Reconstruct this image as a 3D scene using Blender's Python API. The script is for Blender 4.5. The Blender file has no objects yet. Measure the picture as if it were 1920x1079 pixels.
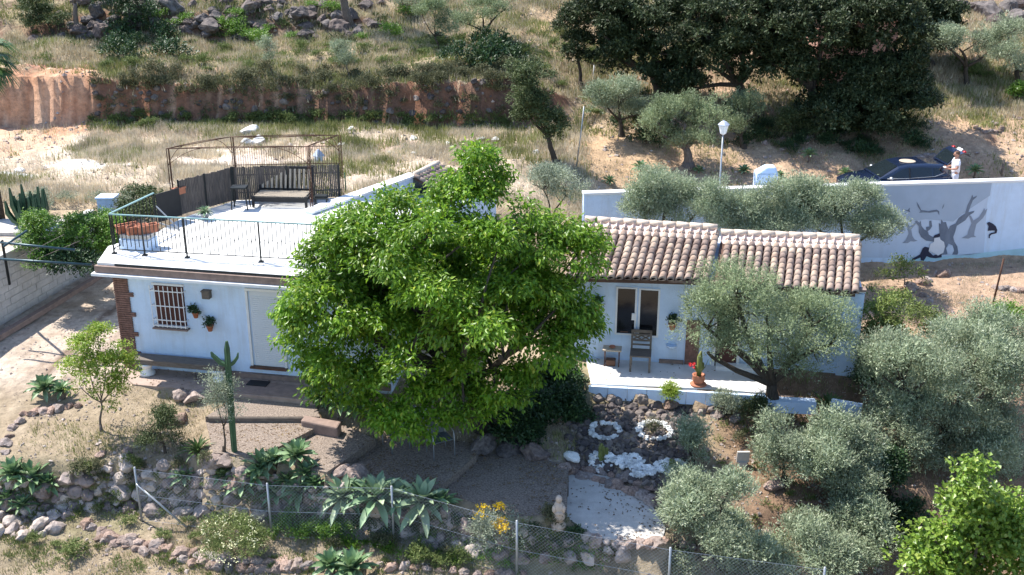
import bpy, bmesh, math, random
import numpy as np
from mathutils import Vector, Matrix, Euler

# ------------------------------------------------------------------ camera, world, sun
F = 2050.0; TH = math.radians(20.3); CX, CY = 960.0, 539.5; CH = 12.2
CT, ST = math.cos(TH), math.sin(TH)
scene = bpy.context.scene
COL = scene.collection
cam_d = bpy.data.cameras.new('camera'); cam = bpy.data.objects.new('camera', cam_d); COL.objects.link(cam)
cam.location = (0, 0, CH); cam.rotation_euler = (math.radians(90) - TH, 0, 0)
cam_d.sensor_width = 36; cam_d.lens = F / 1920 * 36; cam_d.clip_start = 0.1; cam_d.clip_end = 2000
scene.camera = cam
SUNV = Vector((-0.58, 0.37, 1.0)).normalized()          # towards the sun
world = bpy.data.worlds.new('World'); scene.world = world; world.use_nodes = True
wn = world.node_tree
sky = wn.nodes.new('ShaderNodeTexSky'); sky.sky_type = 'NISHITA'; sky.sun_disc = False
sky.sun_elevation = math.asin(SUNV.z)
sky.sun_rotation = math.atan2(SUNV.x, SUNV.y)
sky.air_density = 1.0; sky.dust_density = 0.6; sky.ozone_density = 3.0
bg = wn.nodes['Background']; bg.inputs['Strength'].default_value = 0.14
wn.links.new(sky.outputs[0], bg.inputs['Color'])
sun_d = bpy.data.lights.new('sun', 'SUN'); sun_d.energy = 4.6; sun_d.angle = math.radians(0.5); sun_d.color = (1.0, 0.955, 0.88)
sun = bpy.data.objects.new('sun', sun_d); COL.objects.link(sun)
sun.rotation_euler = SUNV.to_track_quat('Z', 'Y').to_euler()
vs = scene.view_settings
vs.view_transform = 'Standard'; vs.look = 'None'; vs.gamma = 1.0; vs.use_curve_mapping = False; vs.exposure = 1.06
scene.render.engine = 'CYCLES'
scene.cycles.max_bounces = 6; scene.cycles.diffuse_bounces = 3; scene.cycles.glossy_bounces = 2
scene.cycles.transmission_bounces = 3; scene.cycles.transparent_max_bounces = 6

rng = np.random.default_rng(7); random.seed(7)

# ------------------------------------------------------------------ picture <-> place
def ray(px, py):
    xc = (px - CX) / F; yc = (CY - py) / F
    return np.array([xc, CT + yc * ST, -ST + yc * CT])
def at(px, py, z):
    d = ray(px, py); t = (z - CH) / d[2]
    return np.array([d[0] * t, d[1] * t, z])
def atY(px, py, Y):
    d = ray(px, py); t = Y / d[1]
    return np.array([d[0] * t, Y, CH + d[2] * t])
def depth(p): return p[1] * CT + (CH - p[2]) * ST
def scl(p): return F / depth(p)                       # pixels per metre at a point
def proj(p):
    dp = depth(p); yc = (p[1] * ST - (CH - p[2]) * CT) / dp
    return CX + F * p[0] / dp, CY - F * yc

# ------------------------------------------------------------------ noise
def _h(ix, iy, s):
    n = (ix.astype(np.int64) * 374761393 + iy.astype(np.int64) * 668265263 + s * 1442695041) & 0xffffffff
    n = ((n ^ (n >> 13)) * 1274126177) & 0xffffffff
    return ((n ^ (n >> 16)) & 0xffff) / 65535.0
def vnoise(x, y, s=0):
    x = np.asarray(x, float); y = np.asarray(y, float)
    ix = np.floor(x); iy = np.floor(y); fx = x - ix; fy = y - iy
    fx = fx * fx * (3 - 2 * fx); fy = fy * fy * (3 - 2 * fy)
    a = _h(ix, iy, s); b = _h(ix + 1, iy, s); c = _h(ix, iy + 1, s); d = _h(ix + 1, iy + 1, s)
    return a + (b - a) * fx + (c - a) * fy + (a - b - c + d) * fx * fy
def fbm(x, y, s=0, o=4):
    r = 0; a = .5
    for i in range(o): r = r + a * vnoise(x * 2 ** i, y * 2 ** i, s + i * 17); a *= .5
    return r / (1 - .5 ** o)

# ------------------------------------------------------------------ materials
MATS = {}
def mat(name, col, rough=.8, var=.25, scale=6, col2=None, bump=.0, bscale=30, metal=0, rand=0, spec=.4, detail=6, aniso=None):
    m = bpy.data.materials.new(name); m.use_nodes = True; MATS[name] = m
    nt = m.node_tree; N = nt.nodes; L = nt.links; p = N['Principled BSDF']
    p.inputs['Roughness'].default_value = rough; p.inputs['Metallic'].default_value = metal
    p.inputs['Specular IOR Level'].default_value = spec
    tc = N.new('ShaderNodeTexCoord'); src = tc.outputs['Object']
    if aniso:
        mp = N.new('ShaderNodeMapping'); mp.inputs['Scale'].default_value = aniso; L.new(src, mp.inputs[0]); src = mp.outputs[0]
    nz = N.new('ShaderNodeTexNoise'); nz.inputs['Scale'].default_value = scale; nz.inputs['Detail'].default_value = detail
    nz.inputs['Roughness'].default_value = .65
    L.new(src, nz.inputs['Vector'])
    cr = N.new('ShaderNodeValToRGB'); e = cr.color_ramp.elements
    c2 = col2 if col2 else tuple(min(1, c * (1 + var)) for c in col); c1 = col if col2 else tuple(c * (1 - var) for c in col)
    e[0].position = .33; e[1].position = .67; e[0].color = (*c1, 1); e[1].color = (*c2, 1)
    L.new(nz.outputs['Fac'], cr.inputs[0]); out = cr.outputs[0]
    if rand:
        oi = N.new('ShaderNodeObjectInfo'); hs = N.new('ShaderNodeHueSaturation')
        mr = N.new('ShaderNodeMapRange'); mr.inputs['To Min'].default_value = 1 - rand; mr.inputs['To Max'].default_value = 1 + rand
        L.new(oi.outputs['Random'], mr.inputs[0]); L.new(mr.outputs[0], hs.inputs['Value']); L.new(out, hs.inputs['Color'])
        mr2 = N.new('ShaderNodeMath'); mr2.operation = 'PINGPONG'; mr2.inputs[1].default_value = .13
        L.new(oi.outputs['Random'], mr2.inputs[0])
        mr3 = N.new('ShaderNodeMapRange'); mr3.inputs['From Max'].default_value = .13; mr3.inputs['To Min'].default_value = .6; mr3.inputs['To Max'].default_value = 1.35
        L.new(mr2.outputs[0], mr3.inputs[0]); L.new(mr3.outputs[0], hs.inputs['Saturation'])
        out = hs.outputs[0]
    L.new(out, p.inputs['Base Color'])
    if bump:
        nb = N.new('ShaderNodeTexNoise'); nb.inputs['Scale'].default_value = bscale; nb.inputs['Detail'].default_value = 5
        L.new(src, nb.inputs['Vector'])
        b = N.new('ShaderNodeBump'); b.inputs['Strength'].default_value = bump; b.inputs['Distance'].default_value = .03
        L.new(nb.outputs['Fac'], b.inputs['Height']); L.new(b.outputs[0], p.inputs['Normal'])
    return m
def leafmat(name, c1, c2, c3=None, trans=.35, rough=.45, spec=.4, tcol=None):
    m = bpy.data.materials.new(name); m.use_nodes = True; MATS[name] = m
    nt = m.node_tree; N = nt.nodes; L = nt.links; p = N['Principled BSDF']; out = N['Material Output']
    p.inputs['Roughness'].default_value = rough; p.inputs['Specular IOR Level'].default_value = spec
    g = N.new('ShaderNodeNewGeometry'); cr = N.new('ShaderNodeValToRGB'); e = cr.color_ramp.elements
    e[0].color = (*c1, 1); e[1].color = (*c2, 1)
    if c3: x = e.new(.9); x.color = (*c2, 1); e[2].color = (*c3, 1)
    L.new(g.outputs['Random Per Island'], cr.inputs[0])
    tc = N.new('ShaderNodeTexCoord'); nz = N.new('ShaderNodeTexNoise'); nz.inputs['Scale'].default_value = .9; nz.inputs['Detail'].default_value = 3
    L.new(tc.outputs['Object'], nz.inputs['Vector'])
    mr = N.new('ShaderNodeMapRange'); mr.inputs['From Min'].default_value = .3; mr.inputs['From Max'].default_value = .7
    mr.inputs['To Min'].default_value = .72; mr.inputs['To Max'].default_value = 1.25
    hs = N.new('ShaderNodeHueSaturation'); L.new(nz.outputs['Fac'], mr.inputs[0]); L.new(mr.outputs[0], hs.inputs['Value'])
    L.new(cr.outputs[0], hs.inputs['Color']); L.new(hs.outputs[0], p.inputs['Base Color'])
    t = N.new('ShaderNodeBsdfTranslucent'); mx = N.new('ShaderNodeMixShader'); mx.inputs[0].default_value = trans
    if tcol:
        mc = N.new('ShaderNodeMix'); mc.data_type = 'RGBA'; mc.blend_type = 'MULTIPLY'; mc.inputs[0].default_value = 1
        L.new(hs.outputs[0], mc.inputs[6]); mc.inputs[7].default_value = (*tcol, 1); L.new(mc.outputs[2], t.inputs['Color'])
    else: L.new(hs.outputs[0], t.inputs['Color'])
    L.new(p.outputs[0], mx.inputs[1]); L.new(t.outputs[0], mx.inputs[2]); L.new(mx.outputs[0], out.inputs['Surface'])
    return m

M = {}
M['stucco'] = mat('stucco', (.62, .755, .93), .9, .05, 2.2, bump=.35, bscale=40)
def weather(m, amt, sc, dirt=None):
    nt = m.node_tree; N = nt.nodes; L = nt.links; p = N['Principled BSDF']; src = p.inputs['Base Color'].links[0].from_socket
    tc = N.new('ShaderNodeTexCoord'); mp = N.new('ShaderNodeMapping'); mp.inputs['Scale'].default_value = sc; L.new(tc.outputs['Object'], mp.inputs[0])
    nz = N.new('ShaderNodeTexNoise'); nz.inputs['Scale'].default_value = 1; nz.inputs['Detail'].default_value = 7; nz.inputs['Roughness'].default_value = .7; L.new(mp.outputs[0], nz.inputs['Vector'])
    mr = N.new('ShaderNodeMapRange'); mr.inputs['From Min'].default_value = .5; mr.inputs['From Max'].default_value = .72; mr.inputs['To Max'].default_value = amt; L.new(nz.outputs['Fac'], mr.inputs[0])
    mx = N.new('ShaderNodeMix'); mx.data_type = 'RGBA'; L.new(mr.outputs[0], mx.inputs[0]); L.new(src, mx.inputs[6]); mx.inputs[7].default_value = (*(dirt or (.38, .36, .33)), 1); L.new(mx.outputs[2], p.inputs['Base Color'])
weather(M['stucco'], .30, (3.0, 3.0, .35))
M['deck'] = mat('deck', (.74, .73, .70), .85, .08, 1.2, bump=.1)
weather(M['deck'], .35, (.7, .9, 1), (.50, .47, .42)); weather(M['deck'], .3, (3, .5, 1), (.56, .52, .46))
M['white'] = mat('white_paint', (.8, .8, .8), .6, .05, 5)
M['shutter'] = mat('shutter', (.66, .69, .72), .5, .03, 5)
M['brick'] = mat('brick', (.20, .11, .085), .85, .35, 9, bump=.4)
M['tile'] = mat('clay_tile', (.27, .19, .15), .85, col2=(.50, .405, .33), scale=2.6, bump=.3, detail=9)
def islands(m, c1, c2, c3):
    nt = m.node_tree; N = nt.nodes; L = nt.links; p = N['Principled BSDF']; src = p.inputs['Base Color'].links[0].from_socket
    g = N.new('ShaderNodeNewGeometry'); cr = N.new('ShaderNodeValToRGB'); q = cr.color_ramp.elements; q[0].color = (*c1, 1); q[1].color = (*c3, 1); x = q.new(.55); x.color = (*c2, 1); L.new(g.outputs['Random Per Island'], cr.inputs[0])
    mx = N.new('ShaderNodeMix'); mx.data_type = 'RGBA'; mx.blend_type = 'MULTIPLY'; mx.inputs[0].default_value = 1; L.new(src, mx.inputs[6]); L.new(cr.outputs[0], mx.inputs[7]); L.new(mx.outputs[2], p.inputs['Base Color'])
islands(M['tile'], (.62, .58, .60), (1.0, .95, .92), (1.3, 1.25, 1.15))
M['tile_dark'] = mat('clay_channel', (.13, .075, .055), .9, .3, 4)
M['tile_pink'] = mat('ridge_mortar', (.64, .50, .44), .85, .14, 5, bump=.3)
M['tile_pale'] = mat('ridge_cap', (.62, .50, .40), .85, .22, 5, bump=.3)
M['terracotta'] = mat('terracotta', (.42, .16, .09), .8, .2, 8)
M['iron'] = mat('dark_iron', (.018, .022, .024), .5, .2, 8, metal=.3)
M['iron_blue'] = mat('painted_pipe', (.035, .07, .085), .35, .3, 6, metal=.3)
M['iron_teal'] = mat('teal_rail', (.22, .36, .36), .4, .15, 6)
M['rust'] = mat('rusty_iron', (.085, .04, .025), .85, .4, 14)
M['reed'] = mat('reed', (.055, .05, .05), .85, col2=(.15, .125, .11), scale=5, aniso=(6, 6, .6), bump=.3)
M['wood_pale'] = mat('pale_wood', (.42, .35, .27), .75, .2, 5, aniso=(6, 6, 1))
M['wood_grey'] = mat('grey_wood', (.15, .125, .105), .85, .3, 5, aniso=(1, 6, 6), bump=.3)
M['wood_brown'] = mat('brown_wood', (.11, .05, .03), .6, .3, 5)
M['black'] = mat('black_cloth', (.015, .015, .017), .7, .2, 5)
M['glass_dark'] = mat('dark_glass', (.010, .010, .012), .08, .2, 3, spec=.6)
M['shutter_brown'] = mat('brown_shutter', (.09, .028, .022), .6, .15, 4)
M['path'] = mat('path_tiles', (.36, .27, .22), .85, .15, 5, bump=.1)
M['porch'] = mat('porch_tiles', (.66, .65, .64), .7, .06, 3)
M['plinth'] = mat('stone_plinth', (.24, .17, .14), .85, .2, 6)
M['concrete'] = mat('concrete', (.52, .49, .45), .9, .12, 2, bump=.2)
weather(M['concrete'], .55, (1.2, 1.5, 1), (.30, .26, .22)); weather(M['porch'], .3, (2, 2, 1), (.45, .42, .38)); weather(M['path'], .5, (1.5, 2.5, 1), (.20, .15, .12))
M['gravel'] = mat('gravel', (.24, .19, .155), .95, .55, 26, bump=1.0, bscale=45, detail=10)
M['block'] = mat('blockwork', (.50, .47, .44), .9, .14, 3, bump=.3)
M['rock'] = mat('rock', (.17, .12, .10), .9, col2=(.40, .31, .265), scale=3.2, bump=.7, bscale=9, rand=.28, detail=9)
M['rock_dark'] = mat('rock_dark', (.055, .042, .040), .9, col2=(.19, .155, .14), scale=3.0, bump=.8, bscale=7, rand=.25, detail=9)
M['pebble'] = mat('white_pebble', (.72, .71, .68), .7, .12, 5, rand=.12)
M['bark'] = mat('bark', (.07, .055, .042), .95, .4, 7, aniso=(5, 5, 1), bump=.9, bscale=14)
M['bark_grey'] = mat('bark_grey', (.16, .13, .11), .95, .35, 7, aniso=(5, 5, 1), bump=.9, bscale=14)
M['galv'] = mat('galvanised', (.36, .38, .40), .45, .1, 10, metal=.5)
M['cactus'] = mat('cactus_skin', (.035, .085, .04), .6, .25, 5)
M['cactus_y'] = mat('cactus_ribs', (.16, .18, .05), .6, .25, 8)
M['soil'] = mat('soil', (.10, .065, .045), .95, .3, 9, bump=.5)
M['walnut'] = leafmat('walnut_leaf', (.09, .21, .018), (.24, .40, .032), (.46, .52, .08), .48, .38, .45)
M['olive'] = leafmat('olive_leaf', (.19, .245, .145), (.38, .43, .28), (.60, .62, .47), .25, .6, .22)
M['olive2'] = leafmat('olive_leaf_warm', (.165, .215, .11), (.30, .36, .195), (.46, .50, .33), .25, .6, .22)
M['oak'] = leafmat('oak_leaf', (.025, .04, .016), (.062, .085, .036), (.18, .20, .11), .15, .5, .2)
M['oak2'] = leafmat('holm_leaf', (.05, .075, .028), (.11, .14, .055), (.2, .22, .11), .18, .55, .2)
M['dark'] = leafmat('dark_shrub_leaf', (.022, .055, .022), (.05, .10, .03), (.11, .17, .06), .2, .45, .4)
M['lime'] = leafmat('lime_leaf', (.17, .28, .03), (.33, .42, .06), (.48, .46, .09), .4, .45, .4)
M['sapling'] = leafmat('sapling_leaf', (.14, .25, .035), (.27, .39, .06), (.44, .50, .12), .42, .38, .5)
M['fresh'] = leafmat('fresh_leaf', (.09, .20, .025), (.19, .33, .05), (.33, .42, .09), .38, .4, .5)
M['vine'] = leafmat('vine_leaf', (.11, .16, .035), (.22, .28, .07), (.36, .36, .12), .3, .5, .3)
M['weed'] = leafmat('weed_leaf', (.10, .14, .045), (.20, .25, .08), (.34, .35, .14), .25, .7, .2)
M['silver'] = leafmat('silver_leaf', (.22, .26, .17), (.35, .39, .28), (.46, .48, .38), .15, .7, .2)
M['scrub'] = leafmat('scrub_leaf', (.09, .10, .05), (.17, .17, .09), (.28, .24, .15), .15, .7, .2)
M['agave'] = leafmat('agave_leaf', (.14, .24, .10), (.24, .35, .18), (.36, .45, .27), .12, .45, .4)
M['agaveb'] = leafmat('blue_agave_leaf', (.17, .27, .15), (.29, .38, .23), (.39, .46, .31), .1, .45, .4)
M['yucca'] = leafmat('yucca_leaf', (.05, .10, .03), (.10, .16, .05), (.22, .27, .10), .15, .45, .4)
M['palm'] = leafmat('palm_leaf', (.05, .11, .03), (.09, .16, .04), (.18, .22, .08), .2, .45, .4)
M['dry'] = leafmat('dry_grass_blade', (.40, .33, .21), (.60, .52, .37), (.72, .65, .50), .25, .8, .1)
M['straw'] = leafmat('pale_straw_blade', (.54, .46, .33), (.70, .62, .48), (.78, .73, .60), .25, .8, .1)
M['greengrass'] = leafmat('green_grass_blade', (.18, .20, .07), (.32, .33, .13), (.46, .43, .22), .25, .8, .1)
M['yellow'] = leafmat('yellow_flower', (.75, .5, .02), (.85, .62, .04), None, .2, .6, .2)
M['daisy'] = leafmat('daisy_flower', (.7, .7, .5), (.85, .82, .45), None, .2, .6, .2)
M['red'] = leafmat('red_flower', (.6, .03, .04), (.7, .08, .08), None, .2, .6, .2)

# ------------------------------------------------------------------ scene-graph helpers
def tag(o, label=None, cat=None, group=None, kind=None):
    if label: o['label'] = label
    if cat: o['category'] = cat
    if group: o['group'] = group
    if kind: o['kind'] = kind
    return o
def empty(name, loc, label, cat, group=None, rz=0):
    o = bpy.data.objects.new(name, None); COL.objects.link(o); o.location = [float(v) for v in loc]; o.rotation_euler[2] = rz
    o.empty_display_size = .2
    return tag(o, label, cat, group)
def link(name, me, parent=None, loc=(0, 0, 0)):
    o = bpy.data.objects.new(name, me); COL.objects.link(o); o.location = [float(v) for v in loc]
    if parent is not None: o.parent = parent
    return o
def npmesh(name, V, Fc, mats, smooth=False, mi=None):
    """V (n,3), Fc (m,k) same-size faces"""
    me = bpy.data.meshes.new(name); V = np.ascontiguousarray(V, np.float32); Fc = np.ascontiguousarray(Fc, np.int32)
    n, k = Fc.shape
    me.vertices.add(len(V)); me.vertices.foreach_set('co', V.ravel())
    me.loops.add(n * k); me.loops.foreach_set('vertex_index', Fc.ravel())
    me.polygons.add(n); me.polygons.foreach_set('loop_start', np.arange(0, n * k, k, dtype=np.int32))
    if mi is not None: me.polygons.foreach_set('material_index', np.ascontiguousarray(mi, np.int32))
    me.polygons.foreach_set('use_smooth', np.full(n, smooth, bool))
    for m in (mats if isinstance(mats, (list, tuple)) else [mats]): me.materials.append(m)
    me.update(calc_edges=True); me.validate()
    return me
class MB:
    """collects simple shapes into one mesh"""
    def __init__(s): s.v = []; s.f = []; s.m = []; s.s = []
    def add(s, V, Fs, mi=0, smooth=False):
        o = len(s.v); s.v += [tuple(float(c) for c in p) for p in V]
        for f in Fs: s.f.append(tuple(i + o for i in f)); s.m.append(mi); s.s.append(smooth)
        return s
    def box(s, c, d, mi=0, rot=None):
        hx, hy, hz = d[0] / 2, d[1] / 2, d[2] / 2
        P = [Vector((x, y, z)) for x in (-hx, hx) for y in (-hy, hy) for z in (-hz, hz)]
        if rot is not None: P = [rot @ p for p in P]
        P = [(p.x + c[0], p.y + c[1], p.z + c[2]) for p in P]
        return s.add(P, [(0, 1, 3, 2), (4, 6, 7, 5), (0, 4, 5, 1), (2, 3, 7, 6), (0, 2, 6, 4), (1, 5, 7, 3)], mi)
    def bar(s, a, b, w, h=None, mi=0):
        a = Vector(a); b = Vector(b); h = h or w; d = (b - a); L = d.length
        if L < 1e-6: return s
        q = d.to_track_quat('X', 'Z').to_matrix()
        return s.box((a + b) / 2, (L, w, h), mi, q)
    def tube(s, pts, rad, n=8, mi=0, smooth=True, cap=True):
        pts = [Vector(p) for p in pts]
        if not hasattr(rad, '__len__'): rad = [rad] * len(pts)
        V = []; prev = None
        for i, p in enumerate(pts):
            d = (pts[min(i + 1, len(pts) - 1)] - pts[max(i - 1, 0)])
            if d.length < 1e-6: d = Vector((0, 0, 1))
            d.normalize()
            if prev is None:
                a = d.orthogonal().normalized()
            else:
                a = (prev - d * prev.dot(d)); a = a.normalized() if a.length > 1e-5 else d.orthogonal().normalized()
            prev = a; b = d.cross(a)
            for k in range(n):
                t = 2 * math.pi * k / n; V.append(p + (a * math.cos(t) + b * math.sin(t)) * rad[i])
        Fs = [(i * n + k, i * n + (k + 1) % n, (i + 1) * n + (k + 1) % n, (i + 1) * n + k) for i in range(len(pts) - 1) for k in range(n)]
        if cap: Fs += [tuple(range(n - 1, -1, -1)), tuple((len(pts) - 1) * n + k for k in range(n))]
        return s.add(V, Fs, mi, smooth)
    def lathe(s, c, prof, n=16, mi=0, smooth=True):
        V = [(c[0] + r * math.cos(2 * math.pi * k / n), c[1] + r * math.sin(2 * math.pi * k / n), c[2] + z) for r, z in prof for k in range(n)]
        Fs = [(i * n + k, i * n + (k + 1) % n, (i + 1) * n + (k + 1) % n, (i + 1) * n + k) for i in range(len(prof) - 1) for k in range(n)]
        Fs += [tuple(range(n - 1, -1, -1)), tuple((len(prof) - 1) * n + k for k in range(n))]
        return s.add(V, Fs, mi, smooth)
    def prism(s, poly, z0, z1, mi=0):
        n = len(poly); a = sum(poly[i][0] * poly[(i + 1) % n][1] - poly[(i + 1) % n][0] * poly[i][1] for i in range(n))
        if a < 0: poly = poly[::-1]
        V = [(p[0], p[1], z0) for p in poly] + [(p[0], p[1], z1) for p in poly]
        return s.add(V, [tuple(range(n - 1, -1, -1)), tuple(range(n, 2 * n))] + [(i, (i + 1) % n, n + (i + 1) % n, n + i) for i in range(n)], mi)
    def ball(s, c, r, mi=0, n=10, m=6):
        r = r if hasattr(r, '__len__') else (r, r, r)
        V = [(c[0], c[1], c[2] - r[2])]
        for i in range(1, m):
            t = -math.pi / 2 + math.pi * i / m
            for k in range(n):
                u = 2 * math.pi * k / n; V.append((c[0] + r[0] * math.cos(t) * math.cos(u), c[1] + r[1] * math.cos(t) * math.sin(u), c[2] + r[2] * math.sin(t)))
        V.append((c[0], c[1], c[2] + r[2])); T = len(V) - 1
        Fs = [(0, 1 + (k + 1) % n, 1 + k) for k in range(n)] + [(T, 1 + (m - 2) * n + k, 1 + (m - 2) * n + (k + 1) % n) for k in range(n)]
        Fs += [(1 + i * n + k, 1 + i * n + (k + 1) % n, 1 + (i + 1) * n + (k + 1) % n, 1 + (i + 1) * n + k) for i in range(m - 2) for k in range(n)]
        return s.add(V, Fs, mi, True)
    def mesh(s, name, mats, bevel=0):
        me = bpy.data.meshes.new(name); me.from_pydata(s.v, [], s.f)
        for m in (mats if isinstance(mats, (list, tuple)) else [mats]): me.materials.append(m)
        me.polygons.foreach_set('material_index', s.m); me.polygons.foreach_set('use_smooth', s.s); me.update()
        return me
    def build(s, name, mats, parent=None, loc=None, bevel=0):
        """vertices are in world metres; loc (or the parent's place) becomes the origin"""
        if parent is not None and loc is None: loc0 = Vector((0, 0, 0)); off = Vector(parent_world(parent))
        else: loc0 = Vector([float(v) for v in loc]) if loc is not None else Vector((0, 0, 0)); off = loc0
        s.v = [(v[0] - off[0], v[1] - off[1], v[2] - off[2]) for v in s.v]
        o = link(name, s.mesh(name, mats), parent, (0, 0, 0) if parent is not None else loc0)
        if bevel:
            b = o.modifiers.new('bevel', 'BEVEL'); b.width = bevel; b.segments = 2; b.limit_method = 'ANGLE'
        return o
    def local(s, name, mats, parent=None, loc=(0, 0, 0), bevel=0):
        """vertices already in the object's own frame"""
        o = link(name, s.mesh(name, mats), parent, loc)
        if bevel:
            b = o.modifiers.new('bevel', 'BEVEL'); b.width = bevel; b.segments = 2; b.limit_method = 'ANGLE'
        return o
def parent_world(o):
    p = Vector(o.location)
    while o.parent is not None: o = o.parent; p = p + Vector(o.location)
    return p
def copy_tree(o, parent=None):
    c = o.copy(); COL.objects.link(c)
    if parent is not None: c.parent = parent
    for ch in list(o.children): copy_tree(ch, c)
    return c

# ------------------------------------------------------------------ terrain
def row(pts): 
    P = np.array([at(*p) for p in pts]); i = np.argsort(P[:, 0]); return P[i]
def rowxy(X, Y, Z): return np.array([[a, b, c] for a, b, c in zip(X, Y, Z)], float)
XS = [-20, -10, 0, 2.3, 17.6, 30]
ROWS = [
    rowxy([-40, 40], [-60, -60], [-9, -9]),
    rowxy([-40, 40], [4, 4], [-3.6, -3.6]),
    row([(0, 1079, -2.1), (500, 1079, -2.0), (960, 1085, -1.9), (1400, 1079, -1.95), (1920, 1079, -2.1)]),
    row([(0, 950, -1.75), (250, 950, -1.75), (480, 955, -1.65), (738, 985, -1.5), (850, 1015, -1.55), (1040, 1045, -1.6), (1300, 1050, -1.7), (1500, 1000, -1.7), (1920, 950, -1.7)]),
    row([(0, 885, -.75), (250, 868, -.75), (480, 872, -.4), (560, 900, -.5), (620, 910, -.65), (720, 928, -.75), (850, 950, -.88), (1040, 990, -1.08), (1120, 1012, -1.14), (1250, 1022, -1.18), (1400, 960, -1.2), (1920, 900, -1.2)]),
    row([(0, 760, -.4), (250, 760, -.3), (560, 800, -.36), (700, 830, -.5), (820, 850, -.66), (1060, 880, -.92), (1250, 850, -.8), (1450, 800, -.7), (1920, 750, -.6)]),
    row([(0, 700, -.1), (250, 725, -.1), (590, 755, -.15), (1120, 745, -.4), (1440, 760, -.45), (1620, 740, -.2), (1920, 640, 0)]),
    row([(0, 650, 0.0), (238, 688, 0), (525, 712, 0), (1120, 674, 0), (1600, 705, 0), (1920, 600, .1)]),
    rowxy(XS, [34.6, 34.8, 34.6, 33.25, 34.85, 36], [.1, .1, .1, .2, .35, .5]),
    rowxy(XS, [36.5, 36.5, 36, 33.5, 35.1, 36.3], [1.9, 1.9, 1.9, .9, .9, 1.0]),
    rowxy([-20, -10, 0, 4.5, 17.6, 30], [39.5, 39.5, 39.5, 40.6, 41.0, 41.5], [2.1, 2.1, 2.0, 1.1, .85, 1.1]),
    row([(0, 237, 2.4), (150, 237, 2.4), (500, 226, 2.5), (960, 238, 2.4), (1100, 240, 2.4), (1300, 260, 2.2), (1920, 250, 2.4)]),
    row([(0, 150, 4.42), (150, 150, 4.40), (300, 163, 4.12), (600, 170, 3.90), (800, 155, 4.25), (960, 150, 4.40), (1060, 170, 3.7), (1150, 200, 3.0), (1400, 200, 3.0), (1920, 200, 3.0)]),
    row([(0, 85, 4.8), (500, 78, 4.9), (700, 60, 5.2), (1920, 60, 5.2)]),
    row([(0, 20, 6.2), (400, 10, 6.4), (700, 5, 6.3), (1000, 5, 6.2), (1920, 20, 5.9)]),
    rowxy([-60, 60], [80, 80], [14, 14]), rowxy([-60, 60], [140, 140], [34, 34]), rowxy([-60, 60], [400, 400], [70, 70]),
]
BLK_A = at(0, 612, .05); BLK_B = at(186, 503, .05)          # foot of the block wall on the left
def blk_x(Y): return BLK_A[0] + (Y - BLK_A[1]) * (BLK_B[0] - BLK_A[0]) / (BLK_B[1] - BLK_A[1])
PADS = []                                                    # (polygon, z)
def inpoly(X, Y, poly):
    r = np.zeros(np.shape(X), bool); n = len(poly)
    for i in range(n):
        x1, y1 = poly[i][0], poly[i][1]; x2, y2 = poly[(i + 1) % n][0], poly[(i + 1) % n][1]
        if y1 == y2: continue
        c = ((y1 > Y) != (y2 > Y)) & (X < (x2 - x1) * (Y - y1) / (y2 - y1) + x1); r ^= c
    return r
def grow(poly, d):
    c = np.mean([(p[0], p[1]) for p in poly], 0); out = []
    for p in poly:
        v = np.array([p[0], p[1]]) - c; L = np.linalg.norm(v); out.append(c + v * (1 + d / L))
    return out
def pad(pxpoly, z): 
    P = [at(a, b, z) for a, b in pxpoly]; PADS.append((P, z)); return P
def terrain(X, Y, rough=True):
    X = np.asarray(X, float); Y = np.asarray(Y, float)
    ys = []; zs = []
    for r in ROWS:
        ys.append(np.interp(X, r[:, 0], r[:, 1])); zs.append(np.interp(X, r[:, 0], r[:, 2]))
    for k in range(1, len(ys)): ys[k] = np.maximum(ys[k], ys[k - 1] + .18)
    # wobble of the banks
    wv = (fbm(X * .35, X * 0 + 80.3, 5) - .5) * .9 + (fbm(X * 1.6, X * 0 + 3.3, 8) - .5) * .5; ys[11] = ys[11] + wv; ys[12] = ys[12] + wv + (fbm(X * 1.1, X * 0 + 9.3, 15) - .5) * .5
    ys[12] = np.maximum(ys[12], ys[11] + .2)
    for k in (13, 14):
        ys[k] = ys[k] + (fbm(X * .35, X * 0 + k * 7.3, 5) - .5) * (1.6 if k != 11 else .8)
    z = np.full(X.shape, zs[0][...] if X.shape else zs[0]).astype(float)
    for k in range(len(ys) - 1):
        t = np.clip((Y - ys[k]) / (ys[k + 1] - ys[k]), 0, 1)
        if k in (8, 13): t = t * t * (3 - 2 * t)
        z = np.where(Y >= ys[k], zs[k] + (zs[k + 1] - zs[k]) * t, z)
    # raised ground behind the block wall
    bx = blk_x(Y); m = np.clip((bx - .12 - X) / .15, 0, 1) * np.clip((36.5 - Y) / 1.0, 0, 1) * np.clip((Y - 22) / 3, 0, 1)
    z = z + (1.9 - z) * m
    if rough:
        far = np.clip((Y - 36) / 3, 0, 1)
        z = z + (fbm(X * .9, Y * .9, 3) - .5) * (.10 + .35 * far) + (fbm(X * 3.1, Y * 3.1, 9) - .5) * (.05 + .12 * far)
        hill = np.clip((Y - 46) / 2, 0, 1)
        z = z + (fbm(X * .3, Y * .3, 31) - .5) * .7 * hill + (fbm(X * 1.8, Y * 1.8, 37) - .5) * .25 * hill
    for P, pz in PADS:
        m = inpoly(X, Y, grow(P, .22)); z = np.where(m, pz - .035, z)
    return z
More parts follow.
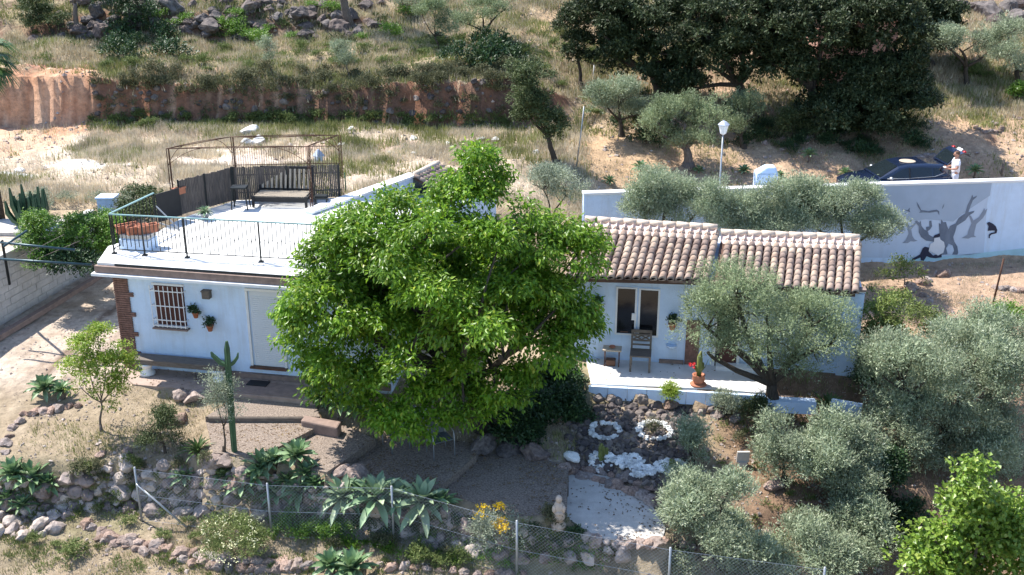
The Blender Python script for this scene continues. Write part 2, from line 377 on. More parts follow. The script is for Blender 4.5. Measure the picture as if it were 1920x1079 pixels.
def ground(px, py):
    d = ray(px, py); t = np.linspace(18, 90, 900); X = d[0] * t; Y = d[1] * t; Z = CH + d[2] * t
    G = tgrid(X, Y); i = int(np.argmax(Z <= G))
    if i == 0: i = 899
    a = (Z[i - 1] - G[i - 1]) / max(1e-6, (Z[i - 1] - G[i - 1]) - (Z[i] - G[i])); tt = t[i - 1] + (t[i] - t[i - 1]) * min(1, a)
    x, y = d[0] * tt, d[1] * tt
    return np.array([x, y, tz(x, y)])
def _ax(segs):
    o = []
    for a, b, s in segs: o += list(np.arange(a, b, s))
    return np.array(o + [segs[-1][1]])
GXS = _ax([(-300, -60, 12), (-60, -26, 1), (-26, 28, .17), (28, 60, 1), (60, 300, 12)])
GYS = _ax([(-60, 4, 6), (4, 16, 1), (16, 37, .17), (37, 58, .2), (58, 80, .8), (80, 400, 10)])
GZS = None
def tgrid(X, Y):
    X = np.asarray(X, float); Y = np.asarray(Y, float)
    i = np.clip(np.searchsorted(GXS, X) - 1, 0, len(GXS) - 2); j = np.clip(np.searchsorted(GYS, Y) - 1, 0, len(GYS) - 2)
    fx = (X - GXS[i]) / (GXS[i + 1] - GXS[i]); fy = (Y - GYS[j]) / (GYS[j + 1] - GYS[j])
    return GZS[j, i] * (1 - fx) * (1 - fy) + GZS[j, i + 1] * fx * (1 - fy) + GZS[j + 1, i] * (1 - fx) * fy + GZS[j + 1, i + 1] * fx * fy
def tz(x, y): return float(tgrid(np.array([x]), np.array([y]))[0])

# flat pads first (terrain is cut under them)
P_PATH = pad([(215, 690), (250, 721), (590, 752), (600, 705), (560, 700)], .0)
P_PORCH = pad([(1098, 668), (1108, 720), (1340, 729), (1436, 738), (1440, 693), (1340, 684), (1200, 674)], .02)
P_TA = pad([(440, 750), (592, 760), (600, 783), (385, 783)], -.14)
P_TB = pad([(385, 787), (600, 787), (604, 797), (508, 846), (470, 856), (400, 850)], -.27)
P_TC = pad([(608, 797), (640, 795), (704, 824), (612, 886), (520, 862), (512, 848)], -.40)
P_TD = pad([(708, 826), (760, 812), (900, 832), (892, 853), (822, 914), (700, 912), (618, 890)], -.58)
P_TE = pad([(896, 855), (960, 845), (1066, 872), (1062, 960), (960, 968), (826, 918)], -.78)
P_CON = pad([(1066, 880), (1140, 893), (1215, 935), (1248, 990), (1240, 1018), (1120, 1008), (1046, 960), (1066, 930)], -1.10)
_X, _Y = np.meshgrid(GXS, GYS); GZS = terrain(_X, _Y)

# ------------------------------------------------------------------ the ground sheet
def ground_sheet():
    xs, ys, X, Y, Z = GXS, GYS, _X, _Y, GZS
    nx, ny = len(xs), len(ys); V = np.stack([X, Y, Z], -1).reshape(-1, 3)
    i = (np.arange(ny - 1)[:, None] * nx + np.arange(nx - 1)[None]).ravel()
    Fq = np.stack([i, i + 1, i + nx + 1, i + nx], 1)
    # soil and plant-litter colours, by place
    gy, gx = np.gradient(Z); gx = gx / np.gradient(X, axis=1); gy = gy / np.gradient(Y, axis=0); sl = np.hypot(gx, gy)
    n1 = fbm(X * .5, Y * .5, 51); n2 = fbm(X * 2.2, Y * 2.2, 61); n3 = fbm(X * .22, Y * .22, 71)
    C = np.zeros(X.shape + (3,)); C[:] = (.40, .31, .21)
    def mix(m, c):
        nonlocal C
        m = np.clip(m, 0, 1)[..., None]; C = C * (1 - m) + np.array(c) * m
    right = np.clip((X - 3) / 3, 0, 1) * np.clip((Y - 35) / 1.5, 0, 1)
    mix(right * .75, (.46, .30, .20))
    mix(right * np.clip((n1 - .5) * 5, 0, 1) * .6, (.50, .37, .25))
    left = np.clip((2 - X) / 3, 0, 1) * np.clip((Y - 36) / 1, 0, 1) * np.clip((47 - Y) / 1, 0, 1)
    mix(left * .75, (.55, .45, .35))
    mix(left * np.clip((n1 - .52) * 6, 0, 1) * .8, (.66, .58, .48))
    hill = np.clip((Y - 47.5) / 1, 0, 1)
    mix(hill * np.clip((n1 - .45) * 4, 0, 1) * .55, (.20, .20, .09))
    mix(hill * np.clip((n2 - .55) * 5, 0, 1) * .6, (.40, .32, .20))
    mix(np.clip((sl - .55) / .5, 0, 1) * np.clip((Y - 42), 0, 1), (.17, .10, .07))
    mix(np.clip((sl - .55) / .5, 0, 1) * np.clip((Y - 42), 0, 1) * np.clip((n2 - .5) * 6, 0, 1), (.24, .12, .075))
    # orange excavation, top left
    for px, py, rx, ry, c in ((60, 190, 2.4, 1.5, (.50, .27, .16)), (40, 262, 2.4, 2.6, (.58, .40, .28)), (130, 160, 1.1, 2.0, (.52, .29, .18)), (120, 128, 1.5, .8, (.46, .25, .17)),
                              (170, 312, 1.6, .5, (.72, .66, .58)), (430, 300, 3.2, .7, (.62, .52, .43)), (800, 320, 2.2, 1.6, (.55, .44, .34)), (720, 275, 3.5, .8, (.50, .36, .28)), (1150, 300, 2.2, 2.2, (.46, .32, .2)),
                              (1180, 85, 1.2, 2.6, (.50, .34, .21)), (1060, 70, 2.0, 4.5, (.42, .30, .19)), (1640, 200, 3.2, 1.2, (.5, .38, .26)), (1850, 200, 3.0, 1.2, (.48, .36, .24)), (40, 328, .8, .3, (.6, .6, .6))):
        p = ground(px, py); d = ((X - p[0]) / rx) ** 2 + ((Y - p[1]) / ry) ** 2 + (n2 - .5) * 1.6
        mix((1.15 - d) * 2.2, c)
    orange = np.clip((-8.6 - X) / .5, 0, 1) * np.clip(Y - 44, 0, 1) * np.clip(50 - Y, 0, 1); n5 = fbm(X * 5, Z * 4 + Y, 91); mix(orange * np.clip((n5 - .5) * 6, 0, 1) * .55, (.30, .15, .095)); mix(orange * np.clip((.42 - n5) * 7, 0, 1) * .6, (.66, .44, .30))
    p0 = ground(1735, 182); p1 = ground(1990, 222)                # trodden path on the right slope
    t = np.clip(((X - p0[0]) * (p1[0] - p0[0]) + (Y - p0[1]) * (p1[1] - p0[1])) / ((p1[0] - p0[0]) ** 2 + (p1[1] - p0[1]) ** 2), 0, 1)
    d = np.hypot(X - p0[0] - t * (p1[0] - p0[0]), Y - p0[1] - t * (p1[1] - p0[1])) + (n2 - .5) * .5; mix((.45 - d) * 5, (.60, .44, .31))
    # yard and lower ground
    yard = np.clip((27.5 - Y) / .5, 0, 1); mix(yard, (.33, .26, .18)); mix(yard * np.clip((n1 - .48) * 5, 0, 1) * .5, (.20, .20, .10)); mix(yard * np.clip((n2 - .55) * 5, 0, 1) * .6, (.42, .34, .25))
    rs = yard * np.clip((X - 4.5) / 1, 0, 1); mix(rs * .8, (.25, .15, .10))
    al = np.clip((Y - 25.5), 0, 1) * np.clip((35 - Y), 0, 1) * np.clip((-9.8 - X) / .2, 0, 1); mix(al, (.50, .41, .33)); mix(al * np.clip((n2 - .5) * 6, 0, 1) * .6, (.30, .22, .16)); mix(al * (np.abs(X - (-12.3 + (Y - 28) * .06)) < .10) * 1., (.22, .16, .12)); mix(al * (np.abs(X - (-11.4 + (Y - 28) * .06)) < .06) * .8, (.30, .23, .18)); mix(al * np.clip((n1 - .5) * 5, 0, 1) * .45, (.58, .50, .42))
    bk = np.clip((Y - 28.5), 0, 1) * np.clip((35.6 - Y) / .3, 0, 1) * np.clip((X - 9.5), 0, 1); mix(bk, (.42, .29, .20)); mix(bk * np.clip((n2 - .55) * 6, 0, 1) * .6, (.28, .2, .14))
    far = np.clip((Y - 75) / 20, 0, 1); mix(far, (.12, .13, .06))
    me = npmesh('hillside', V, Fq, [], True)
    a = me.color_attributes.new('soil', 'FLOAT_COLOR', 'POINT'); a.data.foreach_set('color', np.concatenate([C.reshape(-1, 3), np.ones((len(V), 1))], 1).astype(np.float32).ravel())
    m = bpy.data.materials.new('earth'); m.use_nodes = True; nt = m.node_tree; N = nt.nodes; L = nt.links; p = N['Principled BSDF']
    p.inputs['Roughness'].default_value = .95; p.inputs['Specular IOR Level'].default_value = .15
    at_ = N.new('ShaderNodeAttribute'); at_.attribute_name = 'soil'; tc = N.new('ShaderNodeTexCoord')
    nz = N.new('ShaderNodeTexNoise'); nz.inputs['Scale'].default_value = 4.5; nz.inputs['Detail'].default_value = 12; nz.inputs['Roughness'].default_value = .75; L.new(tc.outputs['Object'], nz.inputs['Vector'])
    mr = N.new('ShaderNodeMapRange'); mr.inputs['From Min'].default_value = .3; mr.inputs['From Max'].default_value = .7; mr.inputs['To Min'].default_value = .58; mr.inputs['To Max'].default_value = 1.34; L.new(nz.outputs['Fac'], mr.inputs[0])
    mx = N.new('ShaderNodeMix'); mx.data_type = 'RGBA'; mx.blend_type = 'MULTIPLY'; mx.inputs[0].default_value = 1; L.new(at_.outputs['Color'], mx.inputs[6]); L.new(mr.outputs[0], mx.inputs[7]); L.new(mx.outputs[2], p.inputs['Base Color'])
    b = N.new('ShaderNodeBump'); b.inputs['Strength'].default_value = .9; b.inputs['Distance'].default_value = .09; L.new(nz.outputs['Fac'], b.inputs['Height']); L.new(b.outputs[0], p.inputs['Normal'])
    me.materials.append(m)
    tag(link('hillside', me), kind='structure', label='dry rising hillside with banks and tan grass', cat='ground')
ground_sheet()

def slab(name, P, z, th, m, label, cat='ground'):
    o = MB().prism([(p[0], p[1]) for p in P], z - th, z).build(name, m); return tag(o, label, cat, kind='structure')
slab('garden_path', P_PATH, .0, .16, M['path'], 'pinkish tiled path along the flat-roofed house wall', 'path')
slab('gravel_terrace', P_TA, -.12, .3, M['gravel'], 'gravel bed nearest the house step', 'ground')
slab('gravel_terrace', P_TB, -.26, .3, M['gravel'], 'gravel bed beside the tall cactus', 'ground')
slab('gravel_terrace', P_TC, -.40, .3, M['gravel'], 'gravel bed between the sleepers', 'ground')
slab('gravel_terrace', P_TD, -.60, .3, M['gravel'], 'shaded gravel bed with the metal chair', 'ground')
slab('gravel_terrace', P_TE, -.80, .3, M['gravel'], 'lowest shaded gravel bed', 'ground')
slab('concrete_pad', P_CON, -1.10, .3, M['concrete'], 'pale concrete pad by the rockery', 'ground')

def sleeper(a, b, z, label, w=.14, h=.12, name='timber_edging'):
    p = at(*a, z); q = at(*b, z); mb = MB().bar(p, q, w, h)
    return tag(mb.build(name, M['wood_grey'] if name == 'timber_edging' else M['plinth']), label, 'edging')
sleeper((392, 786), (572, 786), -.2, 'straight timber edging board across the gravel left of the agaves')
sleeper((604, 797), (508, 846), -.33, 'timber edging board slanting down from the stone kerb to the small agave')
sleeper((704, 826), (614, 886), -.5, 'dark timber edging board where the tree shade starts on the gravel')
sleeper((892, 855), (824, 914), -.7, 'timber edging board in the deep shade right of the metal chair')

# ------------------------------------------------------------------ flat-roofed white house
ZR = 3.05
HB = at(238, 687, 0)
PHI = math.radians(9.5)
U = np.array([math.cos(PHI), -math.sin(PHI), 0]); W = np.array([math.sin(PHI), math.cos(PHI), 0])
_r = at(527, 712, .0); U = (_r - HB); U[2] = 0; U /= np.linalg.norm(U); W = np.array([-U[1], U[0], 0])
def onwall(px, py, O=None, n=None, off=0.0):
    """point of the house front plane seen at a pixel"""
    O = HB if O is None else O; n = W if n is None else n
    d = ray(px, py); C0 = np.array([0, 0, CH]); t = np.dot(O - C0, n) / np.dot(d, n); return C0 + d * t - n * off
def frame_rot(u=None): 
    u = U if u is None else u; a = math.atan2(u[1], u[0]); return Matrix.Rotation(a, 3, 'Z')
RU = frame_rot()
def wp(a, b, c, O=None, u=None, w=None):
    O = HB if O is None else O; u = U if u is None else u; w = W if w is None else w
    return O + u * a + w * b + np.array([0, 0, c])
house = empty('flat_roof_house', HB, 'white flat-roofed house with a roof terrace and brick corner', 'house')
deckpx = [(181, 481), (203, 462), (299, 433), (341, 409), (439, 380), (442, 376), (645, 371), (768, 330), (700, 372), (640, 440), (640, 503)]
DP = [at(a, b, ZR) for a, b in deckpx]
FR = at(640, 503, ZR)
# body of the house, set in from the deck edge
fr0 = HB; fr1 = wp(7.4, 0, 0)
body = [fr0, fr1, np.array([fr1[0] + 1.0, fr1[1] + 5.5, 0]), np.array([at(640, 375, ZR)[0], at(640, 375, ZR)[1] - .1, 0]), np.array([DP[5][0] + .25, DP[5][1] - .1, 0]), np.array([DP[3][0] + .3, DP[3][1] - .1, 0])]
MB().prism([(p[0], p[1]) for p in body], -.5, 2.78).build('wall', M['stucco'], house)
front_y = lambda px, py: at(px, py, ZR)
mb = MB(); fe0 = wp(-.25, -.32, 0); fe1 = wp(7.7, -.32, 0)
dpoly = [fe0, fe1, body[2]] + [DP[6], DP[5], DP[3], DP[2], DP[1]]
mb.prism([(p[0], p[1]) for p in dpoly], 2.985, ZR); mb.build('roof_deck', M['deck'], house)
# cornice under the deck: brown band, white lip, dark gutter line
def strip(name, m, a0, a1, b, c0, c1, th, par):
    o = MB(); c = (wp(a0, b, (c0 + c1) / 2) + wp(a1, b, (c0 + c1) / 2)) / 2; o.box(c, (abs(a1 - a0), th, abs(c1 - c0)), 0, RU); return o.build(name, m, par)
strip('cornice', M['plinth'], -.29, 7.75, -.19, 2.80, 2.982, .46, house)
strip('cornice_lip', M['white'], -.36, 7.78, -.25, 2.73, 2.797, .5, house)
strip('gutter_strip', M['iron'], .25, 7.7, -.335, 3.0, 3.04, .03, house)
# brick quoin, toothed
mb = MB(); nrow = 44; hrow = 2.74 / nrow
for i in range(nrow):
    g = (i % 9) < 2; wdt = .50 if g else .38
    z0 = 2.72 - i * hrow
    if i < 3: wdt = .38
    mb.box(wp(wdt / 2 - .03, .03, z0 - hrow / 2), (wdt, .15, hrow * .80), 0, RU)
for i in range(nrow):
    z0 = 2.72 - i * hrow; mb.box(wp(.0, .25, z0 - hrow / 2), (.10, .6, hrow * .8), 0, RU)
mb.build('brick_quoin', M['brick'], house)
# barred window
wx0, wx1 = 290, 350
a = onwall(288, 533); b = onwall(343, 536); c = onwall(298, 607)
def uv(p, O=None, u=None): 
    d = p - (HB if O is None else O); return float(np.dot(d, U if u is None else u)), float(p[2])
u0, ztop = uv(a); u1, _ = uv(b); uc, zbot = uv(c)
win = MB().box(wp((u0 + u1) / 2, -.006, (ztop + zbot) / 2), (u1 - u0, .02, ztop - zbot), 0, RU).build('window', M['shutter_brown'], house)
mb = MB()
for k in range(6):
    mb.box(wp(u0 + (u1 - u0) * (k + .5) / 6, -.022, (ztop + zbot) / 2), ((u1 - u0) / 6 - .02, .012, ztop - zbot - .06), 0, RU)
mb.build('shutter_slat', M['shutter_brown'], win)
fm = MB()
for (p, q) in (((u0 - .03, ztop + .03), (u1 + .03, ztop + .03)), ((u0 - .03, zbot - .03), (u1 + .03, zbot - .03))):
    fm.bar(wp(p[0], -.03, p[1]), wp(q[0], -.03, q[1]), .08, .05)
fm.build('frame', M['white'], win)
g = MB()
for k in range(8):
    uu = u0 - .04 + (u1 - u0 + .08) * k / 7; g.bar(wp(uu, -.17, zbot - .02), wp(uu, -.17, ztop + .02), .018)
for zz in (zbot + .02, zbot + .18, (zbot + ztop) / 2 + .02, ztop - .12):
    g.bar(wp(u0 - .05, -.165, zz), wp(u1 + .05, -.165, zz), .022)
    for uu in (u0 - .05, u1 + .05): g.bar(wp(uu, -.165, zz), wp(uu, 0, zz), .018)
g.build('grille', M['white'], win)
MB().box(wp((u0 + u1) / 2, -.09, zbot - .07), (u1 - u0 + .16, .2, .035), 0, RU).build('sill', M['plinth'], win)
# roller-shutter door
a = onwall(462, 545); b = onwall(527, 549); c = onwall(477, 684)
d0, dz1 = uv(a); d1, _ = uv(b); _, dz0 = uv(c)
door = MB().box(wp((d0 + d1) / 2 + .03, -.012, (dz0 + dz1) / 2), (d1 - d0 - .1, .02, dz1 - dz0), 0, RU).build('door', M['shutter'], house)
sl = MB(); n = 34
for k in range(n):
    z = dz0 + .06 + (dz1 - dz0 - .16) * k / n; sl.box(wp((d0 + d1) / 2 + .03, -.027, z), (d1 - d0 - .16, .016, (dz1 - dz0) / n * .7), 0, RU)
sl.build('shutter_slat', M['shutter'], door)
fr = MB(); fr.bar(wp(d0, -.03, dz0), wp(d0, -.03, dz1 + .02), .07, .06); fr.bar(wp(d1, -.03, dz0), wp(d1, -.03, dz1 + .02), .07, .06); fr.bar(wp(d0 - .03, -.03, dz1 + .05), wp(d1 + .03, -.03, dz1 + .05), .07, .06)
fr.build('frame', M['white'], door)
MB().box(wp((d0 + d1) / 2, -.07, dz0 - .03), (d1 - d0 + .06, .16, .05), 0, RU).build('threshold', M['wood_brown'], door)
strip('plinth_course', M['plinth'], 2.6, 7.4, -.05, -.02, .14, .10, house)
# step and path edge
sm = MB(); p = wp(3.6, -.75, -.02); sm.box(wp(4.2, -.62, -.06), (3.0, .7, .16), 0, RU)
tag(sm.build('doorstep', M['plinth']), 'long low stone doorstep along the house front under the shuttered door', 'step')
MB()
tag(MB().box(onwall(484, 718, off=0) * 0 + at(484, 719, .03), (.55, .30, .02), 0, RU).build('doormat', M['black']), 'black doormat on the path in front of the shuttered door', 'doormat')
# parapet wall running away beside the deck, coping on top
PA = at(578, 398, 3.12); PB = at(776, 326, 3.16)
def wallseg(mb, p, q, z0, z1, t, mi=0):
    p = Vector(p[:3]); q = Vector(q[:3]); d = q - p; L = math.hypot(d.x, d.y); r = Matrix.Rotation(math.atan2(d.y, d.x), 3, 'Z')
    c = (p + q) / 2; return mb.box((c.x, c.y, (z0 + z1) / 2), (L, t, z1 - z0), mi, r)
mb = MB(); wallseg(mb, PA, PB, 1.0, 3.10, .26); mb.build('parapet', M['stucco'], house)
mb = MB(); pd = np.array(PB) - np.array(PA); nseg = 14
for k in range(nseg):
    p = PA + pd * (k / nseg); q = PA + pd * ((k + .97) / nseg); jit = .008 * random.random(); wallseg(mb, p, q, 3.10 + jit, 3.17 + jit, .40)
mb.build('coping', M['white'], house)

# bench along the wall
bn = empty('stone_bench', wp(1.6, -.3, 0), 'long weathered timber bench on white stone feet against the house wall', 'bench')
MB().box(wp(1.75, -.30, .40), (2.6, .42, .15), 0, RU).build('seat', M['wood_grey'], bn, bevel=.015)
for uu in (.80, 2.85):
    q = wp(uu, -.35, 0); MB().lathe(q, [(.20, 0), (.2, .06), (.13, .12), (.12, .2), (.2, .28), (.22, .325)], 12).build('leg', M['white'], bn)
# wall lamp and wall pots
lp = onwall(390, 551); tag(MB().box(lp - W * .08, (.20, .16, .19), 0, RU).box(lp - W * .08 + np.array([0, 0, .11]), (.23, .19, .03), 0, RU).build('wall_lamp', M['wood_grey'], loc=lp), 'square grey lamp box on the white wall above the two flower pots', 'lamp')

# ------------------------------------------------------------------ leaf geometry
def quadleaves(P, D, Nn, ln, wd, fold=.15):
    """rhombic leaves: base P, unit direction D, side from normal Nn"""
    S = np.cross(D, Nn); S /= np.linalg.norm(S, axis=1)[:, None] + 1e-9; Up = np.cross(S, D)
    ln = np.asarray(ln)[:, None]; wd = np.asarray(wd)[:, None]
    a = P; b = P + D * ln * .45 + S * wd * .5 + Up * wd * fold; c = P + D * ln; d = P + D * ln * .45 - S * wd * .5 + Up * wd * fold
    V = np.stack([a, b, c, d], 1).reshape(-1, 3); n = len(P); Fq = np.arange(4 * n).reshape(n, 4); return V, Fq
def rdir(n, r=None):
    v = (r or rng).normal(size=(n, 3)); return v / np.linalg.norm(v, axis=1)[:, None]
def crown(blobs, n, ln, wd, nb=40, rb=.5, droop=.2, out=.7, rnd=.8, flat=.75, shell=(.55, 1.0), up=.3, r=None, twig=5, tw=.12, low=-.6, ntype='up'):
    """leaves gathered in clumps, the clumps gathered over ellipsoids"""
    r = r or rng; B = np.array([b[:6] for b in blobs], float); w = np.array([b[3] * b[5] for b in blobs]); w = w / w.sum()
    ci = r.choice(len(B), nb, p=w); d = rdir(nb, r); d[:, 2] = np.where(d[:, 2] < low, -d[:, 2], d[:, 2])
    f = r.uniform(shell[0], shell[1], nb) ; C = B[ci, :3] + d * B[ci, 3:6] * f[:, None]; R = rb * r.uniform(.6, 1.35, nb)
    nt = n // twig; k = r.choice(nb, nt, p=R ** 2 / (R ** 2).sum()); e = rdir(nt, r); e[:, 2] = np.where(e[:, 2] < -.35, -e[:, 2] * .6, e[:, 2])
    T = C[k] + e * (R[k] * r.uniform(.45, 1.0, nt) ** .7)[:, None] * np.array([1, 1, flat])
    o = e * out + d[k] * .5 + np.array([0, 0, up]); o /= np.linalg.norm(o, axis=1)[:, None]
    m = nt * twig; Ti = np.repeat(np.arange(nt), twig); s = np.tile(np.linspace(0, 1, twig), nt)
    P = T[Ti] + o[Ti] * (s * tw * 2)[:, None] + r.normal(size=(m, 3)) * tw * .25
    D = o[Ti] * .7 + rdir(m, r) * rnd - np.array([0, 0, droop]); D /= np.linalg.norm(D, axis=1)[:, None]
    Nn = rdir(m, r) * .7 + np.array([0, 0, .9]) + o[Ti] * .3
    V, Fq = quadleaves(P, D, Nn, ln * r.uniform(.6, 1.25, m), wd * r.uniform(.7, 1.2, m)); return V, Fq, C
def limb(mb, p, q, r0, r1, sag=.12, n=5, seg=5, mi=0):
    p = np.array(p, float); q = np.array(q, float); L = np.linalg.norm(q - p); off = np.array([random.uniform(-1, 1), random.uniform(-1, 1), random.uniform(-.4, .6)]) * L * sag
    pts = []; rr = []
    for i in range(seg + 1):
        t = i / seg; pts.append(p + (q - p) * t + off * math.sin(math.pi * t) + np.array([random.uniform(-1, 1), random.uniform(-1, 1), 0]) * L * .02); rr.append(r0 + (r1 - r0) * t)
    mb.tube(pts, rr, n, mi); return pts
def tree(name, label, cat, base, blobs, n, leaf, ln, wd, bark='bark', tr=.12, fork=.45, stems=1, group=None, nb=40, rb=.5, nlimb=14, lean=(0, 0), twr=.008, mains=None, **kw):
    """base = foot on the ground; blobs in metres relative to the foot"""
    base = np.array(base, float); t = empty(name, base, label, cat, group)
    V, Fq, C = crown(blobs, n, ln, wd, nb, rb, **kw)
    link('crown', npmesh('crown', V, Fq, M[leaf]), t)
    mb = MB(); cz = min(b[2] - b[5] for b in blobs); top = np.mean([b[:3] for b in blobs], 0)
    forks = []
    for s_ in range(stems):
        off = np.array([random.uniform(-1, 1), random.uniform(-1, 1), 0]) * (.0 if stems == 1 else .12)
        fk = np.array([top[0] * fork + lean[0], top[1] * fork + lean[1], max(.25, top[2] * fork)]) + off * 3
        pts = limb(mb, off + np.array([0, 0, -.15]), fk, tr / (1 if stems == 1 else 1.4), tr * .62 / (1 if stems == 1 else 1.3), .06, 8, 6); forks.append(fk)
    if stems == 1:   # flare at the foot
        mb.tube([(0, 0, -.2), (0, 0, .0), (0, 0, .18)], [tr * 1.6, tr * 1.35, tr * 1.0], 8)
    mb0 = mains or blobs; mains = []
    for b in mb0[:8]:
        q = np.array(b[:3]) - np.array([0, 0, b[5] * .25]); f = min(forks, key=lambda f: np.linalg.norm(f - q)); pts = limb(mb, f, q, tr * .5, tr * .22, .12, 6, 5); mains += [np.array(p) for p in pts[2:]]
    idx = rng.permutation(len(C))[:nlimb]
    for i in idx:
        f = min(mains, key=lambda f: np.linalg.norm(f - C[i])); limb(mb, f, C[i], tr * .2, twr, .12, 4, 4)
    mb.local('trunk', M[bark], t)
    return t
INSET = .16
def ppx(base, s, ells, dy=0):
    """ellipses given in picture pixels -> blobs in metres round the foot (own depth dy, own thickness)"""
    out = []
    for e in ells:
        px, py, rx, rz = e[:4]; dY = e[4] if len(e) > 4 else dy; ry = e[5] if len(e) > 5 else None
        c = atY(px, py, base[1] + dY); k = scl(c); a = max(rx / k - INSET, rx / k * .45); h = max(rz / k / .95 - INSET, rz / k * .45)
        out.append((c[0] - base[0], c[1] - base[1], c[2] - base[2], a, ry if ry else a * .9, h))
    return out

# ------------------------------------------------------------------ roof terrace: railing
def railing(name, label, p, q, h, nb, posts, rails_teal=True):
    p = np.array(p); q = np.array(q); r = empty(name, p, label, 'railing')
    d = q - p; L = math.hypot(d[0], d[1])
    MB().bar(p + [0, 0, h], q + [0, 0, h], .045, .03).build('top_rail', M['iron_teal'] if rails_teal else M['iron'], r)
    MB().bar(p + [0, 0, .13], q + [0, 0, .13], .025, .02).build('bottom_rail', M['iron'], r)
    for t in posts:
        a = p + d * t; MB().bar(a, a + [0, 0, h], .035, .035).bar(a, a + [0, 0, .03], .12, .12).build('post', M['iron'], r)
    b0 = MB().bar((0, 0, .13), (0, 0, h - .01), .017, .017)
    b0.lathe((0, 0, .50), [(.004, 0), (.017, .03), (.017, .05), (.004, .09)], 6)
    me = b0.mesh('baluster', M['iron'])
    for i in range(nb):
        t = (i + .5) / nb; o = link('baluster', me, r); o.location = [float(v) for v in d * t + np.array([0, 0, -.12 if i % 2 else .08 * 0])]
        if i % 2: o.scale[2] = 1.0; o.location.z = 0.0; 
        if i % 2 == 0: o.location.z = 0.10; o.scale[2] = (h - .11) / (h - .01)
    return r
ra = at(214, 476, ZR); rb = at(640, 500, ZR)
railing('railing', 'thin iron railing with a teal handrail along the front edge of the roof terrace', ra, rb, 1.08, 54, (0.001, .14, .33, .655, .999))
# low gazing through: the side railing at the left of the terrace
rc = at(296, 432, ZR)
railing('railing', 'short iron railing on the side edge of the terrace behind the red planters', ra + [0, .06, 0], rc, 1.08, 13, (.999,))

# planters on a white block
pb = at(258, 468, ZR)
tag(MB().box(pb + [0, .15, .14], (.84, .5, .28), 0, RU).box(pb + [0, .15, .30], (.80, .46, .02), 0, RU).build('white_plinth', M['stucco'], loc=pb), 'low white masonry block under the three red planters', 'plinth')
tag(MB().box(pb + [.01, .15, .365], (.80, .46, .10), 0, RU).build('concrete_slab', M['concrete'], loc=pb), 'grey slab lying on the white block, planters on top', 'slab')
def planter(c, L, w, h, rot, label, name='planter_box'):
    R = Matrix.Rotation(rot, 3, 'Z'); r = empty(name, c, label, 'planter', 'red planter boxes'); mb = MB(); t = .025
    f = lambda x, y, z: tuple((R @ Vector((x, y, z))) + Vector(c))
    for s in (-1, 1):
        mb.box(f(0, s * (w / 2 - t / 2), h / 2), (L, t, h), 0, R); mb.box(f(s * (L / 2 - t / 2), 0, h / 2), (t, w - 2 * t, h), 0, R)
    for s in (-1, 1):
        mb.box(f(0, s * (w / 2), h - .025), (L + .04, .03, .05), 0, R); mb.box(f(s * (L / 2), 0, h - .025), (.03, w, .048), 0, R)
    mb.box(f(0, 0, .02), (L - .03, w - .03, .03), 0, R); mb.build('box', M['terracotta'], r)
    MB().box(f(0, 0, h * .72), (L - .05, w - .05, .03), 0, R).build('soil', M['soil'], r); return r
a0 = math.radians(38)
planter(pb + [-.29, .24, .42], .55, .20, .22, a0, 'red planter box furthest left on the roof corner block')
planter(pb + [.02, .10, .42], .55, .20, .22, a0, 'middle of the three red planter boxes on the roof corner')
planter(pb + [.27, .16, .42], .55, .20, .22, a0, 'right one of the three red planter boxes on the roof corner')
hp = at(340, 404, ZR)
planter(np.array([hp[0], hp[1] + .02, ZR + .64]), .36, .16, .2, math.radians(60), 'small red planter box hung on the reed fence end', 'planter_box')

# reed screens
def reed(name, label, p, q, h, posts, seed=0):
    rr = random.Random(seed); r = empty(name, p, label, 'screen'); p = Vector(p); q = Vector(q); d = q - p; L = math.hypot(d.x, d.y); R = Matrix.Rotation(math.atan2(d.y, d.x), 3, 'Z')
    mb = MB(); n = int(L / .055)
    for i in range(n):
        c = p + d * ((i + .5) / n); hh = h + rr.uniform(-.02, .02); mb.box((c.x, c.y, c.z + hh / 2 + .03), (L / n * rr.uniform(.62, .98), .02 + rr.random() * .012, hh), 0, R)
    mb.build('reed_panel', M['reed'], r)
    for z in (.25, .8):
        MB().bar((p.x, p.y + .03, p.z + z), (q.x, q.y + .03, q.z + z), .03).build('cross_rail', M['iron'], r)
    for t in posts:
        c = p + d * t; MB().bar((c.x, c.y - .04, c.z), (c.x, c.y - .04, c.z + h + .06), .045).build('post', M['iron'], r)
    return r
f0 = at(341, 404, ZR); f1 = at(440, 377, ZR); f2 = at(640, 371, ZR)
f0h = 1.02
reed('reed_screen', 'dark reed screen along the side of the roof terrace left of the slatted bench', f0, f1, f0h, (0, .48, .99), 1)
reed('reed_screen', 'dark reed screen behind the slatted bench at the back of the roof terrace', f1 + [.03, 0, 0], f2, 1.02, (.0, .5, .99), 2)
# folded black panel
bp0 = at(298, 424, ZR); bp1 = at(341, 410, ZR)
mb = MB(); wallseg(mb, bp0 + [0, .02, 0], bp1, ZR + .1, ZR + .92, .03); o = mb.build('black_panel', M['black'], loc=bp0); tag(o, 'plain black board standing at the near end of the reed screen', 'board')
MB()
mb = MB(); mb.bar(bp0 + [0, -.05, .6], bp0 + [.75, -.5, .03], .03); mb.bar(bp0 + [0.05, -.05, .1], bp0 + [.75, -.5, .03], .03); tag(mb.build('panel_prop', M['galv'], loc=bp0), 'slanting metal prop leaning against the black board', 'prop')
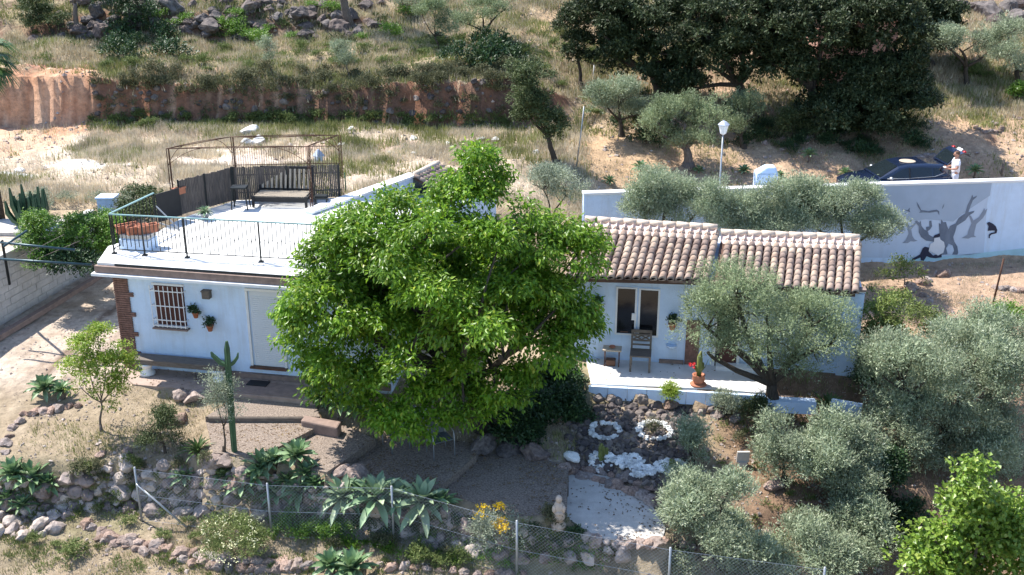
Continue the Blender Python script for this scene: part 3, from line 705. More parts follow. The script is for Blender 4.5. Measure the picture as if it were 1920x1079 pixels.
# gazebo frame
GZ = [at(325, 401, ZR), at(443, 374, ZR), at(641, 370, ZR), at(583, 396, ZR)]
gz = empty('gazebo_frame', GZ[0], 'bare rusty gazebo frame on the roof terrace', 'gazebo'); HT = 1.95
def zlev(p, z): return np.array([p[0], p[1], z])
tops = [zlev(p, ZR + HT) for p in GZ]
for p, t in zip(GZ, tops):
    MB().bar(p, t, .022).bar(p + [.07, .03, 0], t + [.07, .03, 0], .018).bar(p + [.035, .07, 0], t + [.035, .07, 0], .018).build('post', M['rust'], gz)
for i in range(4):
    a, b = tops[i], tops[(i + 1) % 4]; mb = MB(); mb.bar(a, b, .02)
    pts = [a + (b - a) * k / 10 + np.array([0, 0, .035 * math.sin(math.pi * k / 10)]) for k in range(11)]; mb.tube(pts, .011, 5)
    pts = [a + (b - a) * (k / 8 * .28) + np.array([0, 0, -.5 * (1 - k / 8) ** 2]) for k in range(9)]; mb.tube(pts, .009, 4)
    pts = [b + (a - b) * (k / 8 * .28) + np.array([0, 0, -.5 * (1 - k / 8) ** 2]) for k in range(9)]; mb.tube(pts, .009, 4)
    mb.build('beam', M['rust'], gz)
pk = sum(tops) / 4 + np.array([0, 0, .10]); mb = MB()
for a in (tops[1], tops[2]): mb.tube([a, a + (pk - a) * .5 + np.array([0, 0, .02]), pk], .010, 5)
mb.build('roof_rib', M['rust'], gz)
gp = MB(); a, b = GZ[1], GZ[2]; d = b - a
for zz in (1.08, 1.62): gp.bar(a + [0, 0, zz], b + [0, 0, zz], .02)
for k in range(46): c = a + d * (k + .5) / 46; gp.bar(c + [0, 0, .75], c + [0, 0, 1.62], .010)
gp.build('back_grille', M['rust'], gz)
# slatted sofa bench
sb = at(476, 389, ZR); sb2 = at(575, 391, ZR); du = (sb2 - sb); du[2] = 0; Ls = np.linalg.norm(du); du /= Ls; dw = np.array([-du[1], du[0], 0]); RS = frame_rot(du)
sf = empty('slatted_bench', sb, 'dark framed slatted bench with pale back slats on the roof terrace', 'bench')
S = lambda a, b, c: sb + du * a + dw * b + np.array([0, 0, c])
mb = MB()
for a in (0, Ls): mb.bar(S(a, -.02, .02), S(a, -.02, .36), .07); mb.bar(S(a, .72, 0), S(a, .72, .36), .07)
mb.build('leg', M['black'], sf)
mb = MB(); mb.bar(S(-.03, 0, .25), S(Ls + .03, 0, .25), .05, .14); mb.bar(S(-.03, .72, .25), S(Ls + .03, .72, .25), .05, .14); mb.bar(S(0, 0, .26), S(0, .72, .26), .05, .1); mb.bar(S(Ls, 0, .26), S(Ls, .72, .26), .05, .1)
mb.bar(S(0, .74, .3), S(0, .98, 1.0), .05); mb.bar(S(Ls, .74, .3), S(Ls, .98, 1.0), .05); mb.bar(S(-.02, .98, 1.0), S(Ls + .02, .98, 1.0), .05, .08); mb.bar(S(0, .75, .38), S(Ls, .75, .38), .04, .05)
mb.build('frame', M['black'], sf)
mb = MB()
for k in range(11): a = Ls * (k + .6) / 11.4; mb.box(S(a, .86, .68), (.062, .02, .60), 0, RS @ Matrix.Rotation(math.radians(-18), 3, 'X'))
mb.build('back_slat', M['wood_pale'], sf)
mb = MB()
for k in range(9): mb.box(S(Ls / 2, .05 + k * .078, .34), (Ls - .06, .042, .02), 0, RS)
mb.build('seat_slat', M['wood_pale'], sf)
# stool, low crate table, potted agave on the deck
st = at(452, 391, ZR); s_ = empty('tall_stool', st, 'black square stool beside the slatted bench on the roof', 'stool')
MB().box(st + [0, 0, .66], (.46, .36, .05)).build('seat', M['iron'], s_)
for x in (-1, 1):
    for y in (-1, 1): MB().bar(st + [x * .19, y * .14, .64], st + [x * .24, y * .18, 0], .03).build('leg', M['iron'], s_)
ct = at(603, 385, ZR); c_ = empty('deck_tray', ct, 'small dark tray table right of the slatted bench', 'table')
MB().box(ct + [0, 0, .24], (.42, .3, .05)).box(ct + [0, 0, .29], (.36, .24, .05)).build('tray', M['iron'], c_)
for x in (-1, 1):
    for y in (-1, 1): MB().bar(ct + [x * .17, y * .11, .22], ct + [x * .19, y * .13, 0], .025).build('leg', M['iron'], c_)

# ------------------------------------------------------------------ clay tile roofs
def tile_roof(name, P00, P10, P01, P11, ncol, nrow, parent, ridge=True, verge=(True, True), flip=False):
    """P00,P10 = eave ends, P01,P11 = ridge ends"""
    P00, P10, P01, P11 = map(np.array, (P00, P10, P01, P11))
    S = lambda u, v, h=0: (P00 * (1 - u) * (1 - v) + P10 * u * (1 - v) + P01 * (1 - u) * v + P11 * u * v) + np.array([0, 0, h])
    r = None
    pl = MB(); pl.add([S(0, 0, -.02), S(1, 0, -.02), S(1, 1, -.02), S(0, 1, -.02), S(0, 0, -.12), S(1, 0, -.12), S(1, 1, -.12), S(0, 1, -.12)], [(0, 1, 2, 3), (7, 6, 5, 4), (0, 4, 5, 1), (1, 5, 6, 2), (2, 6, 7, 3), (3, 7, 4, 0)])
    base = pl.build('roof', M['tile_dark'], parent)
    mb = MB(); wcol = np.linalg.norm(P10 - P00) / ncol; rr = random.Random(3)
    nseg = 7
    for j in range(ncol + 1):
        u0 = (j) / ncol
        if (j == 0 and not verge[0]) or (j == ncol and not verge[1]): continue
        for i in range(nrow):
            va = i / nrow - (.012 if i else .02); vb = (i + 1.12) / nrow; vb = min(vb, .985); jw = rr.uniform(-.006, .006)
            V = []; 
            for v, rad, hh in ((va, wcol * .46, .06), (vb, wcol * .37, .03)):
                for k in range(nseg + 1):
                    t = math.pi * k / nseg; du_ = -math.cos(t) * rad / (wcol * ncol); V.append(S(u0 + du_ + jw / (wcol * ncol), v, hh + math.sin(t) * rad * .95 - .02))
            for k in range(nseg + 1):   # thickness at the lower lip
                t = math.pi * k / nseg; rad = wcol * .37; V.append(S(u0 - math.cos(t) * rad / (wcol * ncol), va, .02 + math.sin(t) * rad * .9 - .02))
            Fs = [(k, k + 1, nseg + 2 + k, nseg + 1 + k) for k in range(nseg)] + [(k + 1, k, 2 * nseg + 2 + k, 2 * nseg + 3 + k) for k in range(nseg)]
            if i == 0: Fs.append(tuple(2 * nseg + 2 + k for k in range(nseg + 1)))
            mb.add(V, Fs, 0, True)
    mb.build('cover_tiles', M['tile'], parent)
    # channel tiles lipped over the top, mortar pink; ridge caps
    if ridge:
        mb = MB()
        for j in range(ncol):
            V = []
            for v, hh in ((.80, .05), (1.0, .11)):
                for k in range(nseg + 1):
                    t = math.pi * k / nseg; rad = wcol * .5; V.append(S((j + .5) / ncol - math.cos(t) * rad / (wcol * ncol), v + (.07 * abs(math.cos(t)) ** 1.5 if v < .9 else 0), hh + .10 - math.sin(t) * rad * .95))
            mb.add(V, [(k, k + 1, nseg + 2 + k, nseg + 1 + k) for k in range(nseg)], 0, True)
        mb.build('mortar_scallop', M['tile_pink'], parent)
        mb = MB(); n2 = max(3, int(np.linalg.norm(P11 - P01) / .36)); 
        for i in range(n2):
            a = S(i / n2 - .004, 1.0, .13 + rr.uniform(-.008, .012)); b = S((i + 1.03) / n2, 1.0, .13 + rr.uniform(-.008, .012)); mb.tube([a, b], [.11, .095], 10, 0, True)
        mb.build('ridge_cap', M['tile_pale'], parent)
    return base
# ------------------------------------------------------------------ tiled house on the right
ZE = 2.42
hw0 = at(1062, 670, 0); hw1 = at(1600, 702, 0); u2 = hw1 - hw0; u2[2] = 0; L2 = np.linalg.norm(u2); u2 /= L2; w2 = np.array([-u2[1], u2[0], 0]); R2 = frame_rot(u2)
H2 = hw0
th = empty('tiled_house', H2, 'low white house with a curved clay tile roof', 'house')
E0 = at(1092, 528, 2.50); E1 = at(1324, 531, 2.50)
q = lambda a, b, c: wp(a, b, c, H2, u2, w2)
_, topz = uv(onwall(1140, 523, H2, w2), H2, u2)
eL = at(1066, 520, topz + .12); eM = at(1322, 527, topz + .12); eR = at(1604, 549, topz + .10)
rL = at(1098, 420, topz + .74); rM = at(1344, 436, topz + .74); rR = at(1610, 455, topz + .66)
# make the eave ends of the left roof follow the tile direction seen in the picture
tile_roof('roof', eL, eM, rL, rM, 16, 9, th)
eM2 = at(1338, 530, topz + .06); rM2 = at(1352, 445, topz + .62)
tile_roof('roof', eM2, eR, rM2, rR, 17, 9, th, verge=(False, True))
wl = MB(); back = max(np.dot(rL - H2, w2), np.dot(rR - H2, w2)) + .1
wl.box(q(L2 / 2, back / 2, topz / 2 - .2), (L2, back, topz + .4), 0, R2)
rz = topz + .55
wl.add([q(0, .1, topz), q(L2, .1, topz), q(L2, back, topz), q(0, back, topz), q(0, back, rz), q(L2, back, rz - .06)], [(0, 4, 3), (1, 2, 5), (2, 3, 4, 5), (0, 1, 5, 4)])
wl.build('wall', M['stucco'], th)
mb = MB(); mb.box(q(L2 / 2, -.05, topz + .015), (L2 + .1, .12, .05), 0, R2); mb.build('eave_band', M['white'], th)
MB().box(q(L2 / 2, -.08, topz + .075), (L2 + .1, .22, .06), 0, R2).build('eave_tile_course', M['plinth'], th)
def W2(px, py, off=0): return onwall(px, py, H2, w2, off)
def rect2(x0, y0, x1, y1):
    a = W2(x0, y0); b = W2(x1, y0); c = W2(x0, y1); return (np.dot(a - H2, u2), np.dot(b - H2, u2), a[2], c[2])
for k, (x0, y0, x1, y1) in enumerate(((1159, 540, 1192, 624), (1202, 543, 1235, 628))):
    a, b, zt, zb = rect2(x0, y0, x1, y1)
    wn_ = MB().box(q((a + b) / 2, -.008, (zt + zb) / 2), (b - a, .016, zt - zb), 0, R2).build('window', M['glass_dark'], th)
    mb = MB()
    for (xa, xb, za, zb_) in ((a - .05, a, zb - .04, zt + .04), (b, b + .05, zb - .04, zt + .04), (a, b, zt, zt + .04), (a, b, zb - .04, zb)):
        mb.box(q((xa + xb) / 2, -.02, (za + zb_) / 2), (xb - xa, .05, zb_ - za), 0, R2)
    mb.build('frame', M['white'], wn_)
    if k == 0:
        MB().box(q(b - .02, -.035, zb + .5), (.11, .04, .19), 0, R2).box(q(b + .01, -.06, zb + .5), (.03, .03, .2), 0, R2).build('handle', M['white'], wn_)
        MB().box(q((a + b) / 2 - .03, -.018, zb + .04), (.2, .01, .03), 0, R2).build('curtain', M['wood_brown'], wn_)
# brick panel, recessed door, projecting wall edge, plinth
a, b, zt, zb = rect2(1290, 585, 1313, 672)
MB().box(q((a + b) / 2, -.03, .55), (b - a + .04, .06, 1.5), 0, R2).build('brick_panel', M['brick'], th)
a, b, zt, zb = rect2(1343, 628, 1384, 690)
dr = MB().box(q((a + b) / 2, -.012, 1.02), (b - a, .024, 2.04), 0, R2).build('door', M['glass_dark'], th)
MB().box(q((a + b) / 2 + .05, -.03, .35), (b - a - .12, .02, .66), 0, R2).build('panel', M['shutter_brown'], dr)
mb = MB(); mb.box(q(a - .04, -.03, 1.04), (.08, .07, 2.1), 0, R2); mb.box(q(b + .04, -.03, 1.04), (.08, .07, 2.1), 0, R2); mb.box(q((a + b) / 2, -.03, 2.1), (b - a + .16, .07, .06), 0, R2); mb.build('frame', M['white'], dr)
a1_, b1_, _, _ = rect2(1238, 600, 1292, 672)
MB().box(q(a1_ + .35, -.04, .06), (b1_ - a1_ - .1, .07, .12), 0, R2).build('plinth_course', M['plinth'], th)
a2_, b2_, _, _ = rect2(1583, 560, 1586, 690); MB().bar(q(a2_ + .05, -.02, .0), q(a2_ + .05, -.02, topz), .02).build('cable', M['iron'], th)
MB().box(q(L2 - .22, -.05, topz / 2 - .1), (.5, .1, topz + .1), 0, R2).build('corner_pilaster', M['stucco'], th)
# porch slab with a white blocked face
po = MB().prism([(p[0], p[1]) for p in P_PORCH], -.35, .02).build('porch', M['porch']); tag(po, 'white raised porch slab in front of the tiled house', 'porch', kind='structure')
fa = at(1104, 720, .02); fb = at(1436, 738.5, .02); mb = MB(); dd = fb - fa; ff = dd / np.linalg.norm(dd); nn = np.array([ff[1], -ff[0], 0])
for k in range(9):
    p = fa + dd * (k + .01) / 9; r_ = fa + dd * (k + .99) / 9; wallseg(mb, p + nn * .05, r_ + nn * .05, -.36, -.005, .10)
tag(mb.build('porch_kerb', M['stucco'], loc=fa), 'white block kerb along the porch front edge', 'kerb')
side = [at(*p, -.30) for p in ((1442, 700), (1444, 745), (1540, 742), (1622, 748), (1625, 700), (1500, 690))]
slab('paved_strip', side, -.30, .3, M['path'], 'brownish paved strip along the right part of the tiled house', 'porch')
# small step and low walls right of the porch
p = at(1492, 738, .0); mb = MB(); wallseg(mb, at(1440, 742, .05), at(1530, 746, .05), -.35, -.04, .3); tag(mb.build('low_wall', M['stucco'], loc=p), 'low rounded white wall between the porch and the palm-like plant', 'wall')
mb = MB(); wallseg(mb, at(1560, 742, 0), at(1618, 752, 0), -.5, -.12, .22); tag(mb.build('low_wall', M['stucco'], loc=at(1590, 745, 0)), 'low white wall at the far right corner of the tiled house', 'wall')
st_ = MB(); a = at(1340, 692, .02); st_.box(a + [.65, -.05, .06], (1.25, .3, .12), 0, R2); tag(st_.build('door_step', M['white'], loc=a), 'white step below the brown door of the tiled house', 'step')

# garden chair and side table on the porch
gc = at(1200, 691, .02); ch = empty('porch_chair', gc, 'weathered wooden chair below the dark windows of the tiled house', 'chair')
G = lambda a, b, c: gc + u2 * a + w2 * b + np.array([0, 0, c])
for x in (-.25, .25):
    MB().bar(G(x, -.25, 0), G(x, -.25, .44), .05).build('leg', M['wood_grey'], ch)
    MB().bar(G(x, .22, 0), G(x, .30, .98), .05).build('leg', M['wood_grey'], ch)
mb = MB()
for k in range(6): mb.box(G(0, -.24 + k * .092, .45), (.56, .075, .03), 0, R2)
mb.build('seat', M['wood_grey'], ch)
mb = MB()
for z in (.58, .70, .86, .95): mb.box(G(0, .25 + (z - .45) * .09, z), (.5, .025, .045 if z < .9 else .09), 0, R2)
mb.bar(G(-.22, .28, .72), G(0, .28, .84), .03).bar(G(.22, .28, .72), G(0, .28, .84), .03).bar(G(-.22, .28, .84), G(0, .28, .72), .03).bar(G(.22, .28, .84), G(0, .28, .72), .03)
mb.build('backrest', M['wood_grey'], ch)
gt = at(1147, 684, .02); tb = empty('side_table', gt, 'small brown folding table beside the wooden porch chair', 'table'); T = lambda a, b, c: gt + u2 * a + w2 * b + np.array([0, 0, c])
MB().box(T(0, 0, .47), (.50, .34, .035), 0, R2).build('tabletop', M['wood_pale'], tb)
mb = MB()
for s in (-.19, .19): mb.bar(T(s, -.14, .45), T(s, .14, 0), .03); mb.bar(T(s, .14, .45), T(s, -.14, 0), .03)
mb.build('trestle', M['wood_brown'], tb)
mb = MB().lathe(T(.0, .02, .49), [(.05, 0), (.09, .03), (.08, .05), (.07, .04)], 12); tag(mb.build('bowl', M['terracotta'], loc=T(.0, .02, .49)), 'small clay bowl on the brown folding table', 'bowl')
mb = MB().box(T(-.03, -.02, .09), (.26, .2, .17), 0, R2); tag(mb.build('wooden_crate', M['wood_brown'], loc=T(-.03, -.02, 0), bevel=.01), 'dark wooden crate under the folding table', 'crate')
# bird-bath style wall basin, low
c = W2(1259, 647); tag(MB().lathe(c - w2 * .1 + [0, 0, -.08], [(.03, 0), (.10, .05), (.15, .12), (.13, .12), (.08, .06)], 12).build('wall_basin', M['stucco'], loc=c), 'small white basin fixed low on the tiled house wall', 'basin')

# wall pots
def wallpot(c, n, s, label, leaf='dark', fl=None):
    r = empty('wall_pot', c, label, 'flower pot'); b = c - n * (s * .75)
    MB().lathe(b + [0, 0, -s], [(s * .38, 0), (s * .6, s * .9), (s * .68, s * .9), (s * .68, s * 1.1), (s * .55, s * 1.1), (s * .5, s * .95)], 14).build('pot', M['terracotta'], r)
    V, Fq, _ = crown([(0, 0, s * .45, s * .9, s * .7, s * .6)], 420, .06, .035, 12, s * .5, droop=.3, tw=.03); off = b - c
    link('plant', npmesh('plant', V + off, Fq, M[leaf]), r)
    if fl:
        V, Fq, _ = crown([(0, 0, s * .3, s * 1.3, s * .7, s * .9)], 30, .06, .05, 6, .03, tw=.02); link('flower', npmesh('flower', V + off, Fq, M[fl]), r)
    return r
wallpot(onwall(370, 584), W, .14, 'upper of the two small flower pots on the wall right of the barred window')
wallpot(onwall(397, 608), W, .15, 'lower of the two small flower pots on the wall right of the barred window')
wallpot(W2(1261, 604), w2, .17, 'flower pot hanging on the wall right of the two dark windows', 'dark')
wallpot(W2(1121, 570), w2, .16, 'flower pot on the wall left of the dark windows, half hidden by the walnut')
# potted cactus with red flowers on the porch
pc = at(1309, 722, .02); r = empty('potted_cactus', pc, 'tall green cactus with red flowers in a round clay pot on the porch', 'potted plant')
MB().lathe(pc, [(.19, 0), (.22, .03), (.2, .05), (.1, .06), (.13, .09), (.17, .16), (.15, .26), (.17, .29), (.14, .3), (.12, .26)], 18).build('pot', M['terracotta'], r)
mb = MB().tube([(0, 0, .24), (.01, 0, .5), (.0, 0, .8), (.02, 0, .95)], [.06, .075, .07, .02], 8); mb.tube([(.02, 0, .4), (.09, .02, .5), (.10, .02, .62)], [.05, .05, .02], 7); mb.tube([(-.02, 0, .38), (-.09, .0, .46), (-.10, .0, .55)], [.045, .045, .02], 7)
mb.local('cactus', M['cactus_y'], r)
V, Fq, _ = crown([(-.17, 0, .55, .04, .04, .04), (.22, 0, .72, .04, .04, .04)], 60, .05, .05, 4, .04, tw=.02); link('flower', npmesh('flower', V, Fq, M['red']), r)
mb = MB(); mb.tube([(.02, 0, .3), (-.1, 0, .42), (-.17, 0, .55)], .006, 4); mb.tube([(.02, 0, .3), (.15, 0, .5), (.22, 0, .72)], .006, 4); mb.local('stem', M['cactus'], r)

# small tile-roofed wing beyond the parapet
wg = empty('tiled_wing', at(800, 330, 2.6), 'clay tile roof edge with dark verge behind the walnut top', 'building')
B0 = at(778, 331, 3.15); B1 = at(822, 309, 3.25); C0_ = at(845, 372, 2.62); C1_ = at(930, 346, 2.70)
tile_roof('roof', C0_, C1_, B0, B1, 9, 7, wg, ridge=False, verge=(True, False))
# the columns run down to the right; dark painted edge along the top
MB().tube([B0 + [0, 0, .06], B1 + [0, 0, .06]], .10, 8).build('ridge_cap', M['tile_pale'], wg)
mb = MB(); wallseg(mb, B0 + np.array([-.08, .06, 0]), B1 + np.array([-.08, .06, 0]), 2.4, 3.28, .06); mb.build('verge_board', M['iron_blue'], wg)
wing = [B0, B1 + [0, .1, 0], C1_, C0_]
mb = MB(); mb.prism([(p[0], p[1]) for p in wing], 0.2, 2.45); mb.build('wall', M['stucco'], wg)
bk = PA + (PB - PA) * .62 - np.array([.0, .25, 0]); bk = at(712, 374, 2.7); tag(MB().lathe(bk, [(.26, 0), (.34, .3), (.37, .3), (.37, .35), (.31, .35), (.24, .04)], 18).build('blue_tub', mat('blue_plastic', (.10, .42, .62), .4, .08, 3), loc=bk), 'light blue plastic tub below the white coping near the walnut top', 'tub')

# ------------------------------------------------------------------ long white boundary wall with a mural
MA = np.array([2.2, 33.33, 0]); MBp = np.array([30.0, 36.05, 0])
_a = at(1095, 363, 3.07); _b = at(1920, 338, 3.07); dm = _b - _a; dm[2] = 0; dm /= np.linalg.norm(dm); nm = np.array([-dm[1], dm[0], 0]); RM = frame_rot(dm); M0 = _a.copy(); M0[2] = 0
bw = empty('boundary_wall', M0, 'long white boundary wall with a painted tree mural', 'wall'); Lw = 24.0
mq = lambda a, b, c: M0 + dm * a + nm * b + np.array([0, 0, c])
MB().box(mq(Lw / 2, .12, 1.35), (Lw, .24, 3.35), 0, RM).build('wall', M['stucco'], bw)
MB().box(mq(Lw / 2, .12, 3.05), (Lw + .04, .32, .07), 0, RM).build('coping', M['white'], bw)
blue_foot = mat('pale_blue_paint', (.42, .62, .68), .8, .1, 4)
def MW(px, py): 
    p = onwall(px, py, M0, nm); return float(np.dot(p - M0, dm)), float(p[2])
def flat(px, off, m, name, par):
    pts = [MW(*p) for p in px]; n = len(pts)
    V = [mq(a, -off - .003, c) for a, c in pts] + [mq(a, -off + .002, c) for a, c in pts]
    A = sum(pts[i][0] * pts[(i + 1) % n][1] - pts[(i + 1) % n][0] * pts[i][1] for i in range(n)); f = list(range(n)); 
    Fs = [tuple(f if A > 0 else f[::-1])]
    return MB().add(V, Fs).build(name, m, par)
mg = mat('mural_grey', (.38, .46, .57), .9, .06, 1.5); mgt = mat('mural_pinkgrey', (.53, .62, .75), .9, .04, 1.2); mdk = mat('mural_tree', (.15, .18, .235), .9, .08, 3); mbk = mat('mural_black', (.035, .035, .06), .9, .1, 3); mwh = mat('mural_white', (.72, .73, .76), .9, .03, 3); mmd = mat('mural_midgrey', (.26, .30, .37), .9, .07, 2)
for _m in (mg, mgt, mdk, mmd): weather(_m, .35, (2.5, 2.5, .7), (.42, .48, .56))
z = lambda X, Y: (1580 + X / 4.4964, 260 + Y / 4.4964)        # from an enlarged crop
zp = lambda L: [z(*p) for p in L]
mural = flat(zp([(130, 395), (420, 392), (760, 385), (1210, 372), (1259, 368), (1235, 460), (1215, 560), (1205, 700), (1190, 960), (1060, 985), (850, 985), (560, 1010), (130, 1000)]), .006, mgt, 'mural', bw)
flat(zp([(130, 400), (760, 387), (1255, 370), (1240, 480), (1120, 560), (1000, 640), (930, 700), (820, 690), (700, 680), (620, 690), (520, 680), (400, 640), (130, 620)]), .012, mg, 'painted_crown', mural)
def mpart(L, m, name, off=.018): return flat(zp(L), off, m, name, mural)
mpart([(808, 712), (825, 720), (830, 680), (845, 705), (868, 702), (880, 740), (890, 765), (905, 735), (950, 715), (975, 670), (1030, 630), (1050, 560), (1080, 500), (1090, 470), (1098, 495), (1130, 480), (1125, 495), (1095, 520), (1075, 570), (1058, 620), (1110, 608), (1100, 625), (1060, 650), (1030, 690), (960, 735), (945, 790), (930, 830), (940, 870), (965, 910), (972, 960), (965, 978), (920, 978), (935, 950), (925, 900), (890, 885), (870, 920), (880, 975), (830, 980), (815, 940), (820, 860), (770, 870), (700, 860), (660, 830), (640, 790), (640, 740), (605, 700), (625, 690), (645, 712), (655, 690), (662, 735), (685, 765), (705, 775), (700, 745), (730, 740), (728, 695), (745, 690), (752, 740), (735, 765), (715, 780), (725, 810), (760, 830), (818, 830)], mdk, 'painted_olive_tree', .018)
mpart([(500, 880), (530, 855), (555, 800), (545, 750), (530, 708), (545, 712), (565, 745), (600, 715), (620, 705), (610, 725), (575, 765), (585, 820), (605, 850), (630, 860), (600, 868), (570, 865), (548, 880)], mmd, 'painted_small_tree')
mpart([(480, 700), (492, 725), (520, 705), (500, 735), (505, 770), (500, 800), (482, 790), (478, 740)], mmd, 'painted_small_tree')
mpart([(1000, 838), (1050, 810), (1060, 770), (1085, 715), (1060, 645), (1080, 650), (1100, 690), (1150, 660), (1180, 610), (1190, 585), (1200, 605), (1218, 588), (1205, 630), (1180, 670), (1125, 720), (1110, 780), (1105, 815), (1125, 830), (1080, 832), (1060, 843)], mmd, 'painted_small_tree')
mpart([(620, 530), (640, 560), (660, 602), (720, 610), (790, 598), (812, 612), (812, 648), (795, 615), (730, 625), (680, 622), (640, 625), (655, 612), (630, 570)], mdk, 'painted_branch')
mpart([(512, 597), (545, 603), (565, 580), (562, 605), (570, 622), (545, 612)], mdk, 'painted_branch')
mpart([(835, 595), (840, 570), (855, 545), (850, 575)], mdk, 'painted_branch')
mpart([(580, 1030), (582, 1012), (650, 975), (672, 925), (690, 910), (725, 918), (722, 950), (760, 985), (830, 965), (832, 1000), (780, 1008), (735, 1003), (705, 990), (680, 1030), (655, 1025), (655, 1000), (610, 1020)], mbk, 'painted_trousers', .026)
mpart([(760, 835), (770, 815), (815, 797), (818, 825), (790, 832)], mbk, 'painted_hat', .026)
mpart([(735, 885), (765, 870), (768, 838), (815, 830), (820, 850), (850, 870), (858, 910), (845, 960), (800, 985), (750, 955), (722, 945)], mwh, 'painted_white_shirt', .032)
mpart([(868, 925), (895, 890), (925, 905), (935, 940), (915, 978), (885, 975)], mgt, 'painted_rock', .026)
zc = lambda L: [(1440 + a / 2.998, 360 + b / 2.998) for a, b in L]
flat(zc([(1228, 175), (1240, 168), (1262, 178), (1278, 192), (1287, 215), (1233, 218), (1238, 195)]), .026, mbk, 'painted_cat', mural)
flat(zc([(1272, 214), (1287, 214), (1282, 232), (1255, 238), (1245, 248), (1246, 260), (1238, 258), (1240, 240), (1252, 230), (1274, 226)]), .024, mbk, 'painted_cat_tail', mural)
flat([(1765, 481), (1842, 474), (1920, 466), (1990, 460), (1990, 482), (1920, 482), (1842, 483), (1700, 490), (1765, 485)], .006, blue_foot, 'painted_foot_band', bw)
flat([(1700, 484), (1764, 480), (1764, 488), (1700, 494)], .014, blue_foot, 'painted_foot_band', bw)

# white pillar beyond the wall
wp_ = np.array([*(mq(0, .95, 0)[:2] * 0), 0]); c = atY(1434, 352, 35.4); pil = MB()
pil.box((c[0], c[1], 2.15), (.72, .5, 2.1)); pil.add([(c[0] - .36, c[1] - .25, 3.2), (c[0] + .36, c[1] - .25, 3.2), (c[0] + .36, c[1] + .25, 3.2), (c[0] - .36, c[1] + .25, 3.2), (c[0] - .02, c[1] - .2, 3.42), (c[0] + .26, c[1] - .2, 3.42), (c[0] + .26, c[1] + .2, 3.42), (c[0] - .02, c[1] + .2, 3.42)], [(4, 5, 6, 7), (0, 1, 5, 4), (1, 2, 6, 5), (2, 3, 7, 6), (3, 0, 4, 7)])
tag(pil.build('white_pillar', M['stucco'], loc=(c[0], c[1], 1.1), bevel=.05), 'white masonry pillar standing just behind the boundary wall', 'pillar')
# street lamp behind the wall
lb = atY(1349, 352, 36.0); lz = tz(lb[0], 36.0); l0 = np.array([lb[0], 36.0, lz]); ltop = atY(1353, 226, 36.0)[2]
sl_ = empty('garden_lamp', l0, 'white lantern on a slim grey post behind the boundary wall', 'lamp post')
MB().lathe((0, 0, 0), [(.09, 0), (.09, .15), (.045, .25), (.032, .6), (.028, ltop - lz - .48)], 10).local('pole', M['galv'], sl_)
hh = ltop - lz; MB().lathe((0, 0, 0), [(.04, hh - .48), (.10, hh - .44), (.17, hh - .16), (.16, hh - .15), (.05, hh - .42)], 8, smooth=False).local('lantern', M['white'], sl_)
MB().lathe((0, 0, 0), [(.19, hh - .165), (.2, hh - .14), (.09, hh - .04), (.03, hh - .02), (.03, hh)], 8, smooth=False).local('cap', mat('lamp_cap', (.42, .46, .55), .4, .1, 5), sl_)

# ------------------------------------------------------------------ block wall on the far left
bd = BLK_B - BLK_A; bd[2] = 0; bL = np.linalg.norm(bd); bu = bd / bL; RB = frame_rot(bu); bwl = empty('block_wall', BLK_B, 'whitewashed concrete block wall along the left alley', 'wall')
BQ = lambda a, c, b=0: BLK_B - bu * a + np.array([-bu[1], bu[0], 0]) * b + np.array([0, 0, c])
mb = MB(); rr = random.Random(5); nr = 9; topw = 1.95; hb = topw / nr
for i in range(nr):
    n = 26
    for k in range(n):
        a = (k + (.5 if i % 2 else 0)) * .42; j = rr.uniform(0, .010); mb.box(BQ(a + .2, hb * (i + .5), .10 + j * .5), (.408, .2 - j, hb - .012), 0, RB)
mb.build('blocks', M['block'], bwl)
MB().box(BQ(5.6, topw / 2, .11), (11.4, .17, topw - .02), 0, RB).build('mortar', M['concrete'], bwl)
MB().box(BQ(5.6, topw + .025, .1), (11.5, .24, .05), 0, RB).build('coping', M['block'], bwl)
kb = MB(); kb.bar(BQ(0.4, .08, -.62), BQ(11, .08, -.62), .18, .16); tag(kb.build('alley_kerb', M['plinth'], loc=BQ(1, 0, -.6)), 'long low kerb running along the foot of the block wall', 'kerb')
# bare pipe frame over the alley
pf = empty('pipe_frame', at(18, 535, .8), 'dark blue pipe frame standing over the left alley wall', 'frame')
pts = [(at(-60, 449, 2.9), at(140, 469, 2.9)), (at(-60, 482, 2.6), at(172, 497, 2.6)), (at(7, 462, 2.9), at(50, 433, 3.0))]
for a, b in pts: MB().tube([a, b], .035, 8).build('rail', M['iron_blue'], pf)
for a, b in ((at(4, 452, 2.95), at(18, 533, 1.25)), (at(172, 492, 2.6), at(181, 505, 2.0))): MB().tube([a, b], .04, 8).build('post', M['iron'], pf)
for a, b in ((at(30, 486, 2.62), at(120, 440, 2.9)), (at(60, 490, 2.62), at(150, 452, 2.8))): MB().tube([a, b], .008, 4).build('wire', M['wood_grey'], pf)
pp = at(205, 385, 2.0); p2 = ground(205, 400) if False else np.array([at(205, 400, 2.1)[0], at(205, 400, 2.1)[1], 1.9])
tag(MB().box(p2 + [0, 0, .35], (.55, .5, .75)).box(p2 + [0, 0, .76], (.62, .57, .07)).build('white_block_post', M['stucco'], loc=p2, bevel=.03), 'squat white masonry post among the shrubs behind the left railing', 'post')
q0 = at(30, 425, 2.0); tag(MB().box(q0 + [0, 0, -.02], (2.6, 1.5, .1)).build('concrete_slab', M['concrete'], loc=q0), 'pale concrete slab behind the dark cactus at the left edge', 'slab')

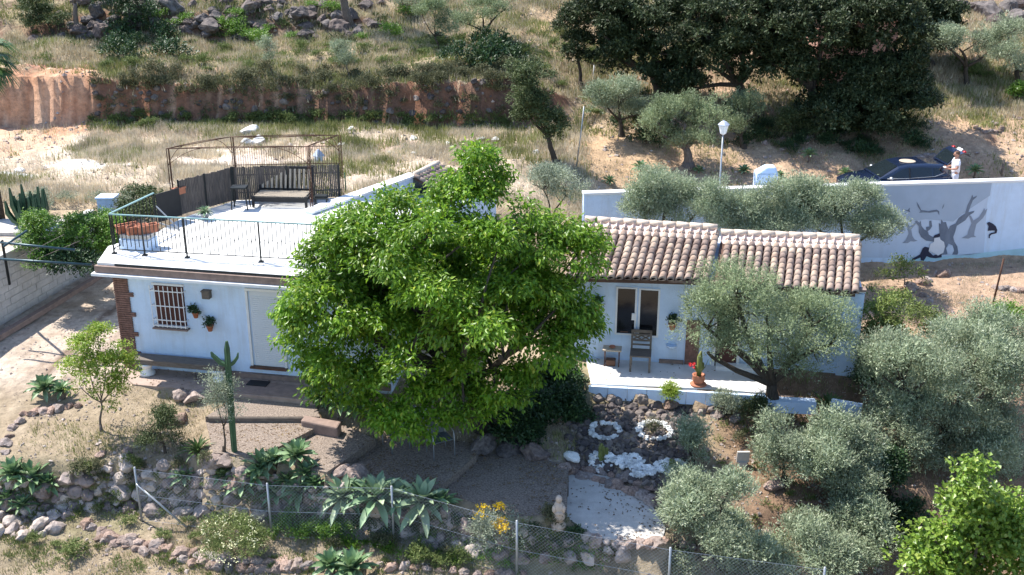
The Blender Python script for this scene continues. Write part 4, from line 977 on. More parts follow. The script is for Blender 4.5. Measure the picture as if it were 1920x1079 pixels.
# ------------------------------------------------------------------ rocks
def rock_mesh(seed, flat=.7, mname='rock', cut=.25):
    from mathutils import noise
    bm = bmesh.new(); bmesh.ops.create_icosphere(bm, subdivisions=3, radius=1); r = random.Random(seed); so = Vector((seed * 3.1, seed * 1.7, 0))
    pl = [(Vector((r.uniform(-1, 1), r.uniform(-1, 1), r.uniform(-.6, 1))).normalized(), r.uniform(.55, .85)) for _ in range(9)]
    for v in bm.verts:
        for n, d in pl:
            e = v.co.dot(n)
            if e > d: v.co -= n * (e - d)
        v.co *= 1 + .22 * noise.noise(v.co * 1.6 + so) + .10 * noise.noise(v.co * 4.5 + so) + r.uniform(-.018, .018)
        v.co.z *= flat; v.co.x *= 1.1
    me = bpy.data.meshes.new('rock'); bm.to_mesh(me); bm.free(); me.materials.append(M[mname]); return me
RK = [rock_mesh(i) for i in range(7)]; RD = [rock_mesh(i + 20, .8, 'rock_dark') for i in range(6)]; PB_ = [rock_mesh(i + 50, .6, 'pebble') for i in range(3)]
def zoned(label, px, lo, hi):
    if hi - lo < 150: return label
    k = int(3 * (px - lo) / (hi - lo + 1)); return label + (', left part', ', middle part', ', right part')[max(0, min(2, k))]
def rock(p, s, label, group=None, lib=RK, sink=.3, name='rock', cat='rock'):
    o = link(name, random.choice(lib)); o.location = (p[0], p[1], p[2] + s * (.5 - sink)); o.scale = (s * random.uniform(.85, 1.2), s * random.uniform(.8, 1.1), s * random.uniform(.75, 1.1))
    o.rotation_euler = (random.uniform(-.3, .3), random.uniform(-.3, .3), random.uniform(0, 6.28)); return tag(o, label, cat, group)
def rocks_px(pts, s, label, group, lib=RK, jit=6, sj=.3, **k):
    lo, hi = min(p[0] for p in pts), max(p[0] for p in pts)
    for px, py in pts:
        rock(ground(px + random.uniform(-jit, jit), py + random.uniform(-jit, jit) * .5), s * random.uniform(1 - sj, 1 + sj), zoned(label, px, lo, hi), zoned(group, px, lo, hi), lib, **k)
def along(P, n):
    P = np.array(P, float); L = np.r_[0, np.cumsum(np.hypot(*np.diff(P, axis=0).T))]; t = np.linspace(0, L[-1], n); return [(np.interp(a, L, P[:, 0]), np.interp(a, L, P[:, 1])) for a in t]
# loose border at the bottom left, two courses
rocks_px(along([(165, 985), (215, 1012), (270, 1022), (340, 1038), (430, 1052), (520, 1058), (600, 1066)], 34), .17, 'pinkish stone in the low dry border at the bottom left', 'stones of the bottom left border', jit=4)
rocks_px(along([(185, 1010), (250, 1030), (330, 1050), (430, 1066), (560, 1072)], 22), .13, 'pinkish stone in the low dry border at the bottom left', 'stones of the bottom left border', jit=5)
rocks_px(along([(690, 1060), (800, 1068), (900, 1075), (980, 1078)], 14), .14, 'pale stone in the low border at the bottom edge beneath the fence', 'stones along the bottom edge', jit=6)
rocks_px(along([(1165, 1022), (1205, 1030), (1245, 1020), (1290, 1022), (1330, 1035)], 11), .17, 'reddish rock at the front corner of the pale concrete pad', 'rocks below the concrete pad', jit=4)
rocks_px(along([(1055, 880), (1110, 900), (1160, 915), (1200, 930), (1235, 945), (1262, 940)], 20), .19, 'rock in the curved border between the concrete pad and the rockery', 'rocks of the curved rockery border', jit=3)
rocks_px(along([(1070, 872), (1120, 885), (1175, 900), (1225, 920), (1262, 928)], 16), .15, 'rock in the curved border between the concrete pad and the rockery', 'rocks of the curved rockery border', jit=4)
rocks_px(along([(10, 850), (25, 800), (50, 775), (100, 770), (145, 762)], 12), .15, 'stone in the curved edging round the agave at the left edge', 'stones of the left agave bed', jit=4)
rocks_px([(188, 852), (235, 848), (430, 865), (395, 870), (330, 790), (345, 742)], .2, 'grey stone lying on the dry lawn left of the tall cactus', 'stones on the dry lawn', RK, sj=.5)
rock(ground(365, 745), .34, 'big pale flat rock on the dry lawn behind the grey shrub', None, RK, .5)
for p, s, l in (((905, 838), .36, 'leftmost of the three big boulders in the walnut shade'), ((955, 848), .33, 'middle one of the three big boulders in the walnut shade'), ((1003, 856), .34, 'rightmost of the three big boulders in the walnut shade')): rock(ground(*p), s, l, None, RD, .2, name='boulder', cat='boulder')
rock(ground(1074, 862), .22, 'smooth round white boulder at the left corner of the rockery', None, PB_, .1, name='boulder', cat='boulder')
rock(ground(445, 905), .3, 'pale boulder on the stone bank below the agave clump', None, RK, .2); rock(ground(672, 895), .34, 'long pale boulder at the lower edge of the gravel beside the timber', None, RK, .3)
rock(ground(640, 892), .28, 'pale boulder left of the timber edging at the foot of the gravel', None, RK, .3)
rock(ground(1452, 915), .25, 'grey rock among the olives right of the rockery', None, RK, .2); 
rocks_px([(1310, 770), (1330, 765), (1345, 780), (1300, 785), (1318, 800), (1290, 800), (1330, 1000), (1435, 1000), (1320, 845), (1460, 860), (1385, 790), (1250, 760)], .17, 'pinkish rock on the reddish slope right of the rockery', 'rocks on the slope by the rockery', sj=.4)
rocks_px(along([(1735, 508), (1760, 520), (1775, 512), (1700, 545), (1735, 560), (1745, 585), (1775, 600), (1840, 610)], 16), .2, 'rock on the terrace below the painted wall', 'rocks below the painted wall', sj=.4)
rocks_px(along([(1868, 540), (1895, 545), (1930, 548)], 7), .2, 'stone in the short dry wall at the right edge below the painted wall', 'stones of the short wall at the right edge', jit=2)
rocks_px(along([(1610, 345), (1640, 330), (1690, 322)], 6), .16, 'pale stone beside the parked car', 'stones beside the parked car')
rocks_px(along([(1715, 302), (1735, 296), (1757, 302)], 9), .22, 'pale rock in the heap behind the parked car', 'rock heap behind the parked car', jit=3)
rocks_px(along([(1828, 240), (1845, 248), (1870, 247), (1880, 240), (1862, 232)], 11), .13, 'stone in the small ring on the slope above the person', 'ring of stones', jit=2)
rocks_px(along([(1790, 215), (1830, 208), (1880, 196), (1910, 228), (1850, 193)], 9), .14, 'stone by the path on the upper right slope', 'stones by the upper right path', jit=8)
rocks_px(along([(1440, 268), (1480, 262), (1520, 258), (1460, 285)], 10), .18, 'stone in the shade under the dark oaks', 'stones under the oaks', jit=8)
# top-left rock outcrop, top-right rocks
pts = [(150 + 570 * ((k * .618) % 1), random.uniform(8, 76)) for k in range(110)] + [(random.uniform(60, 200), random.uniform(30, 90)) for _ in range(8)]
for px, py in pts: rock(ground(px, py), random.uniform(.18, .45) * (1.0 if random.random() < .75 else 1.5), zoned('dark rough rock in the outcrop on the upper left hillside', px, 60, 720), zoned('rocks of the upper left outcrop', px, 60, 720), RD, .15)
for p, s in (((1830, 18), .55), ((1855, 30), .75), ((1885, 22), .8), ((1905, 40), .7), ((1870, 45), .5), ((1800, 12), .5), ((1910, 8), .6)): rock(ground(*p), s, 'grey rock in the outcrop at the top right corner', 'rocks at the top right corner', RD, .25)
for p, s, l in (((472, 252), .42, 'tallest white lump of rubble in the field behind the gazebo'), ((462, 272), .3, 'small white lump left in the rubble behind the gazebo'), ((484, 268), .34, 'small white lump right in the rubble behind the gazebo')): rock(ground(*p), s, l, None, PB_, .2, name='rubble')
rocks_px([(705, 290), (735, 285), (775, 292), (640, 272), (770, 265), (845, 275), (900, 265), (655, 240), (930, 262), (1000, 290), (30, 325)], .16, 'pale stone scattered on the dry field behind the house', 'stones on the dry field', PB_, jit=8)
# stone retaining banks: many stones bedded into one wall each
def stonewall(name, label, poly, n, s0, s1, seed, mname='rock', lib=None):
    """poly in pixels: stones are set on the slope seen there"""
    r = random.Random(seed); xs = [p[0] for p in poly]; ys = [p[1] for p in poly]; base = [np.array([v.co[:] for v in (lib or RK)[i].vertices]) for i in range(4)]; bf = [np.array([p.vertices[:] for p in (lib or RK)[i].polygons]) for i in range(4)]
    V = []; Fq = []; o = 0; c = 0; used = []; tries = 0
    while c < n and tries < n * 14:
        tries += 1
        px = r.uniform(min(xs), max(xs)); py = r.uniform(min(ys), max(ys))
        if not inpoly(np.array([px]), np.array([py]), poly)[0]: continue
        s = r.uniform(s0, s1) if tries < n * 3 else s0 * r.uniform(.5, 1)
        p = ground(px, py)
        if any((p[0] - u[0]) ** 2 + (p[1] - u[1]) ** 2 + (p[2] - u[2]) ** 2 < ((s + u[3]) * .72) ** 2 for u in used): continue
        used.append((*p, s)); c += 1; k = r.randrange(4)
        R = np.array(Euler((r.uniform(-.5, .5), r.uniform(-.5, .5), r.uniform(0, 6.28))).to_matrix())
        V.append((base[k] * s * np.array([1, 1, 1.15])) @ R.T + p + np.array([0, 0, s * .12])); Fq.append(bf[k] + o); o += len(base[k])
    V = np.concatenate(V); Fq = np.concatenate(Fq); c0 = V.mean(0)
    me = npmesh(name, V - c0, Fq, M[mname]); 
    return tag(link(name, me, None, c0), label, 'wall')
# island-coloured stone for the bedded walls
def stone_islands(name, c1, c2, c3):
    m = mat(name, c1, .9, .2, 5, bump=.7, bscale=9); nt = m.node_tree; N = nt.nodes; L = nt.links; p = N['Principled BSDF']
    g = N.new('ShaderNodeNewGeometry'); cr = N.new('ShaderNodeValToRGB'); e = cr.color_ramp.elements; e[0].color = (*c1, 1); e[1].color = (*c3, 1); x = e.new(.5); x.color = (*c2, 1)
    L.new(g.outputs['Random Per Island'], cr.inputs[0]); nz = N.new('ShaderNodeTexNoise'); nz.inputs['Scale'].default_value = 5; nz.inputs['Detail'].default_value = 8
    tc = N.new('ShaderNodeTexCoord'); L.new(tc.outputs['Object'], nz.inputs['Vector']); mr = N.new('ShaderNodeMapRange'); mr.inputs['From Min'].default_value = .3; mr.inputs['From Max'].default_value = .7; mr.inputs['To Min'].default_value = .55; mr.inputs['To Max'].default_value = 1.35; L.new(nz.outputs['Fac'], mr.inputs[0])
    mx = N.new('ShaderNodeMix'); mx.data_type = 'RGBA'; mx.blend_type = 'MULTIPLY'; mx.inputs[0].default_value = 1; L.new(cr.outputs[0], mx.inputs[6]); L.new(mr.outputs[0], mx.inputs[7]); L.new(mx.outputs[2], p.inputs['Base Color']); return m
M['stones'] = stone_islands('bedded_stones', (.24, .18, .16), (.36, .30, .27), (.48, .40, .34))
M['stones_dark'] = stone_islands('rockery_stones', (.085, .07, .07), (.14, .115, .105), (.24, .20, .175))
M['pebbles'] = stone_islands('pebbles', (.62, .62, .60), (.74, .74, .72), (.8, .79, .76))
stonewall('retaining_wall', 'rough stone retaining bank at the left behind the wire fence', [(120, 885), (250, 872), (480, 888), (560, 905), (560, 955), (480, 965), (250, 962), (110, 955)], 260, .10, .27, 1, 'stones')
stonewall('retaining_wall', 'rough stone retaining bank under the left corner agaves', [(-40, 900), (110, 900), (140, 960), (90, 1005), (-40, 1010)], 90, .14, .32, 2, 'stones')
stonewall('retaining_wall', 'stone retaining bank below the agave row behind the wire fence', [(560, 905), (850, 955), (1040, 1000), (1180, 1018), (1180, 1050), (850, 1040), (738, 1000), (560, 960)], 210, .14, .26, 3, 'stones')
stonewall('rockery_wall', 'low curved stone wall at the back of the rockery below the porch', [(1115, 745), (1200, 748), (1290, 765), (1310, 800), (1280, 812), (1230, 790), (1115, 785)], 120, .11, .20, 4, 'stones_dark')
o = stonewall('rockery_paving', 'x', [(1065, 785), (1115, 780), (1290, 800), (1290, 870), (1262, 925), (1170, 895), (1065, 865)], 420, .07, .15, 5, 'stones_dark'); tag(o, 'dark flat stones covering the rockery floor', 'stones', kind='stuff')
o = stonewall('bank_stones', 'x', [(170, 160), (960, 150), (960, 240), (170, 240)], 110, .06, .20, 9, 'stones_dark'); tag(o, 'dark stones sticking out of the red bank', 'stones', kind='stuff')
# boulder kerb under the tree, stone kerb block by the agave
mb = MB(); p = at(598, 790, -.12); mb.add([p + v for v in ([-.45, .0, -.5], [.5, -.35, -.5], [.55, .0, -.5], [-.4, .3, -.5], [-.45, .0, .02], [.5, -.35, 0], [.55, .0, 0], [-.4, .3, .02])], [(0, 3, 2, 1), (4, 5, 6, 7), (0, 1, 5, 4), (1, 2, 6, 5), (2, 3, 7, 6), (3, 0, 4, 7)]); tag(mb.build('stone_kerb', M['plinth'], loc=p, bevel=.04), 'grey stone kerb block under the agave beside the walnut', 'kerb')
# white pebble rings and beds
def pebbles(label, specs, seed):
    r = random.Random(seed); base = [np.array([v.co[:] for v in PB_[i].vertices]) for i in range(3)]; bf = [np.array([p.vertices[:] for p in PB_[i].polygons]) for i in range(3)]; V = []; Fq = []; o = 0
    for cx, cy, ra_, rb_, n, ring in specs:
        c = ground(cx, cy)
        for i in range(n):
            t = r.uniform(0, 6.283); q = r.uniform(.85, 1.1) if ring else math.sqrt(r.random()); x = c[0] + ra_ * q * math.cos(t); y = c[1] + rb_ * q * math.sin(t); s = r.uniform(.035, .075); k = r.randrange(3)
            R = np.array(Euler((r.uniform(-.5, .5), r.uniform(-.5, .5), r.uniform(0, 6.28))).to_matrix()); V.append((base[k] * s) @ R.T + np.array([x, y, tz(x, y) + .07 + s * .2])); Fq.append(bf[k] + o); o += len(base[k])
    V = np.concatenate(V); c0 = V.mean(0); ob = link('white_pebbles', npmesh('white_pebbles', V - c0, np.concatenate(Fq), M['pebbles']), None, c0); tag(ob, label, 'pebbles', kind='stuff')
pebbles('white pebble ring round the left planting hole of the rockery', [(1135, 812, .36, .30, 90, True)], 1)
pebbles('white pebble ring round the right planting hole of the rockery', [(1228, 812, .42, .34, 90, True)], 2)
pebbles('white pebbles heaped in the rockery beds near the concrete pad', [(1130, 868, .33, .22, 110, False), (1180, 870, .34, .28, 150, False), (1205, 888, .36, .2, 100, False), (1258, 880, .4, .3, 130, False)], 3)

# ------------------------------------------------------------------ the walnut and other key trees
WB = ground(905, 800); 
E = [(885, 610, 85, 52, -1.9, .9), (810, 560, 60, 48, -1.7, .8), (940, 660, 62, 46, -1.7, .8), (740, 500, 72, 50, -1.0, 1.0), (665, 455, 56, 42, -.1, .9), (612, 500, 46, 40, .1, .8), (578, 560, 46, 44, -.1, .8), (625, 580, 65, 50, -.6, .9), (600, 640, 48, 40, -.4, .8), (578, 680, 34, 30, -.3, .6), (645, 680, 55, 42, -.8, .8), (710, 630, 62, 46, -1.4, .8),
     (720, 730, 58, 44, -1.3, .8), (780, 690, 62, 44, -1.8, .8), (780, 762, 52, 38, -1.6, .7), (875, 722, 62, 40, -1.7, .8), (945, 750, 50, 40, -1.3, .8), (748, 418, 56, 36, .3, 1.0), (690, 432, 36, 24, .4, .7), (820, 430, 66, 52, -.2, 1.0), (790, 378, 36, 18, .6, .8), (880, 375, 60, 38, .4, .9), (882, 312, 44, 20, .6, .5), (865, 335, 20, 20, .6, .4),
     (960, 402, 56, 32, .6, .8), (905, 480, 70, 52, -.9, 1.0), (1000, 460, 62, 46, .1, 1.0), (1046, 428, 40, 30, .5, .7), (1075, 480, 46, 42, .3, .8), (980, 550, 66, 50, -.8, .9), (1060, 560, 55, 46, -.1, .9), (1104, 540, 24, 40, .1, .5), (1020, 630, 52, 52, -.9, .8), (1085, 630, 34, 44, -.1, .6), (800, 500, 95, 80, .9, 1.3), (930, 560, 95, 80, .9, 1.3), (700, 570, 80, 70, .7, 1.2), (860, 680, 80, 60, .2, 1.0), (790, 600, 120, 90, 1.3, .8), (900, 540, 120, 90, 1.4, .8), (660, 540, 80, 60, 1.0, .7), (1035, 660, 44, 46, -.5, .6), (1000, 700, 46, 40, -.9, .6), (590, 705, 40, 34, -.4, .6), (640, 735, 50, 36, -.9, .7), (560, 600, 44, 40, -.2, .6), (875, 315, 56, 24, .6, .5), (840, 345, 50, 24, .6, .5), (930, 350, 50, 26, .6, .5), (1060, 600, 50, 60, -.2, .7), (700, 390, 40, 24, .4, .6), (830, 800, 60, 30, -1.7, .6), (740, 780, 50, 34, -1.5, .6), (900, 790, 50, 30, -1.6, .6)]
INSET = .12; wb = ppx(WB, 1, E); INSET = .16
tree('walnut_tree', 'huge bright green walnut tree between the two houses', 'tree', WB, wb, 138000, 'walnut', .142, .064, 'bark', .24, .35, nb=360, rb=.31, nlimb=70, droop=.8, out=.75, rnd=.62, flat=.6, shell=(.55, 1.05), up=.15, twig=7, tw=.17, low=-.5, twr=.02)
OB = ground(1460, 785)
tree('olive_tree', 'leaning grey green olive tree in front of the right tiled roof', 'tree', OB, ppx(OB, 1, [(1440, 600, 125, 70, .1, 1.5), (1380, 545, 80, 45, .2, 1.1), (1330, 600, 50, 75, .1, .8), (1325, 655, 30, 36, 0, .5), (1385, 650, 46, 36, -.1, .7), (1500, 690, 50, 26, -.2, .6), (1555, 640, 36, 40, -.1, .6), (1520, 610, 75, 60, .1, 1.2), (1560, 580, 30, 40, .1, .6), (1450, 660, 80, 45, -.1, 1.2), (1510, 675, 60, 35, -.1, .9), (1410, 520, 60, 28, .2, .8)]),
     48000, 'olive2', .085, .022, 'bark', .19, .4, nb=150, rb=.34, nlimb=44, lean=(-.1, 0), tw=.12, twig=7, up=.5, rnd=.6, shell=(.4, 1.05))
def px_tree(base, ells, label, n, leaf='olive', ln=.09, wd=.024, name='olive_tree', cat='tree', **k):
    b = ground(*base) if len(base) == 2 else np.array([atY(base[0], 500, base[1])[0], base[1], base[2]]); bl = ppx(b, 1, ells); d = dict(tr=.12, nb=70, rb=.34, nlimb=22, tw=.08)
    if leaf in ('olive', 'olive2', 'silver', 'oak2') and n > 4000:
        nbl = []
        for q in bl:
            for _i in range(5):
                dd_ = rdir(1)[0] * .78; sc = random.uniform(.34, .62); nbl.append((q[0] + dd_[0] * q[3], q[1] + dd_[1] * q[4], q[2] + dd_[2] * q[5] * .9, q[3] * sc, q[4] * sc, q[5] * sc * 1.1))
        d['blobs0'] = bl; bl = nbl; k['rb'] = k.get('rb', .34) * .72; k['nb'] = int(k.get('nb', 70) * 1.6)
    if leaf in ('olive', 'olive2', 'silver'): d.update(up=.75, tw=.13, twig=7, rnd=.6, shell=(.4, 1.08), droop=.1)
    d.update(k); bl0 = d.pop('blobs0', None)
    if bl0: d['mains'] = bl0
    return tree(name, label, cat, b, bl, n, leaf, ln, wd, **d)
# foreground right
px_tree((1760, 860), [(1790, 690, 120, 70, 0, 1.5), (1700, 720, 80, 75, -.1, 1.2), (1880, 680, 80, 70, .1, 1.4), (1900, 780, 70, 90, 0, 1.2), (1660, 780, 50, 60, -.1, .8), (1740, 820, 75, 70, -.3, 1.0), (1820, 830, 80, 70, -.2, 1), (1890, 870, 50, 60, -.2, .8), (1800, 760, 110, 60, .2, 1.3)], 'broad silvery olive crown filling the right edge above the bright sapling', 125000, tr=.17, nb=330, rb=.34, nlimb=40)
px_tree((1790, 790), [(1775, 680, 70, 50, .4, .9), (1840, 660, 70, 45, .6, .9), (1720, 690, 50, 40, .4, .7)], 'silvery olive boughs showing above the broad right edge olive', 36000, tr=.1, nb=120, rb=.32)
px_tree((1655, 930), [(1655, 890, 40, 50, 0, .6), (1670, 960, 40, 40, 0, .6), (1690, 1010, 40, 35, 0, .6)], 'dark tangled bush in the shaded gap between the lower right olives', 9000, 'dark', .08, .045, 'evergreen_bush', 'bush', tr=.04, nb=40, rb=.22)
px_tree((1600, 960), [(1580, 870, 75, 75, 0, 1.0), (1530, 860, 55, 50, 0, .8), (1620, 920, 40, 60, 0, .8), (1560, 930, 60, 45, -.1, .8)], 'silvery olive in the centre of the lower right group', 36000, tr=.1, nb=100)
px_tree((1470, 905), [(1470, 830, 50, 45, 0, .8), (1450, 870, 40, 30, 0, .6), (1500, 850, 35, 40, 0, .6)], 'small silvery olive right of the reddish slope below the leaning olive', 11000, tr=.06, nb=40, rb=.28)
px_tree((1350, 1060), [(1325, 980, 80, 65, 0, 1.0), (1290, 940, 40, 40, .1, .7), (1390, 1020, 60, 50, 0, .8), (1370, 915, 40, 30, .2, .5), (1300, 1050, 50, 35, 0, .7)], 'low silvery olive right of the concrete pad', 42000, tr=.09, nb=120, rb=.3)
px_tree((1560, 1050), [(1570, 1010, 90, 55, 0, 1.1), (1640, 1000, 35, 45, 0, .7), (1510, 1020, 45, 45, 0, .7)], 'low silvery olive at the bottom of the lower right group', 36000, tr=.09, nb=110, rb=.3)
px_tree((1440, 1078), [(1420, 1060, 50, 35, 0, .7), (1460, 1050, 40, 30, 0, .6)], 'small olive bush cut by the bottom edge right of centre', 8000, tr=.06, nb=36, rb=.25)
px_tree((1300, 875), [(1298, 820, 34, 36, 0, .5), (1315, 855, 24, 22, 0, .4), (1275, 805, 16, 18, 0, .3)], 'young olive shrub at the right end of the rockery', 5000, tr=.035, nb=26, rb=.22)
px_tree((1290, 930), [(1275, 905, 40, 18, 0, .5), (1310, 925, 30, 18, 0, .4)], 'thin silvery shoots between the pad and the young olive shrub', 2600, tr=.03, nb=20, rb=.18)
px_tree((1820, 1150), [(1820, 905, 30, 45, 0, .35), (1845, 960, 45, 40, 0, .5), (1790, 960, 36, 28, 0, .4), (1870, 1010, 50, 40, 0, .6), (1810, 1020, 50, 40, 0, .6), (1750, 1010, 40, 22, 0, .4), (1720, 1045, 42, 24, 0, .4), (1680, 1055, 26, 20, 0, .3), (1770, 1060, 60, 30, 0, .6), (1850, 1065, 70, 34, 0, .7), (1912, 1050, 40, 44, 0, .6), (1900, 985, 34, 40, 0, .4), (1912, 920, 16, 40, 0, .3), (1830, 880, 18, 20, 0, .2), (1780, 1085, 80, 26, 0, .6)], 'bright green broad-leaved sapling in the bottom right corner', 12000, 'sapling', .11, .09, 'green_sapling', tr=.09, nb=170, rb=.2, droop=.7, twig=6, bark='bark_grey', twr=.01, tw=.13, nlimb=40)
# behind the tiled house
px_tree((1440, 31.9, .3), [(1440, 398, 95, 60, 0, 1.0), (1370, 405, 60, 52, 0, .8), (1500, 400, 60, 55, 0, .8), (1440, 430, 90, 30, -.2, .8)], 'middle one of the olives in front of the boundary wall', 52000, tr=.12, nb=170)
px_tree((1590, 32.2, .3), [(1580, 398, 80, 44, 0, 1.0), (1645, 425, 40, 36, 0, .8), (1520, 398, 60, 48, 0, .9), (1600, 430, 70, 30, 0, .9)], 'olive nearest the mural behind the tiled roof', 52000, tr=.12, nb=170)
px_tree((1255, 31.8, .3), [(1250, 370, 72, 56, 0, 1.0), (1208, 390, 44, 38, 0, .7), (1310, 385, 56, 48, 0, .8), (1260, 405, 70, 30, 0, .9)], 'olive in front of the boundary wall at the lamp post end', 44000, tr=.12, nb=150)
px_tree((1020, 34.5, .5), [(1020, 350, 65, 32, 0, 1.1), (1060, 365, 35, 22, 0, .7)], 'low silvery olive just right of the walnut top', 11000, 'silver', tr=.08, nb=50)
# middle distance
px_tree((1290, 312), [(1285, 225, 70, 42, 0, 1.4), (1240, 245, 35, 30, 0, .9), (1330, 220, 30, 38, 0, .9), (1300, 265, 50, 22, 0, 1)], 'round olive with thick pale trunk left of the lamp post', 20000, 'olive2', .11, .03, tr=.22, nb=80, rb=.4, bark='bark_grey')
px_tree((1395, 278), [(1395, 225, 35, 42, 0, 1.1), (1370, 240, 25, 25, 0, .7)], 'olive partly bare directly behind the lamp post', 8500, 'olive2', .11, .03, tr=.1, nb=40, rb=.35)
px_tree((1165, 255), [(1160, 190, 60, 38, 0, 1.2), (1130, 180, 34, 28, 0, .8), (1200, 210, 30, 25, 0, .8)], 'grey olive uphill left of the round olive', 12000, 'olive', .12, .03, tr=.12, nb=56, rb=.4)
px_tree((1045, 310), [(1005, 160, 44, 45, 0, 1.1), (985, 130, 30, 25, 0, .7), (1020, 215, 42, 40, 0, 1.1), (1040, 250, 22, 22, 0, .6), (985, 200, 25, 40, 0, .7)], 'dark slender holm oak growing on the red bank', 19000, 'oak2', .10, .05, 'holm_oak', tr=.13, nb=80, rb=.36, droop=.3)
px_tree((1088, 160), [(1085, 90, 26, 40, 0, .9), (1078, 40, 30, 30, 0, .9)], 'narrow dark oak at the left end of the oak grove', 9000, 'oak', .13, .06, 'holm_oak', tr=.1, nb=40, rb=.4)
# oak grove
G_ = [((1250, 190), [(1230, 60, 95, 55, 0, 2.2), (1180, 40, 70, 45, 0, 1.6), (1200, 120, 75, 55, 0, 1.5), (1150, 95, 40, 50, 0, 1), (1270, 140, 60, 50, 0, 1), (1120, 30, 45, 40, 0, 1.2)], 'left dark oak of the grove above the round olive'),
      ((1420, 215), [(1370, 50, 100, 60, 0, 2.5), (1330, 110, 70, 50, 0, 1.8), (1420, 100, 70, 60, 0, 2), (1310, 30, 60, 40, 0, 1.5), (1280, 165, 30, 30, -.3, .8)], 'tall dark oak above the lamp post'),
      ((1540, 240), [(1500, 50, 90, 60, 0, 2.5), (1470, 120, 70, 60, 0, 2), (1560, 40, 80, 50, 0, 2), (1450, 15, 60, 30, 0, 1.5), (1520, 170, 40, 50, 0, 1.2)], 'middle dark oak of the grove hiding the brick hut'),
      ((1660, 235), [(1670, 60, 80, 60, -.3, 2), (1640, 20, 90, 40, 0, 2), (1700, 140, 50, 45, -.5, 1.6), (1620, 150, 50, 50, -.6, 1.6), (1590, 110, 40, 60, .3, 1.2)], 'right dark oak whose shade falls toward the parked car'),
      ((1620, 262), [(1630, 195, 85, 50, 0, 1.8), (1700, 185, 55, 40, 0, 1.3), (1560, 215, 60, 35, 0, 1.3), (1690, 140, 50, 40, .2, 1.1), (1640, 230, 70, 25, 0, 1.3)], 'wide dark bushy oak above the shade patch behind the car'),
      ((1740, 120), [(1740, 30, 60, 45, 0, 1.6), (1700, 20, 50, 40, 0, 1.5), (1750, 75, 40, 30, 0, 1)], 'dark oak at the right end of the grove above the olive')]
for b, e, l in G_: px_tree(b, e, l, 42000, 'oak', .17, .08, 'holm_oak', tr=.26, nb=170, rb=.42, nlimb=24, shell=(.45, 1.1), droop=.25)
px_tree((1490, 262), [(1480, 225, 32, 22, 0, .8), (1455, 240, 20, 15, 0, .5), (1510, 245, 25, 15, 0, .6)], 'small grey green bush at the foot of the oak grove', 5000, 'oak2', .10, .04, 'evergreen_bush', 'bush', tr=.04, nb=30, rb=.25)
px_tree((1810, 165), [(1800, 85, 70, 32, 0, 1.6), (1760, 70, 40, 30, 0, 1), (1850, 95, 45, 28, 0, 1.2)], 'wide olive with forked dark trunk on the upper right slope', 17000, 'olive', .12, .03, tr=.18, stems=2, nb=80, rb=.4)
px_tree((1915, 165), [(1895, 95, 55, 40, 0, 1.5), (1920, 130, 45, 25, 0, 1), (1890, 60, 35, 25, 0, 1)], 'bluish olive cut by the right edge of the upper slope', 13000, 'olive', .12, .03, tr=.16, nb=60, rb=.4)
px_tree((1915, 192), [(1912, 172, 16, 18, 0, .5)], 'bright green bush at the right edge above the path', 1500, 'fresh', .10, .07, 'green_bush', 'bush', tr=.03, nb=12, rb=.22)
px_tree((890, 90), [(905, 22, 55, 22, 0, 1.3), (870, 40, 30, 18, 0, .8), (945, 15, 35, 20, 0, .9)], 'olive with curved dark limbs at the top centre', 9000, 'olive2', .12, .03, tr=.12, nb=50, rb=.35, stems=2)
px_tree((835, 100), [(815, 30, 38, 26, 0, 1), (840, 55, 28, 18, 0, .7), (790, 20, 25, 18, 0, .7)], 'slim pale olive left of the curved limbed olive', 7500, 'olive2', .12, .03, tr=.06, nb=44, rb=.33, stems=2)
px_tree((757, 28), [(757, 8, 26, 16, 0, .8)], 'bluish bush cut by the top edge left of the slim olive', 2500, 'olive', .12, .03, 'grey_bush', 'bush', tr=.05, nb=20, rb=.3)
px_tree((660, 150), [(642, 105, 22, 22, 0, .6), (648, 122, 14, 14, 0, .4), (632, 88, 12, 12, 0, .3)], 'young round olive on the bank above the gazebo', 4200, 'olive', .11, .028, tr=.04, nb=26, rb=.2, bark='bark_grey')
px_tree((515, 155), [(500, 92, 14, 18, 0, .4), (505, 115, 10, 10, 0, .3)], 'thin young olive on the bank left of the round young one', 1500, 'olive', .11, .028, tr=.025, nb=14, rb=.17)
px_tree((150, 60), [(128, -60, 60, 50, 0, 1.5)], 'tree trunk rising out of the picture at the top left', 3000, 'oak2', .12, .05, 'hillside_tree', tr=.16, nb=30, rb=.4, bark='bark_grey')
px_tree((662, 52), [(630, -190, 110, 70, 0, 2.5)], 'thick trunk rising out of the picture above the red bank', 9000, 'oak2', .14, .06, 'hillside_tree', tr=.22, nb=60, rb=.5, bark='bark_grey', fork=.7)
px_tree((262, 60), [(255, 20, 40, 34, 0, 1.2), (215, 10, 45, 20, 0, 1.0), (245, 50, 38, 18, 0, .8)], 'dark bush beneath the outcrop on the upper left slope', 8000, 'dark', .10, .05, 'evergreen_bush', 'bush', tr=.06, nb=50, rb=.32)
px_tree((100, 62), [(95, 30, 40, 24, 0, 1.1), (70, 15, 30, 20, 0, .8)], 'green leafy bush left of the thin trunk at the top left', 6500, 'oak2', .11, .05, 'evergreen_bush', 'bush', tr=.06, nb=40, rb=.3)
